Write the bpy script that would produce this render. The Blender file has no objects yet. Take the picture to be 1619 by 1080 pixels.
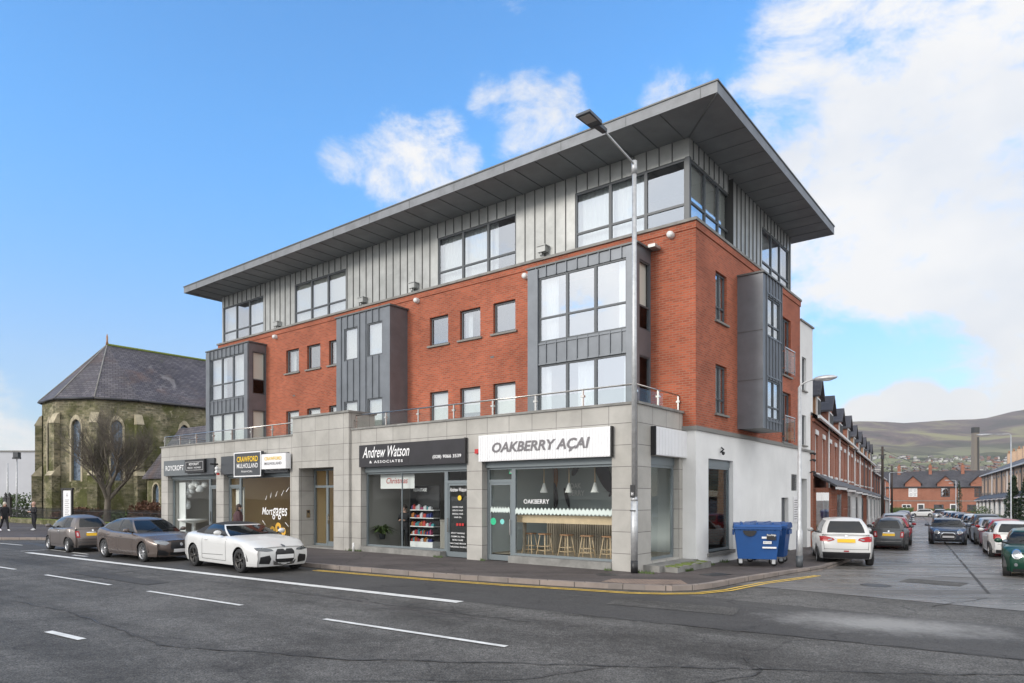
import bpy, math, random
from mathutils import Vector, Matrix
from mathutils.bvhtree import BVHTree
from math import radians as R, sin, cos, pi, sqrt, atan2
random.seed(7)
D = bpy.data
COL = bpy.context.scene.collection
# ------------------------------------------------------------------ camera
sc = bpy.context.scene
cam = D.objects.new('camera', D.cameras.new('camera')); COL.objects.link(cam); sc.camera = cam
cam.location = (0, 0, 2.25); cam.rotation_euler = (R(90), 0, 0)
cam.data.sensor_width = 36; cam.data.lens = 1079/1619*36
cam.data.shift_y = 245/1619; cam.data.clip_end = 20000; cam.data.clip_start = .1
# ------------------------------------------------------------------ sun
SUN = Vector((-.80, -.60, .40)).normalized()
sun = D.objects.new('sun', D.lights.new('sun', 'SUN')); COL.objects.link(sun)
sun.data.energy = 1.1; sun.data.angle = R(14); sun.data.color = (1, .93, .84)
sun.rotation_euler = SUN.to_track_quat('Z', 'Y').to_euler()
# ------------------------------------------------------------------ world: sky with cumulus
W = D.worlds.new('World'); sc.world = W; W.use_nodes = True
nt = W.node_tree; N = nt.nodes; L = nt.links; N.clear()
def nd(tree, typ, **kw):
    n = tree.nodes.new(typ)
    for k, v in kw.items():
        if k.startswith('i_'):
            key = k[2:]
            n.inputs[int(key) if key.isdigit() else key.replace('_', ' ')].default_value = v
        else: setattr(n, k, v)
    return n
sky = nd(nt, 'ShaderNodeTexSky', sky_type='NISHITA', sun_disc=False, sun_elevation=math.asin(SUN.z), sun_rotation=atan2(SUN.x, SUN.y), air_density=1.0, dust_density=.3, ozone_density=2.0)
tc = nd(nt, 'ShaderNodeTexCoord')
def mth(tree, op, a, b=None, c=None, clamp=False):
    n = tree.nodes.new('ShaderNodeMath'); n.operation = op; n.use_clamp = clamp
    for i, v in enumerate((a, b, c)):
        if v is None: continue
        if isinstance(v, (int, float)): n.inputs[i].default_value = v
        else: tree.links.new(v, n.inputs[i])
    return n.outputs[0]
def noise(tree, vec, scale, detail=6, rough=.55, dist=0.0):
    n = nd(tree, 'ShaderNodeTexNoise', i_Scale=scale, i_Detail=detail, i_Roughness=rough, i_Distortion=dist)
    tree.links.new(vec, n.inputs['Vector']); return n.outputs['Fac']
def dirpx(u, v): return Vector(((u-809.5)/1079, 1, (785-v)/1079)).normalized()
# (direction, inner deg, outer deg, strength) of each cloud bank
BLOBS = [(dirpx(1600, 260), 7, 19, 1.15), (dirpx(1500, 430), 6, 14, 1.1), (dirpx(1660, 60), 8, 18, 1.1), (dirpx(1350, 470), 3, 8, .95), (dirpx(1340, 60), 3, 8, .85), (dirpx(1290, 330), 3, 8, .95), (dirpx(1230, 170), 1, 5, .8), (dirpx(1750, 400), 10, 24, 1.15),
         (dirpx(1430, 592), 1.2, 6.2, -.78), (dirpx(1320, 560), 1.0, 5, -.6), (dirpx(1420, 20), 1, 4, -.35),
         (dirpx(1440, 655), 1.6, 3.4, 1.5), (dirpx(1520, 645), .8, 2.4, 1.3), (dirpx(1375, 655), .8, 2.4, 1.1), (dirpx(1590, 600), 1, 4, .9),
         (dirpx(850, 190), .6, 5.0, .80), (dirpx(905, 160), .4, 3.0, .74), (dirpx(785, 165), .4, 2.8, .66), (dirpx(620, 262), .5, 5.0, .80), (dirpx(700, 255), .5, 4.2, .70), (dirpx(545, 245), .4, 3.0, .62), (dirpx(640, 300), .4, 3.0, .7),
         (dirpx(1065, 155), .4, 3.4, .7), (dirpx(1110, 125), .3, 2.2, .6), (dirpx(25, 718), 1.0, 4.2, .95), (dirpx(-80, 700), 2, 8, .95), (dirpx(820, 2), .4, 2.6, .50),
         (Vector((-.3, -1, .55)).normalized(), 50, 92, 1.25), (Vector((1, -.45, .35)).normalized(), 32, 58, 1.3), (Vector((.15, -.35, 1)).normalized(), 28, 50, 1.2), (Vector((-1, -.5, .3)).normalized(), 20, 45, 1.2), (Vector((-1, .08, .12)).normalized(), 18, 40, 1.15)]  # unseen banks, added for white fill light and pale reflections
vec = tc.outputs['Generated']
warp = nd(nt, 'ShaderNodeTexNoise', i_Scale=5.0, i_Detail=3.0); L.new(vec, warp.inputs['Vector'])
wv = nd(nt, 'ShaderNodeVectorMath', operation='MULTIPLY_ADD'); L.new(warp.outputs['Color'], wv.inputs[0]); wv.inputs[1].default_value = (.05, .05, .05)
sub = nd(nt, 'ShaderNodeVectorMath', operation='ADD'); L.new(vec, sub.inputs[0]); sub.inputs[1].default_value = (-.025, -.025, -.025)
L.new(sub.outputs[0], wv.inputs[2])
wn_ = nd(nt, 'ShaderNodeVectorMath', operation='NORMALIZE'); L.new(wv.outputs[0], wn_.inputs[0])
cov = None
for d, r0, r1, s in BLOBS:
    dp = nd(nt, 'ShaderNodeVectorMath', operation='DOT_PRODUCT'); L.new(wn_.outputs[0], dp.inputs[0]); dp.inputs[1].default_value = d
    mr = nd(nt, 'ShaderNodeMapRange', interpolation_type='SMOOTHSTEP'); mr.inputs[1].default_value = cos(R(r1)); mr.inputs[2].default_value = cos(R(r0)); mr.inputs[3].default_value = 0; mr.inputs[4].default_value = abs(s)
    L.new(dp.outputs['Value'], mr.inputs[0])
    cov = mr.outputs[0] if cov is None else mth(nt, 'MAXIMUM' if s > 0 else 'SUBTRACT', cov, mr.outputs[0])
sq = nd(nt, 'ShaderNodeMapping', vector_type='POINT'); sq.inputs['Scale'].default_value = (1, 1, 1.7); L.new(vec, sq.inputs['Vector'])
n1 = noise(nt, sq.outputs[0], 7.0, 12, .68, .35)
n2 = noise(nt, sq.outputs[0], 17.0, 8, .6)
nn = mth(nt, 'ADD', mth(nt, 'MULTIPLY', n1, .75), mth(nt, 'MULTIPLY', n2, .25))
dens = mth(nt, 'ADD', mth(nt, 'MULTIPLY', mth(nt, 'SUBTRACT', nn, .5), 3.0), cov)
mrd = nd(nt, 'ShaderNodeMapRange', interpolation_type='SMOOTHSTEP'); mrd.inputs[1].default_value = .34; mrd.inputs[2].default_value = 1.08; L.new(dens, mrd.inputs[0])
gate = nd(nt, 'ShaderNodeMapRange', interpolation_type='SMOOTHSTEP'); gate.inputs[1].default_value = .02; gate.inputs[2].default_value = .35; L.new(cov, gate.inputs[0])
dfac = mth(nt, 'MULTIPLY', mth(nt, 'MULTIPLY', mrd.outputs[0], gate.outputs[0]), .95)
shade = nd(nt, 'ShaderNodeValToRGB'); shade.color_ramp.elements[0].position = .38; shade.color_ramp.elements[0].color = (.50, .515, .54, 1); shade.color_ramp.elements[1].position = .60; shade.color_ramp.elements[1].color = (.61, .60, .585, 1)
L.new(noise(nt, sq.outputs[0], 3.6, 7, .55), shade.inputs[0])
skyc = nd(nt, 'ShaderNodeMix', data_type='RGBA', blend_type='MULTIPLY'); skyc.inputs['Factor'].default_value = 1
SKYK = .15
L.new(sky.outputs[0], skyc.inputs['A']); 
sz = nd(nt, 'ShaderNodeSeparateXYZ'); L.new(vec, sz.inputs[0]); tr_ = nd(nt, 'ShaderNodeMapRange', interpolation_type='SMOOTHSTEP'); tr_.inputs[1].default_value = -.02; tr_.inputs[2].default_value = .48; L.new(sz.outputs['Z'], tr_.inputs[0])
tint = nd(nt, 'ShaderNodeMix', data_type='RGBA'); L.new(tr_.outputs[0], tint.inputs['Factor']); tint.inputs['A'].default_value = (SKYK*.62, SKYK*.60, SKYK*.70, 1); tint.inputs['B'].default_value = (SKYK*.44, SKYK*1.03, SKYK*1.40, 1); L.new(tint.outputs['Result'], skyc.inputs['B'])
cl = nd(nt, 'ShaderNodeMix', data_type='RGBA'); L.new(dfac, cl.inputs['Factor']); L.new(skyc.outputs['Result'], cl.inputs['A'])
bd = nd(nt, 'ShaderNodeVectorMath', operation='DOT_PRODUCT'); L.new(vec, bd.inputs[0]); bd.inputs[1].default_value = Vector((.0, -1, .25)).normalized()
bm_ = nd(nt, 'ShaderNodeMapRange', interpolation_type='SMOOTHSTEP'); bm_.inputs[1].default_value = -.2; bm_.inputs[2].default_value = .5; bm_.inputs[3].default_value = 1; bm_.inputs[4].default_value = 1.75; L.new(bd.outputs['Value'], bm_.inputs[0])  # clouds behind the camera brightened, added fill for shaded walls and panes
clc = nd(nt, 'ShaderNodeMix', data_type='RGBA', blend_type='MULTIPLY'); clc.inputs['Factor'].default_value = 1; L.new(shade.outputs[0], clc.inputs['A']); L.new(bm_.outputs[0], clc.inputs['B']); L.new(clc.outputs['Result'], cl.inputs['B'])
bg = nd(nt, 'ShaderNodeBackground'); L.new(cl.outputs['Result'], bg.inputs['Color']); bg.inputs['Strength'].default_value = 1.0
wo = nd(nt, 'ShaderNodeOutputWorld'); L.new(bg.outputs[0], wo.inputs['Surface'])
sc.view_settings.view_transform = 'Standard'; sc.view_settings.look = 'None'; sc.view_settings.gamma = 1; sc.view_settings.exposure = 0.75
# ------------------------------------------------------------------ frames of reference
TH = R(38.2); C0 = Vector((3.52, 19.15, 0))
BX = Vector((cos(TH), -sin(TH), 0)); BY = Vector((sin(TH), cos(TH), 0))
def LB(x, y, z=0): return C0 + BX*x + BY*y + Vector((0, 0, z))
def tolocal(p): d = Vector(p)-C0; return d.dot(BX), d.dot(BY)
ROTB = -TH
S0 = LB(5.6, 18.5); PH = R(30.46); SD = Vector((sin(PH), cos(PH), 0)); SR = Vector((cos(PH), -sin(PH), 0)); ROTS = -PH
def ST(r, s, z=0):
    p = S0 + SR*r + SD*s; p.z = gz(p) + z; return p
def gz(p):
    y = tolocal(p)[1]; return -.0118*min(max(0, y), 140)
# ------------------------------------------------------------------ materials
M = {}
def lk(m, a, b): m.node_tree.links.new(a, b)
def mat(name, col, rough=.6, metal=0, spec=.5, nz=None, bump=None, coat=0, col2=None, uvn=False, emit=None, stain=None):
    """nz=(scale,amount) value variation, col2 + nz mix of colours, bump=(scale,strength,distance), stain=(scale,amount)"""
    m = D.materials.new(name); m.use_nodes = True; t = m.node_tree
    b = t.nodes['Principled BSDF']
    b.inputs['Base Color'].default_value = (*col, 1); b.inputs['Roughness'].default_value = rough; b.inputs['Metallic'].default_value = metal
    b.inputs['Specular IOR Level'].default_value = spec; b.inputs['Coat Weight'].default_value = coat; b.inputs['Coat Roughness'].default_value = .04
    if emit: b.inputs['Emission Color'].default_value = (*emit[0], 1); b.inputs['Emission Strength'].default_value = emit[1]
    co = t.nodes.new('ShaderNodeTexCoord').outputs['UV' if uvn else 'Object']
    cur = None
    if nz:
        f = noise(t, co, nz[0], 6, .6)
        mx = nd(t, 'ShaderNodeMix', data_type='RGBA')
        mr = nd(t, 'ShaderNodeMapRange'); mr.inputs[1].default_value = .32; mr.inputs[2].default_value = .68; t.links.new(f, mr.inputs[0]); t.links.new(mr.outputs[0], mx.inputs['Factor'])
        c2 = col2 or tuple(c*(1+nz[1]) for c in col); c1 = col if col2 else tuple(c*(1-nz[1]) for c in col)
        mx.inputs['A'].default_value = (*c1, 1); mx.inputs['B'].default_value = (*c2, 1); cur = mx.outputs['Result']
    if stain:
        f = noise(t, co, stain[0], 5, .65, .4)
        mr = nd(t, 'ShaderNodeMapRange'); mr.inputs[1].default_value = .35; mr.inputs[2].default_value = .72; mr.inputs[3].default_value = 1+stain[1]*.4; mr.inputs[4].default_value = 1-stain[1]; t.links.new(f, mr.inputs[0])
        mu = nd(t, 'ShaderNodeMix', data_type='RGBA', blend_type='MULTIPLY'); mu.inputs['Factor'].default_value = 1
        if cur: t.links.new(cur, mu.inputs['A'])
        else: mu.inputs['A'].default_value = (*col, 1)
        t.links.new(mr.outputs[0], mu.inputs['B']); cur = mu.outputs['Result']
    if cur: t.links.new(cur, b.inputs['Base Color'])
    if bump:
        f = noise(t, co, bump[0], 5, .6); bp = nd(t, 'ShaderNodeBump', i_Strength=bump[1], i_Distance=bump[2]); t.links.new(f, bp.inputs['Height']); t.links.new(bp.outputs[0], b.inputs['Normal'])
    M[name] = m; return m
def bricky(name, c1, c2, mortar, bw, bh, ms, rough=.8, off=.5, stain=(.6, .2), bump=.4, big=None, sm=.1):  # courses, mortar, patches and stains
    m = D.materials.new(name); m.use_nodes = True; t = m.node_tree; b = t.nodes['Principled BSDF']; b.inputs['Roughness'].default_value = rough
    b.inputs['Specular IOR Level'].default_value = .3
    co = t.nodes.new('ShaderNodeTexCoord')
    br = nd(t, 'ShaderNodeTexBrick', offset=off); br.inputs['Scale'].default_value = 1; br.inputs['Brick Width'].default_value = bw; br.inputs['Row Height'].default_value = bh
    br.inputs['Mortar Size'].default_value = ms; br.inputs['Mortar Smooth'].default_value = sm; br.inputs['Bias'].default_value = 0
    br.inputs['Color1'].default_value = (*c1, 1); br.inputs['Color2'].default_value = (*c2, 1); br.inputs['Mortar'].default_value = (*mortar, 1)
    t.links.new(co.outputs['UV'], br.inputs['Vector']); cur = br.outputs['Color']
    if big:      # patches of another colour (moss, lichen) : (scale, colour, low, high)
        for (s, c, lo, hi) in big:
            f = noise(t, co.outputs['Object'], s, 8, .65, .5); mr = nd(t, 'ShaderNodeMapRange'); mr.inputs[1].default_value = lo; mr.inputs[2].default_value = hi; t.links.new(f, mr.inputs[0])
            mx = nd(t, 'ShaderNodeMix', data_type='RGBA'); t.links.new(mr.outputs[0], mx.inputs['Factor']); t.links.new(cur, mx.inputs['A']); mx.inputs['B'].default_value = (*c, 1); cur = mx.outputs['Result']
    f = noise(t, co.outputs['Object'], stain[0], 6, .65, .3)
    mr = nd(t, 'ShaderNodeMapRange'); mr.inputs[1].default_value = .3; mr.inputs[2].default_value = .7; mr.inputs[3].default_value = 1+stain[1]; mr.inputs[4].default_value = 1-stain[1]; t.links.new(f, mr.inputs[0])
    mu = nd(t, 'ShaderNodeMix', data_type='RGBA', blend_type='MULTIPLY'); mu.inputs['Factor'].default_value = 1; t.links.new(cur, mu.inputs['A']); t.links.new(mr.outputs[0], mu.inputs['B'])
    t.links.new(mu.outputs['Result'], b.inputs['Base Color'])
    bp = nd(t, 'ShaderNodeBump', i_Strength=bump, i_Distance=.01, invert=True); t.links.new(br.outputs['Fac'], bp.inputs['Height']); t.links.new(bp.outputs[0], b.inputs['Normal'])
    M[name] = m; return m
def glass(name, tint, refl, rough=.01, wob=.10):
    m = D.materials.new(name); m.use_nodes = True; t = m.node_tree; t.nodes.clear()
    tr = nd(t, 'ShaderNodeBsdfTransparent'); tr.inputs[0].default_value = (*tint, 1)
    gl = nd(t, 'ShaderNodeBsdfGlossy', i_Roughness=rough); gl.inputs['Color'].default_value = (.95, .97, 1, 1)
    co = nd(t, 'ShaderNodeTexCoord'); f = noise(t, co.outputs['Object'], .55, 2, .5); bp = nd(t, 'ShaderNodeBump', i_Strength=wob, i_Distance=.05); t.links.new(f, bp.inputs['Height']); t.links.new(bp.outputs[0], gl.inputs['Normal'])
    lw = nd(t, 'ShaderNodeLayerWeight', i_Blend=.5)
    fac = mth(t, 'ADD', mth(t, 'MULTIPLY', mth(t, 'POWER', lw.outputs['Facing'], 5.0), .85), refl+.02, clamp=True)
    mx = nd(t, 'ShaderNodeMixShader'); t.links.new(fac, mx.inputs[0]); t.links.new(tr.outputs[0], mx.inputs[1]); t.links.new(gl.outputs[0], mx.inputs[2])
    o = nd(t, 'ShaderNodeOutputMaterial'); t.links.new(mx.outputs[0], o.inputs[0]); M[name] = m; return m
bricky('brick', (.45, .112, .056), (.30, .072, .038), (.32, .17, .115), .225, .075, .011, stain=(.45, .24), bump=.5)
bricky('brick_far', (.36, .13, .08), (.28, .095, .06), (.30, .20, .15), .225, .075, .01, stain=(.4, .2))
bricky('brick_cream', (.62, .42, .29), (.54, .36, .25), (.5, .4, .3), .225, .075, .01, stain=(.5, .15))
bricky('granite', (.43, .415, .385), (.39, .375, .345), (.17, .16, .15), .92, .62, .010, rough=.55, off=0, stain=(.8, .17), bump=.3)
bricky('slate', (.085, .082, .09), (.06, .058, .066), (.035, .035, .037), .25, .14, .010, rough=.5, stain=(.25, .3), big=[(.22, (.15, .085, .055), .56, .75)], bump=.8)
bricky('slate_church', (.125, .115, .125), (.075, .07, .085), (.03, .03, .032), .42, .26, .02, rough=.6, stain=(.35, .35), big=[(.16, (.16, .095, .07), .52, .72), (.5, (.26, .25, .25), .60, .78), (.3, (.085, .095, .03), .62, .8)], bump=.8)
bricky('rubble', (.36, .31, .21), (.12, .115, .075), (.26, .235, .17), .42, .19, .03, rough=.9, stain=(.9, .35), big=[(.35, (.095, .10, .035), .38, .60), (2.2, (.40, .36, .25), .57, .70), (1.3, (.055, .055, .035), .56, .70)], bump=1.0, sm=.4)
bricky('kerbstone', (.29, .24, .21), (.21, .185, .17), (.08, .07, .06), .9, .5, .012, rough=.75, off=0, stain=(1.5, .2))
bricky('setts', (.30, .22, .17), (.24, .18, .15), (.10, .08, .07), .2, .1, .01, rough=.7, stain=(1.5, .2))
mat('zinc', (.43, .44, .43), .42, .35, nz=(1.1, .14), stain=(.7, .22))
mat('zinc_dark', (.17, .185, .205), .45, .4, nz=(1.5, .12))
mat('zinc_roof', (.21, .22, .235), .55, .2, nz=(2.0, .15))
mat('soffit_joint', (.13, .14, .145), .6)
mat('soffit', (.235, .25, .26), .55, .2, nz=(1.2, .12))
mat('seam_dark', (.13, .135, .135), .5, .3)
mat('frame_grey', (.085, .095, .105), .45, .1)
mat('shopframe', (.19, .22, .235), .4, .2)
mat('sill', (.22, .215, .2), .7)
mat('coping', (.24, .235, .22), .7, nz=(2, .2), stain=(1.5, .3))
mat('render_white', (.80, .795, .775), .85, nz=(.5, .06), stain=(.35, .12), bump=(60, .15, .01))
mat('white', (.78, .78, .77), .5)
mat('white_pvc', (.75, .75, .74), .4)
mat('curtain', (.80, .81, .80), .9)
mat('blind', (.74, .72, .66), .8)
mat('interior', (.48, .46, .43), .9)
mat('interior_light', (.62, .63, .64), .8)
mat('dark_int', (.05, .05, .05), .8)
mat('steel', (.55, .53, .5), .25, 1)
mat('galv', (.50, .51, .52), .45, .5, nz=(9, .14))
mat('black', (.018, .018, .02), .45)
mat('black_panel', (.022, .02, .024), .28, nz=(2, .2))
mat('grey_panel', (.13, .145, .155), .45)
mat('dgrey_panel', (.055, .06, .068), .4)
mat('white_sign', (.80, .80, .81), .35)
mat('text_white', (.85, .85, .85), .5)
mat('text_yellow', (.85, .55, .03), .5)
mat('text_grey', (.17, .16, .17), .5)
mat('red_plastic', (.5, .03, .03), .4)
mat('wood', (.66, .50, .32), .5, nz=(3, .12))
mat('wood_dark', (.34, .18, .09), .5, nz=(3, .2))
mat('leaf', (.07, .11, .03), .7, nz=(2.5, .35))
mat('leaf_dark', (.025, .045, .02), .8, nz=(2, .35))
mat('leaf_brown', (.12, .055, .03), .8, nz=(2, .35))
mat('moss', (.13, .17, .035), .9, nz=(9, .4), bump=(40, .5, .02))
mat('bark', (.14, .12, .095), .9, nz=(4, .3))
mat('iron', (.03, .03, .032), .5)
mat('bin_blue', (.014, .075, .25), .42, nz=(1.5, .08))
mat('paint_white', (.70, .70, .68), .65, nz=(7, .12), stain=(3.0, .25))
mat('paint_yellow', (.72, .48, .09), .65, nz=(7, .15), stain=(3.0, .25))
mat('tyre', (.022, .022, .023), .75)
mat('alloy', (.52, .52, .53), .28, .9)
mat('alloy_dark', (.10, .095, .09), .35, .8)
mat('car_glass', (.008, .010, .012), .03, spec=.55)
mat('car_black', (.018, .018, .02), .45)
mat('chrome', (.7, .7, .7), .12, 1)
mat('plate_y', (.85, .50, .02), .45)
mat('plate_w', (.78, .78, .78), .45)
mat('lamp_red', (.33, .008, .012), .25, spec=.4)
mat('lamp_pink', (.55, .40, .42), .25, spec=.5)
mat('lamp_clear', (.26, .28, .30), .2, .3, spec=.6)
mat('lamp_dark', (.09, .10, .11), .08, .5, coat=1)
mat('soft_top', (.028, .028, .03), .9)
mat('skin', (.55, .34, .26), .6)
mat('hair_grey', (.55, .50, .42), .8)
mat('hair_dark', (.04, .025, .02), .7)
mat('cloth_black', (.018, .018, .022), .85)
mat('cloth_red', (.075, .035, .04), .8)
mat('cloth_white', (.7, .7, .7), .8)
mat('hill_stub', (.1, .1, .1), .9)
glass('pane', (.82, .87, .88), .40)
glass('pane_shop', (.92, .95, .94), .0)
glass('pane_warm', (.80, .85, .86), .52)
glass('balustrade', (.88, .92, .90), .0)
PAINT = {}
def paint(name, col, metal=.0, rough=.3):
    if name not in PAINT: PAINT[name] = mat('paint_'+name, col, rough, metal*.6, coat=.35, spec=.4)
    return PAINT[name]
# asphalt and concrete with wet patches
def tarmac(name, c1, c2, wet, speck=.35, scale=90, joints=False, r0=.8, r1=.35):
    m = D.materials.new(name); m.use_nodes = True; t = m.node_tree; b = t.nodes['Principled BSDF']
    co = nd(t, 'ShaderNodeTexCoord').outputs['Object']
    big = noise(t, co, .22, 6, .6, .6); mid = noise(t, co, 1.7, 6, .65); fine = noise(t, co, scale, 3, .7)
    rot_ = nd(t, 'ShaderNodeVectorRotate', rotation_type='Z_AXIS', i_Angle=TH if name.startswith('asphalt') else 0); t.links.new(co, rot_.inputs['Vector'])
    mpg = nd(t, 'ShaderNodeMapping'); mpg.inputs['Scale'].default_value = (.05, .8, 1) if name.startswith('asphalt') else (.12, 1.2, 1); t.links.new(rot_.outputs[0], mpg.inputs['Vector']); streak = noise(t, mpg.outputs[0], 1.1, 5, .6)
    f = mth(t, 'ADD', mth(t, 'MULTIPLY', big, .45), mth(t, 'ADD', mth(t, 'MULTIPLY', mid, .25), mth(t, 'MULTIPLY', streak, .3)))
    mr = nd(t, 'ShaderNodeMapRange'); mr.inputs[1].default_value = .41; mr.inputs[2].default_value = .60; t.links.new(f, mr.inputs[0])
    mx = nd(t, 'ShaderNodeMix', data_type='RGBA'); t.links.new(mr.outputs[0], mx.inputs['Factor']); mx.inputs['A'].default_value = (*c1, 1); mx.inputs['B'].default_value = (*c2, 1)
    ms = nd(t, 'ShaderNodeMapRange'); ms.inputs[1].default_value = .3; ms.inputs[2].default_value = .7; ms.inputs[3].default_value = 1-speck; ms.inputs[4].default_value = 1+speck; t.links.new(fine, ms.inputs[0])
    mu = nd(t, 'ShaderNodeMix', data_type='RGBA', blend_type='MULTIPLY'); mu.inputs['Factor'].default_value = 1; t.links.new(mx.outputs['Result'], mu.inputs['A']); t.links.new(ms.outputs[0], mu.inputs['B'])
    cur = mu.outputs['Result']
    agg = noise(t, co, 9, 6, .8); ma = nd(t, 'ShaderNodeMapRange'); ma.inputs[1].default_value = .3; ma.inputs[2].default_value = .7; ma.inputs[3].default_value = 1-speck*.55; ma.inputs[4].default_value = 1+speck*.55; t.links.new(agg, ma.inputs[0])
    m3 = nd(t, 'ShaderNodeMix', data_type='RGBA', blend_type='MULTIPLY'); m3.inputs['Factor'].default_value = 1; t.links.new(cur, m3.inputs['A']); t.links.new(ma.outputs[0], m3.inputs['B']); cur = m3.outputs['Result']
    vo = nd(t, 'ShaderNodeTexVoronoi', feature='DISTANCE_TO_EDGE'); wpn = nd(t, 'ShaderNodeTexNoise', i_Scale=1.3, i_Detail=6.0); t.links.new(co, wpn.inputs['Vector'])
    va = nd(t, 'ShaderNodeVectorMath', operation='MULTIPLY_ADD'); t.links.new(wpn.outputs['Color'], va.inputs[0]); va.inputs[1].default_value = (1.4, 1.4, 0); t.links.new(co, va.inputs[2])
    vo.inputs['Scale'].default_value = .22; t.links.new(va.outputs[0], vo.inputs['Vector'])
    mc = nd(t, 'ShaderNodeMapRange'); mc.inputs[1].default_value = .0; mc.inputs[2].default_value = .006; mc.inputs[3].default_value = .55; mc.inputs[4].default_value = 1; t.links.new(vo.outputs['Distance'], mc.inputs[0])
    m2 = nd(t, 'ShaderNodeMix', data_type='RGBA', blend_type='MULTIPLY'); m2.inputs['Factor'].default_value = 1; t.links.new(cur, m2.inputs['A']); t.links.new(mc.outputs[0], m2.inputs['B']); cur = m2.outputs['Result']
    if name in ('asphalt', 'asphalt_dark'):     # worn, polished chippings at the mouth of the side street
        c0 = LB(6.8, -3.7); dv = nd(t, 'ShaderNodeVectorMath', operation='SUBTRACT'); t.links.new(co, dv.inputs[0]); dv.inputs[1].default_value = c0
        rt = nd(t, 'ShaderNodeVectorRotate', rotation_type='Z_AXIS', i_Angle=TH-R(14)); t.links.new(dv.outputs[0], rt.inputs['Vector'])
        sc_ = nd(t, 'ShaderNodeVectorMath', operation='MULTIPLY'); sc_.inputs[1].default_value = (.42, .85, 0); t.links.new(rt.outputs[0], sc_.inputs[0])
        ln = nd(t, 'ShaderNodeVectorMath', operation='LENGTH'); t.links.new(sc_.outputs[0], ln.inputs[0])
        e_ = mth(t, 'ADD', ln.outputs['Value'], mth(t, 'ADD', mth(t, 'MULTIPLY', mid, 1.0), mth(t, 'MULTIPLY', agg, 1.3))); mk = nd(t, 'ShaderNodeMapRange'); mk.inputs[1].default_value = 2.15; mk.inputs[2].default_value = 1.35; t.links.new(e_, mk.inputs[0])
        mz = nd(t, 'ShaderNodeMix', data_type='RGBA'); t.links.new(mk.outputs[0], mz.inputs['Factor']); t.links.new(cur, mz.inputs['A']); mz.inputs['B'].default_value = (.27, .265, .255, 1); cur = mz.outputs['Result']
    t.links.new(cur, b.inputs['Base Color'])
    wn = noise(t, mpg.outputs[0], .9, 5, .6, .3)
    mw = nd(t, 'ShaderNodeMapRange'); mw.inputs[1].default_value = wet; mw.inputs[2].default_value = wet+.12; mw.inputs[3].default_value = r0; mw.inputs[4].default_value = r1; t.links.new(wn, mw.inputs[0])
    t.links.new(mw.outputs[0], b.inputs['Roughness'])
    bp = nd(t, 'ShaderNodeBump', i_Strength=.8, i_Distance=.012); t.links.new(fine, bp.inputs['Height']); t.links.new(bp.outputs[0], b.inputs['Normal'])
    M[name] = m
tarmac('asphalt', (.046, .043, .039), (.132, .127, .119), .60, speck=1.0, scale=42)
tarmac('asphalt_dark', (.045, .043, .042), (.075, .072, .069), .60, speck=.6, scale=42)
tarmac('pavement', (.058, .048, .045), (.11, .092, .087), .56, speck=.3, r1=.45)
tarmac('concrete', (.11, .105, .10), (.20, .19, .18), .42, speck=.12, r0=.6, r1=.16)
tarmac('worn_gravel', (.16, .155, .15), (.24, .235, .23), .5, speck=.7, scale=30)
tarmac('patch', (.045, .043, .042), (.065, .062, .06), .5, speck=.2)
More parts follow.
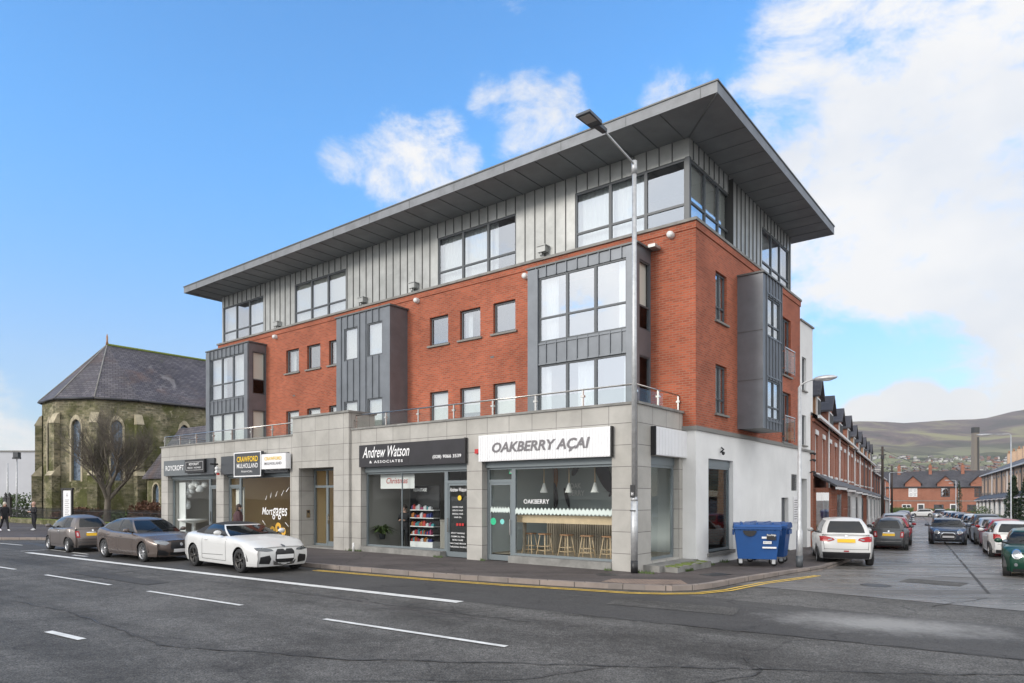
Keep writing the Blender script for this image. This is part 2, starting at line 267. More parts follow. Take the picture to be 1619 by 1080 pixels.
# ------------------------------------------------------------------ object helpers
def link(o, parent=None):
    COL.objects.link(o)
    if parent: o.parent = parent
    return o
def tag(o, label=None, cat=None, group=None, kind=None):
    if label: o['label'] = label
    if cat: o['category'] = cat
    if group: o['group'] = group
    if kind: o['kind'] = kind
    return o
def empty(name, loc, rz=0, label=None, cat=None, group=None, kind=None):
    o = D.objects.new(name, None); o.location = loc; o.rotation_euler = (0, 0, rz); o.empty_display_size = .3
    link(o); return tag(o, label, cat, group, kind)
class Fr:
    def __init__(s, O, S, Dp): s.O = Vector(O); s.S = Vector(S); s.D = Vector(Dp)
    def pt(s, a, z, d=0): return s.O + s.S*a + s.D*d + Vector((0, 0, z))
def FA(y): return Fr((0, y, 0), (1, 0, 0), (0, 1, 0))
def FB(x): return Fr((x, 0, 0), (0, 1, 0), (-1, 0, 0))
class MB:
    def __init__(s, *mats): s.v = []; s.f = []; s.m = []; s.mats = list(mats) or ['white']; s.sm = []
    def q(s, pts, m=0, smooth=False):
        n = len(s.v); s.v += [Vector(p) for p in pts]; s.f.append(tuple(range(n, n+len(pts)))); s.m.append(m); s.sm.append(smooth)
    def hexa(s, p, m=0):   # 8 pts: bottom 4 ccw, top 4
        n = len(s.v); s.v += [Vector(x) for x in p]
        for f in ((3, 2, 1, 0), (4, 5, 6, 7), (0, 1, 5, 4), (1, 2, 6, 5), (2, 3, 7, 6), (3, 0, 4, 7)):
            s.f.append(tuple(n+i for i in f)); s.m.append(m); s.sm.append(False)
        return s
    def box(s, x0, x1, y0, y1, z0, z1, m=0):
        return s.hexa([(x0, y0, z0), (x1, y0, z0), (x1, y1, z0), (x0, y1, z0), (x0, y0, z1), (x1, y0, z1), (x1, y1, z1), (x0, y1, z1)], m)
    def fbox(s, fr, a0, a1, z0, z1, d0, d1, m=0):
        return s.hexa([fr.pt(a0, z0, d0), fr.pt(a1, z0, d0), fr.pt(a1, z0, d1), fr.pt(a0, z0, d1), fr.pt(a0, z1, d0), fr.pt(a1, z1, d0), fr.pt(a1, z1, d1), fr.pt(a0, z1, d1)], m)
    def tube(s, pts, rad, n=8, m=0, caps=True, smooth=True):
        pts = [Vector(p) for p in pts]
        if isinstance(rad, (int, float)): rad = [rad]*len(pts)
        rings = []; ref = None
        for i, p in enumerate(pts):
            a = pts[max(0, i-1)]; b = pts[min(len(pts)-1, i+1)]; t = (b-a).normalized()
            if ref is None: ref = t.orthogonal().normalized()
            u = (ref - t*ref.dot(t)); u = u.normalized() if u.length > 1e-5 else t.orthogonal().normalized(); ref = u; w = t.cross(u)
            b0 = len(s.v); s.v += [p + u*cos(2*pi*k/n)*rad[i] + w*sin(2*pi*k/n)*rad[i] for k in range(n)]; rings.append(b0)
        for i in range(len(pts)-1):
            for k in range(n):
                s.f.append((rings[i]+k, rings[i]+(k+1) % n, rings[i+1]+(k+1) % n, rings[i+1]+k)); s.m.append(m); s.sm.append(smooth)
        if caps:
            s.f.append(tuple(rings[0]+k for k in reversed(range(n)))); s.m.append(m); s.sm.append(False)
            s.f.append(tuple(rings[-1]+k for k in range(n))); s.m.append(m); s.sm.append(False)
        return s
    def cyl(s, x, y, z0, z1, r, n=16, m=0, r1=None): return s.tube([(x, y, z0), (x, y, z1)], [r, r if r1 is None else r1], n, m)
    def lathe(s, prof, n=20, m=0, axis='z', O=(0, 0, 0), smooth=True):
        O = Vector(O); b = len(s.v)
        for (r, h) in prof:
            for k in range(n):
                a = 2*pi*k/n; c, d = r*cos(a), r*sin(a)
                s.v.append(O + (Vector((c, d, h)) if axis == 'z' else Vector((c, h, d)) if axis == 'y' else Vector((h, c, d))))
        for i in range(len(prof)-1):
            for k in range(n):
                s.f.append((b+i*n+k, b+i*n+(k+1) % n, b+(i+1)*n+(k+1) % n, b+(i+1)*n+k)); s.m.append(m); s.sm.append(smooth)
        return s
    def blob(s, c, r, m=0, n=8, k=6, smooth=True):
        c = Vector(c); r = Vector(r) if not isinstance(r, (int, float)) else Vector((r, r, r)); b = len(s.v)
        for i in range(k+1):
            ph = -pi/2+pi*i/k
            for j in range(n):
                a = 2*pi*j/n; s.v.append(c + Vector((r.x*cos(ph)*cos(a), r.y*cos(ph)*sin(a), r.z*sin(ph))))
        for i in range(k):
            for j in range(n):
                s.f.append((b+i*n+j, b+i*n+(j+1) % n, b+(i+1)*n+(j+1) % n, b+(i+1)*n+j)); s.m.append(m); s.sm.append(smooth)
        return s
    def wall(s, fr, a0, a1, z0, z1, holes=(), reveal=.15, m=0, mr=None):
        holes = [(max(h[0], a0), min(h[1], a1), max(h[2], z0), min(h[3], z1)) for h in holes if h[1] > a0 and h[0] < a1 and h[3] > z0 and h[2] < z1]
        A = sorted({a0, a1, *[h[0] for h in holes], *[h[1] for h in holes]}); Z = sorted({z0, z1, *[h[2] for h in holes], *[h[3] for h in holes]})
        for i in range(len(A)-1):
            for j in range(len(Z)-1):
                ca, cz = (A[i]+A[i+1])/2, (Z[j]+Z[j+1])/2
                if any(h[0] < ca < h[1] and h[2] < cz < h[3] for h in holes): continue
                s.q([fr.pt(A[i], Z[j]), fr.pt(A[i+1], Z[j]), fr.pt(A[i+1], Z[j+1]), fr.pt(A[i], Z[j+1])], m)
        mr = m if mr is None else mr
        for (h0, h1, y0, y1) in holes:
            for (p, q_) in (((h0, y0), (h0, y1)), ((h1, y0), (h1, y1)), ((h0, y0), (h1, y0)), ((h0, y1), (h1, y1))):
                s.q([fr.pt(*p), fr.pt(*q_), fr.pt(*q_, reveal), fr.pt(*p, reveal)], mr)
        return s
    def prism(s, poly, z0, z1, m=0, zf=None):
        n = len(s.v); k = len(poly); zf = zf or (lambda p: 0)
        s.v += [Vector((p[0], p[1], z0+zf(p))) for p in poly] + [Vector((p[0], p[1], z1+zf(p))) for p in poly]
        s.f.append(tuple(n+i for i in reversed(range(k)))); s.m.append(m); s.sm.append(False)
        s.f.append(tuple(n+k+i for i in range(k))); s.m.append(m); s.sm.append(False)
        for i in range(k):
            j = (i+1) % k; s.f.append((n+i, n+j, n+k+j, n+k+i)); s.m.append(m); s.sm.append(False)
        return s
    def mesh(s, name):
        me = D.meshes.new(name); me.from_pydata(s.v, [], s.f); me.update()
        for mn in s.mats: me.materials.append(M[mn] if isinstance(mn, str) else mn)
        me.polygons.foreach_set('material_index', s.m); me.polygons.foreach_set('use_smooth', s.sm)
        uv = me.uv_layers.new(name='UVMap').data; Z = Vector((0, 0, 1)); vs = me.vertices
        for p in me.polygons:
            n = p.normal
            if abs(n.z) > .93: t = Vector((1, 0, 0)); b = Vector((0, 1, 0))
            else:
                t = Z.cross(n).normalized(); b = n.cross(t)
                if (t.x+t.y*.5) < 0: t = -t
            for li in p.loop_indices:
                co = vs[me.loops[li].vertex_index].co; uv[li].uv = (co.dot(t), co.dot(b))
        return me
    def build(s, name, parent=None, loc=None, rz=None, label=None):
        o = D.objects.new(name, s.mesh(name)); link(o, parent)
        if loc is not None: o.location = loc
        if rz is not None: o.rotation_euler = (0, 0, rz)
        if label: o['label'] = label
        return o
def mb(*mats): return MB(*mats)
def text(name, body, height, width, m, parent, loc, rot, extrude=.008, shear=0, bold=0.0, spacing=1.0, align='LEFT'):
    """lettering as a mesh, scaled to the given cap height and width; loc is its lower left corner"""
    c = D.curves.new(name, 'FONT'); c.body = body; c.size = 1; c.extrude = 0; c.shear = shear; c.offset = bold; c.space_character = spacing; c.resolution_u = 3
    tmp = D.objects.new(name+'_tmp', c); COL.objects.link(tmp); dg = bpy.context.evaluated_depsgraph_get(); me = D.meshes.new_from_object(tmp.evaluated_get(dg))
    D.objects.remove(tmp)
    xs = [v.co.x for v in me.vertices]; ys = [v.co.y for v in me.vertices]
    x0, x1, y0, y1 = min(xs), max(xs), min(ys), max(ys)
    sx = width/(x1-x0); sy = height/(y1-y0)
    for v in me.vertices: v.co = Vector(((v.co.x-x0)*sx, (v.co.y-y0)*sy, v.co.z+extrude))
    me.materials.clear(); me.materials.append(M[m])
    o = D.objects.new(name, me); link(o, parent); o.location = loc; o.rotation_euler = rot
    return o
RA = (R(90), 0, 0); RB = (R(90), 0, R(90))
def copy_tree(o, parent=None):
    c = o.copy(); link(c)
    if parent: c.parent = parent
    for ch in o.children: copy_tree(ch, c)
    return c
# ================================================================== ground, road, pavement
def sheet(name, poly, m, z, kind='structure', label=None, parent=None):
    """flat-ish sheet following the fall of the side street; poly in building axes"""
    b = mb(m)
    for lo, hi in ((-1e4, 0), (0, 140), (140, 1e4)):
        pts = []; n = len(poly)
        def clip(P, keep, yv):
            o = []
            for i in range(len(P)):
                a, c = P[i], P[(i+1) % len(P)]
                ka, kc = keep(a[1]), keep(c[1])
                if ka: o.append(a)
                if ka != kc: t = (yv-a[1])/(c[1]-a[1]); o.append((a[0]+(c[0]-a[0])*t, yv))
            return o
        P = clip(list(poly), lambda y: y >= lo, lo)
        if P: P = clip(P, lambda y: y <= hi, hi)
        if len(P) < 3: continue
        b.q([tuple((q := LB(x, y)).xy)+(z-.0118*min(max(0, y), 140),) for x, y in P])
    o = b.build(name); tag(o, kind=kind)
    if label: o['label'] = label
    return o
KERB = [(-120, -12), (-60, -9.5), (-38, -7.6), (-34.0, -6.2), (-33.0, -5.4), (-32.0, -4.6), (-30.5, -4.25), (-20, -4.25), (-9.6, -4.2), (-7.9, -4.1), (-5.7, -3.9), (-3.3, -3.62), (-.7, -3.1), (.66, -2.75), (1.5, -2.45), (2.05, -2.15), (2.4, -1.7), (2.6, -1.1), (2.8, .8), (3.15, 3.5), (3.5, 5.6), (3.45, 8), (3.3, 10.1)]
def st_local(r, s): return tolocal(ST(r, s))
KERB += [st_local(-3.4, s) for s in (0, 30, 60, 104)]
K2 = KERB
sheet('ground', [(-6000, -400), (6000, -400), (6000, 7000), (-6000, 7000)], 'patch', -.30)
sheet('main_road', [(-400, -40), (200, -40), (200, 4.5), (-120, 4.5), (-400, 4.5)], 'asphalt', -.004)
sheet('parking_bay', [(-30, -7.55), (-22.9, -7.5), (-6, -6.6), (2.0, -6.2), (9, -5.5), (9, -2.6), (2.0, -2.6), (.5, -3.0), (-9, -4.3), (-30, -4.4)], 'asphalt_dark', .0)
sheet('side_street', [(1.9, .05), (9.2, -.55), (11.4, 3), st_local(3.6, -10), st_local(3.6, 125), st_local(-3.6, 125), st_local(-3.6, 0), (3.0, 10.1), (3.0, 5.6), (2.4, 1.0)], 'concrete', .004)
# joints and dark repairs in the concrete street
jb = mb('patch')
def jstrip(p, q, w, z=.010):
    p = Vector(p); q = Vector(q); d = (q-p).normalized(); n = Vector((-d.y, d.x))*w/2; P = [p-n, q-n, q+n, p+n]
    jb.q([tuple((w_ := LB(a.x, a.y)).xy)+(z-.0118*max(0, a.y),) for a in P])
jstrip(st_local(.15, -16.5), st_local(.15, 110), .07)
for s in (-12.5, -7.5, -2, 3.5, 9, 14.5, 20, 26, 33, 41, 50, 62): jstrip(st_local(-3.3, s), st_local(3.3, s+random.uniform(-.1, .1)), .05)
rc = random.Random(4)
def crack(pts, w):
    P = [Vector(pts[0])]
    for a, c in zip(pts[:-1], pts[1:]):
        a = Vector(a); c = Vector(c); n_ = max(3, int((c-a).length/.22)); nn = Vector((-(c-a).y, (c-a).x)).normalized()
        for i in range(1, n_+1): P.append(a.lerp(c, i/n_)+nn*rc.uniform(-.05, .05))
    for a, c in zip(P[:-1], P[1:]): jstrip(a, c, w*rc.uniform(.5, 1.4), .009)
for pts, w in (([(-1.5, -12.4), (1.5, -11.2), (4.5, -9.3), (7.8, -7.2), (11, -4.9)], .035), ([(2.0, -12.2), (4.0, -10.6), (4.6, -9.2)], .02), ([(5.8, -9.6), (6.2, -8.4), (5.6, -7.5)], .02), ([(1.5, -6.4), (5, -5.9), (9.3, -5.4)], .03), ([(-30, -8.9), (-16, -8.4), (-4, -7.8), (2, -7.4)], .022), ([(7.2, -1.0), (8.0, 1.2)], .03), ([(-11, -12.6), (-6, -12.1), (-1.5, -12.4)], .02)): crack(pts, w)
o = jb.build('road_joints'); tag(o, kind='structure')
# pavement (left of the side street) and the far pavement
inner = [(-120, 109)]
sheet('pavement', K2 + [(-120, 113)], 'pavement', .12)
sheet('far_pavement', [(10.6, -1.5), (14, -4), (60, -6), (90, 115), st_local(3.4, 112), st_local(3.4, 30), st_local(3.4, -9), (9.5, 3.5), (9.8, .5)], 'pavement', .12)
sheet('road_repair', [(1.6, -3.9), (4.2, -3.6), (4.4, -4.5), (1.8, -4.8)], 'asphalt', .006)
sheet('trench_repair', [(-13.5, -8.9), (-9.0, -8.75), (-8.95, -9.35), (-13.45, -9.5)], 'asphalt_dark', .005)
sheet('service_repair', [(5.9, 3.6), (7.3, 3.4), (7.4, 4.5), (6.0, 4.7)], 'asphalt', .008)
sheet('cross_street', [st_local(-60, 105), st_local(60, 105), st_local(60, 117), st_local(-60, 117)], 'asphalt', .012)
kb = mb('kerbstone')
def kerb_line(P, side=1):
    for (a, c) in zip(P[:-1], P[1:]):
        a = Vector(a); c = Vector(c); d = (c-a).normalized(); n = Vector((-d.y, d.x))*side*.15
        g = lambda p: -.0118*min(max(0, p.y), 140)
        A = [a-n*.15, c-n*.15, c+n, a+n]
        pts = [Vector((p.x, p.y, g(p)-.02)) for p in A] + [Vector((p.x, p.y, g(p)+.135)) for p in A]
        kb.hexa([LB(*p) for p in pts])
kerb_line(KERB[1:]); kerb_line([(60, -6), (14, -4), (10.6, -1.5), (9.8, .5), (9.5, 3.5), st_local(3.4, -9), st_local(3.4, 30), st_local(3.4, 112)])
o = kb.build('kerb'); tag(o, kind='structure')
sheet('tactile_crossing', [(.3, -2.5), (1.5, -2.2), (2.2, -1.6), (1.7, -.9), (.2, -1.75)], 'setts', .126)
# painted markings
pw = mb('paint_white'); py = mb('paint_yellow')
def strip(b, pts, w, z=.010):
    for (a, c) in zip(pts[:-1], pts[1:]):
        a = Vector(a); c = Vector(c); d = (c-a).normalized(); n = Vector((-d.y, d.x))*w/2
        b.q([tuple((w_ := LB(p.x, p.y)).xy)+(z-.0118*max(0, p.y),) for p in (a-n, c-n, c+n, a+n)])
strip(pw, [(-23.0, -7.76), (-14.6, -7.36), (-5.8, -6.86), (-.75, -6.52)], .26)
for a, c in (((-17.6, -10.28), (-15.9, -10.18)), ((-13.5, -10.13), (-9.6, -9.93)), ((-7.7, -9.85), (-4.0, -9.62)), ((-1.35, -9.53), (2.7, -9.26)), ((-24, -10.6), (-20, -10.4)), ((-30.5, -10.9), (-26.5, -10.7))): strip(pw, [a, c], .11)
strip(pw, [(-4.0, -13.08), (-2.85, -12.98)], .13)
strip(pw, [(-12, -13.5), (-10, -13.4)], .13)
strip(pw, [(-24.05, -7.7), (-24.05, -6.6)], .1); strip(pw, [(-24.1, -6.65), (-20.2, -6.6)], .1); strip(pw, [(-33, -6.9), (-28.0, -6.5)], .11); strip(pw, [(-20.3, -7.1), (-19.2, -7.0)], .14)
o = pw.build('white_markings'); tag(o, kind='structure')
for off in (0, .17):
    strip(py, [(-8.45, -4.56-off*.9), (-4.25, -4.08-off), (-1.7, -3.66-off), (.3, -3.2-off), (1.4, -2.98-off), (2.1+off*.2, -2.6-off*.9), (2.62+off*.7, -2.1-off*.6), (2.95+off, -1.2), (3.15+off, .7), (3.5+off, 2.4), (3.78+off*.6, 3.75)], .08)
o = py.build('yellow_markings'); tag(o, kind='structure')
mc = mb('iron'); mc.cyl(0, 0, 0, .004, .3, 20); o = mc.build('manhole_cover', loc=LB(-.4, -1.0, .123)); tag(o, 'round iron manhole cover set in the pavement by the tall lamp post', 'manhole cover')
for (x, y, lab) in ((5.6, 2.2, 'round iron manhole cover in the mouth of the side street'),):
    mc = mb('iron', 'patch'); mc.cyl(0, 0, 0, .004, .30, 20); mc.lathe([(.30, .003), (.36, .003)], 20, 1); o = mc.build('manhole_cover', loc=LB(x, y, .008-.0118*max(0, y))); tag(o, lab, 'manhole cover')
gv = mb('iron'); gv.box(-.4, .4, -.25, .25, 0, .004); o = gv.build('drain_cover', loc=LB(1.9, .9, .115), rz=ROTB+R(75)); tag(o, 'rectangular dark cover in the pavement near the blue bins', 'cover')
# ================================================================== apartment building
bld = empty('apartment_building', C0, ROTB, 'four storey corner block in red brick and grey zinc over stone shopfronts', 'building')
XL, XR = -28.1, .437
# ---- window helper
def window(fr, a0, a1, z0, z1, d=.14, cols=3, transom=None, fr_w=.06, parent=None, fm='frame_grey', pm='pane', back=None, backd=.22, name='window', mw=None, curt=(), bot=None):
    b = mb(fm); w = fr_w; mw = mw or w
    b.fbox(fr, a0, a0+w, z0, z1, d-.02, d+.06); b.fbox(fr, a1-w, a1, z0, z1, d-.02, d+.06)
    b.fbox(fr, a0+w, a1-w, z0, z0+w, d-.02, d+.06); b.fbox(fr, a0+w, a1-w, z1-w, z1, d-.02, d+.06)
    cx = [a0+w+(a1-a0-2*w)*i/cols for i in range(cols+1)]
    for i in range(1, cols): b.fbox(fr, cx[i]-mw/2, cx[i]+mw/2, z0+w, z1-w, d-.03, d+.05)
    if transom:
        for i in range(cols):
            l = cx[i]+(mw/2 if i else 0); r_ = cx[i+1]-(mw/2 if i < cols-1 else 0)
            b.fbox(fr, l, r_, transom-w/2, transom+w/2, d-.025, d+.045)
    o = b.build(name, parent)
    g = mb(pm); g.q([fr.pt(a0+w, z0+w, d+.01), fr.pt(a1-w, z0+w, d+.01), fr.pt(a1-w, z1-w, d+.01), fr.pt(a0+w, z1-w, d+.01)]); g.build('pane', o)
    if back in ('curtain', 'blind'):
        c = mb(back)
        if back == 'curtain':
            n = int((a1-a0)/.09); P = []; gap = curt
            for i in range(n+1):
                a = a0+(a1-a0)*i/n; P.append((a, d+backd+(.04 if i % 2 else 0)))
            for (p, q_) in zip(P[:-1], P[1:]):
                f_ = (p[0]-a0)/(a1-a0)
                if any(g_[0] <= f_ < g_[1] for g_ in gap): continue
                c.q([fr.pt(p[0], z0, p[1]), fr.pt(q_[0], z0, q_[1]), fr.pt(q_[0], z1, q_[1]), fr.pt(p[0], z1, p[1])])
        else:
            zb = bot if bot is not None else z0
            c.fbox(fr, a0+.02, a1-.02, zb, z1, d+.10, d+.12)
        c.build(back, o)
    return o
# ---- podium (stone)
f0 = FA(0)
OP = [(-27.8, -22.82, .12, 3.4), (-22.14, -16.66, .12, 3.4), (-15.86, -13.5, .12, 3.44), (-11.95, -6.42, .12, 3.4), (-5.75, -.82, .12, 3.42)]
b = mb('granite', 'coping', 'interior')
b.wall(f0, -28.55, 0, 0, 4.86, [(o[0], o[1], 0, o[3]) for o in OP], .42)
fs = FB(0); b.wall(fs, 0, 3.0, 0, 4.86, [(.83, 2.72, .36, 3.45)], .3)
b.wall(Fr((-28.55, 0, 0), (0, 1, 0), (1, 0, 0)), 0, 3.0, 0, 4.86, [], .1)
b.q([(-28.55, .3, 4.80), (0, .3, 4.80), (0, 3, 4.80), (-28.55, 3, 4.80)], 1)
b.q([(-28.55, .001, 3.9), (0, .001, 3.9), (0, 3, 3.9), (-28.55, 3, 3.9)], 2)
# coping
b.box(-28.62, -16.42, -.05, .30, 4.86, 4.93, 1); b.box(-12.5, .06, -.05, .30, 4.86, 4.93, 1); b.box(-.24, .06, .302, 3.0, 4.86, 4.93, 1); b.box(-28.62, -28.3, .302, 3, 4.86, 4.93, 1)
b.build('stone_podium', bld)
b = mb('granite', 'coping')   # raised entrance block
b.wall(FA(-.12), -16.3, -12.55, 3.44, 5.56, [], .1); b.wall(FA(-.12), -16.3, -15.86, 0, 3.44, [], .1); b.wall(FA(-.12), -13.5, -12.55, 0, 3.44, [], .1)
for x in (-16.3, -12.55): b.q([(x, -.12, 0), (x, 0, 0), (x, 0, 4.86), (x, -.12, 4.86)]); b.q([(x, -.12, 4.86), (x, 1.2, 4.86), (x, 1.2, 5.56), (x, -.12, 5.56)])
for x in (-15.86, -13.5):
    for (ya, yb) in ((-.12, 0), (.42, .8)): b.q([(x, ya, 0), (x, yb, 0), (x, yb, 3.44), (x, ya, 3.44)])
for (ya, yb) in ((-.12, 0), (.42, .8)): b.q([(-15.86, ya, 3.44), (-13.5, ya, 3.44), (-13.5, yb, 3.44), (-15.86, yb, 3.44)])
if 1: b.q([(-16.3, 1.2, 4.86), (-12.55, 1.2, 4.86), (-12.55, 1.2, 5.56), (-16.3, 1.2, 5.56)])
b.box(-16.36, -12.49, -.18, 1.26, 5.56, 5.64, 1)
b.build('entrance_block', bld)
# ---- brick storeys
f3 = FA(3.0); SMU = [(-21.5, -20.4), (-19.72, -18.65), (-17.98, -16.95), (-11.2, -10.15), (-9.5, -8.42), (-7.76, -6.68)]
holesA = [(a, c, 8.5, 9.68) for a, c in SMU] + [(a, c, 5.0, 6.58) for a, c in SMU]
BAYS = [(-27.55, -23.3), (-16.1, -12.54), (-5.33, -1.1)]
b = mb('brick')
b.wall(f3, XL, XR, 4.4, 10.62, holesA + [(a+.1, c-.1, 4.9, 9.9) for a, c in BAYS if a != -16.1], .16)
b.wall(FA(2.965), XL-.03, XR+.03, 10.62, 10.84, [], .01); b.q([(XL, 2.965, 10.62), (XR+.035, 2.965, 10.62), (XR+.035, 3.0, 10.62), (XL, 3.0, 10.62)])
fB = FB(XR)
holesB = [(4.6, 5.6, 8.08, 9.72), (4.6, 5.6, 5.0, 6.64), (11.76, 12.95, 7.3, 9.7), (11.76, 12.95, 4.5, 6.6)]
b.wall(fB, 3.0, 14.31, 4.46, 10.62, holesB, .16)
b.wall(FB(XR+.035), 2.965, 14.34, 10.62, 10.84, [], .01); b.q([(XR, 3, 10.62), (XR+.035, 3, 10.62), (XR+.035, 14.34, 10.62), (XR, 14.34, 10.62)])
b.wall(Fr((XL, 0, 0), (0, 1, 0), (1, 0, 0)), 3.0, 14.31, 4.4, 10.84, [], .1)
b.wall(Fr((XL, 14.31, 0), (1, 0, 0), (0, -1, 0)), 0, XR-XL, 0, 10.84, [], .1)
b.build('brick_wall', bld)
b = mb('coping'); b.box(XL-.06, XR+.07, 2.90, 3.22, 10.84, 10.93); b.box(.14, XR+.07, 3.222, 14.37, 10.84, 10.93); b.build('wall_coping', bld)
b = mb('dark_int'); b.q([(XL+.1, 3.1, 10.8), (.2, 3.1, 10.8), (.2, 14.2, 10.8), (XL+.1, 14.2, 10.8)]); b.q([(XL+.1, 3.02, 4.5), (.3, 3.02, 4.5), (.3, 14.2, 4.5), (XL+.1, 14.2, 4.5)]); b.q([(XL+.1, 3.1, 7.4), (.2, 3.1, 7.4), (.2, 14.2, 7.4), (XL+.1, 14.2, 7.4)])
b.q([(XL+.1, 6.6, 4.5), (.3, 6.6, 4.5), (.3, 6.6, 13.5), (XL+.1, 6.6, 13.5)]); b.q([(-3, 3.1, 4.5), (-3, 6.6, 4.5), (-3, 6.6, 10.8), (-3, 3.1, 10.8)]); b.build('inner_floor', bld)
# ---- white rendered side wall
b = mb('render_white', 'sill', 'brick', 'seam_dark')
b.wall(FA(3.0), 0, XR, 0, 4.32, [], .1)
b.wall(fB, 3.0, 14.31, -.4, 4.32, [(4.0, 6.2, .42, 3.48), (11.66, 12.62, -.3, 2.2), (13.02, 13.84, 2.5, 3.2)], .22)
b.box(-.02, XR+.06, 2.94, 3.0, 4.32, 4.455, 1); b.box(XR, XR+.06, 3.0, 14.31, 4.32, 4.455, 1)
b.box(XR-.2, XR+.05, 3.9, 6.3, .30, .42, 1)
b.build('rendered_wall', bld)
b = mb('seam_dark'); 
for i in range(9): b.fbox(fB, 13.04, 13.82, 2.53+i*.075, 2.57+i*.075, .02, .09)
b.fbox(fB, 13.02, 13.84, 2.5, 3.2, .1, .12); b.build('louvre', bld)
b = mb('frame_grey'); b.fbox(fB, 11.66, 12.62, -.3, 2.2, .16, .2); d_ = b.build('side_door', bld); b = mb('steel'); b.fbox(fB, 12.4, 12.46, .9, 1.1, .10, .15); b.build('handle', d_)
window(fB, 4.0, 6.2, .42, 3.25, .16, 1, None, .08, bld, 'shopframe', 'pane_shop', None, name='shop_window')
b = mb('shopframe'); b.fbox(fB, 4.0, 6.2, 3.25, 3.48, .12, .24); b.build('shutter_box', bld)
b = mb('coping', 'moss'); b.box(0.0, .5, .35, 3.05, .0, .30); b.box(.5, .93, .6, 3.0, .0, .27); o = b.build('side_step', bld)
b = mb('moss')
for i in range(46):
    t = random.random(); b.blob((.5+random.random()*.42, .6+t*2.4, .27), (.06+.05*random.random(), .07+.08*random.random(), .012), 0, 6, 4)
tag(b.build('moss', None, C0, ROTB), 'green moss growing on the low concrete step at the corner', 'moss', kind='stuff')
# ---- small windows with sills
k = 0
for (a, c) in SMU:
    for (z0, z1) in ((8.5, 9.68), (5.0, 6.58)):
        k += 1
        o = window(f3, a+.015, c-.015, z0+.015, z1-.015, .12, 1, None, .065, bld, back=('blind', 'curtain', 'blind', None)[k % 4], bot=z0+(0, 0, .6, 0)[k % 4], curt=[(.3, .7)])
        s_ = mb('sill'); s_.box(a-.1, c+.1, 2.92, 3.1, z0-.07, z0-.002); s_.build('sill', o)
for (a, c, z0, z1) in holesB[:2]:
    o = window(fB, a+.015, c-.015, z0+.015, z1-.015, .10, 2, z0+.5, .055, bld, back='blind')
    s_ = mb('sill'); s_.box(XR-.1, XR+.08, a-.08, c+.08, z0-.07, z0-.002); s_.build('sill', o)
for (a, c, z0, z1) in holesB[2:]:
    o = window(fB, a+.015, c-.015, z0+.015, z1-.015, .12, 2, None, .06, bld, back='curtain')
    s_ = mb('sill'); s_.box(XR-.1, XR+.08, a-.08, c+.08, z0-.07, z0-.002); s_.build('sill', o)
    j = mb('steel'); j.fbox(fB, a-.12, c+.1, z0+1.05, z0+1.09, -.16, -.12)
    for aa in (a-.1, c+.06): j.fbox(fB, aa, aa+.03, z0+.05, z0+1.05, -.15, -.12); j.fbox(fB, aa, aa+.03, z0+.2, z0+.24, -.12, 0); j.fbox(fB, aa, aa+.03, z0+.9, z0+.94, -.12, 0)
    j = j.build('juliet_balcony', bld); g = mb('balustrade'); g.q([fB.pt(a-.06, z0+.1, -.135), fB.pt(c+.05, z0+.1, -.135), fB.pt(c+.05, z0+1.0, -.135), fB.pt(a-.06, z0+1.0, -.135)]); g.build('glass_panel', j)
# ---- zinc storey
def seams(fr, a0, a1, z0, z1, step, holes, b, m=1, w=.022, d=.035, start=None):
    a = a0 if start is None else start
    while a <= a1+1e-6:
        zs = [(z0, z1)]
        for (h0, h1, y0, y1) in holes:
            if h0-.05 < a < h1+.05:
                nz_ = []
                for (p, q_) in zs:
                    if y0 > p: nz_.append((p, min(q_, y0)))
                    if y1 < q_: nz_.append((max(p, y1), q_))
                    if y0 >= q_ or y1 <= p: nz_.append((p, q_)) if (p, q_) not in nz_ else None
                zs = nz_
        for (p, q_) in zs:
            if q_-p > .03: b.fbox(fr, a-w/2, a+w/2, p, q_, -d, .01, m)
        a += step
f32 = FA(3.2); fz = FB(.13)
ZW = [(-27.98, -23.88), (-21.05, -16.94), (-10.93, -6.8), (-4.15, .02)]
b = mb('zinc', 'seam_dark'); b.wall(f32, XL, .13, 10.93, 13.62, [(a, c, 10.96, 13.0) for a, c in ZW], .14, mr=0)
b.wall(fz, 3.2, 14.05, 10.93, 13.62, [(3.31, 6.88, 10.96, 13.0), (10.19, 13.75, 10.96, 12.98)], .14)
b.wall(Fr((XL, 0, 0), (0, 1, 0), (1, 0, 0)), 3.2, 14.05, 10.9, 13.6, [], .1); b.wall(Fr((XL, 14.05, 0), (1, 0, 0), (0, -1, 0)), 0, .13-XL, 10.9, 13.6, [], .1)
seams(f32, XL+.3, 0, 10.94, 13.6, .456, [(a, c, 10.9, 13.0) for a, c in ZW], b, 1, .022, .035)
seams(fz, 3.5, 14.0, 10.94, 13.6, .43, [(3.31, 6.88, 10.9, 13.0), (10.19, 13.75, 10.9, 12.98)], b, 1, .022, .035)
zw = b.build('zinc_wall', bld)
for i, (a, c) in enumerate(ZW):
    window(f32, a, c, 10.96, 13.0, .05, 3, 11.55, .075, bld, pm='pane_warm' if i < 2 else 'pane', back=('curtain', 'blind', 'curtain', 'curtain')[i], mw=.11, curt=([(.25, .6)], (), [(.72, .95)], [(.62, 1)])[i])
window(fz, 3.31, 6.88, 10.96, 13.0, .05, 3, 11.66, .075, bld, back='blind', bot=None, mw=.1)
window(fz, 10.19, 13.75, 10.96, 12.98, .05, 3, 11.62, .075, bld, back='curtain', mw=.1)
b = mb('frame_grey'); b.box(.0, .145, 3.19, 3.33, 10.95, 13.02); b.build('corner_post', bld)
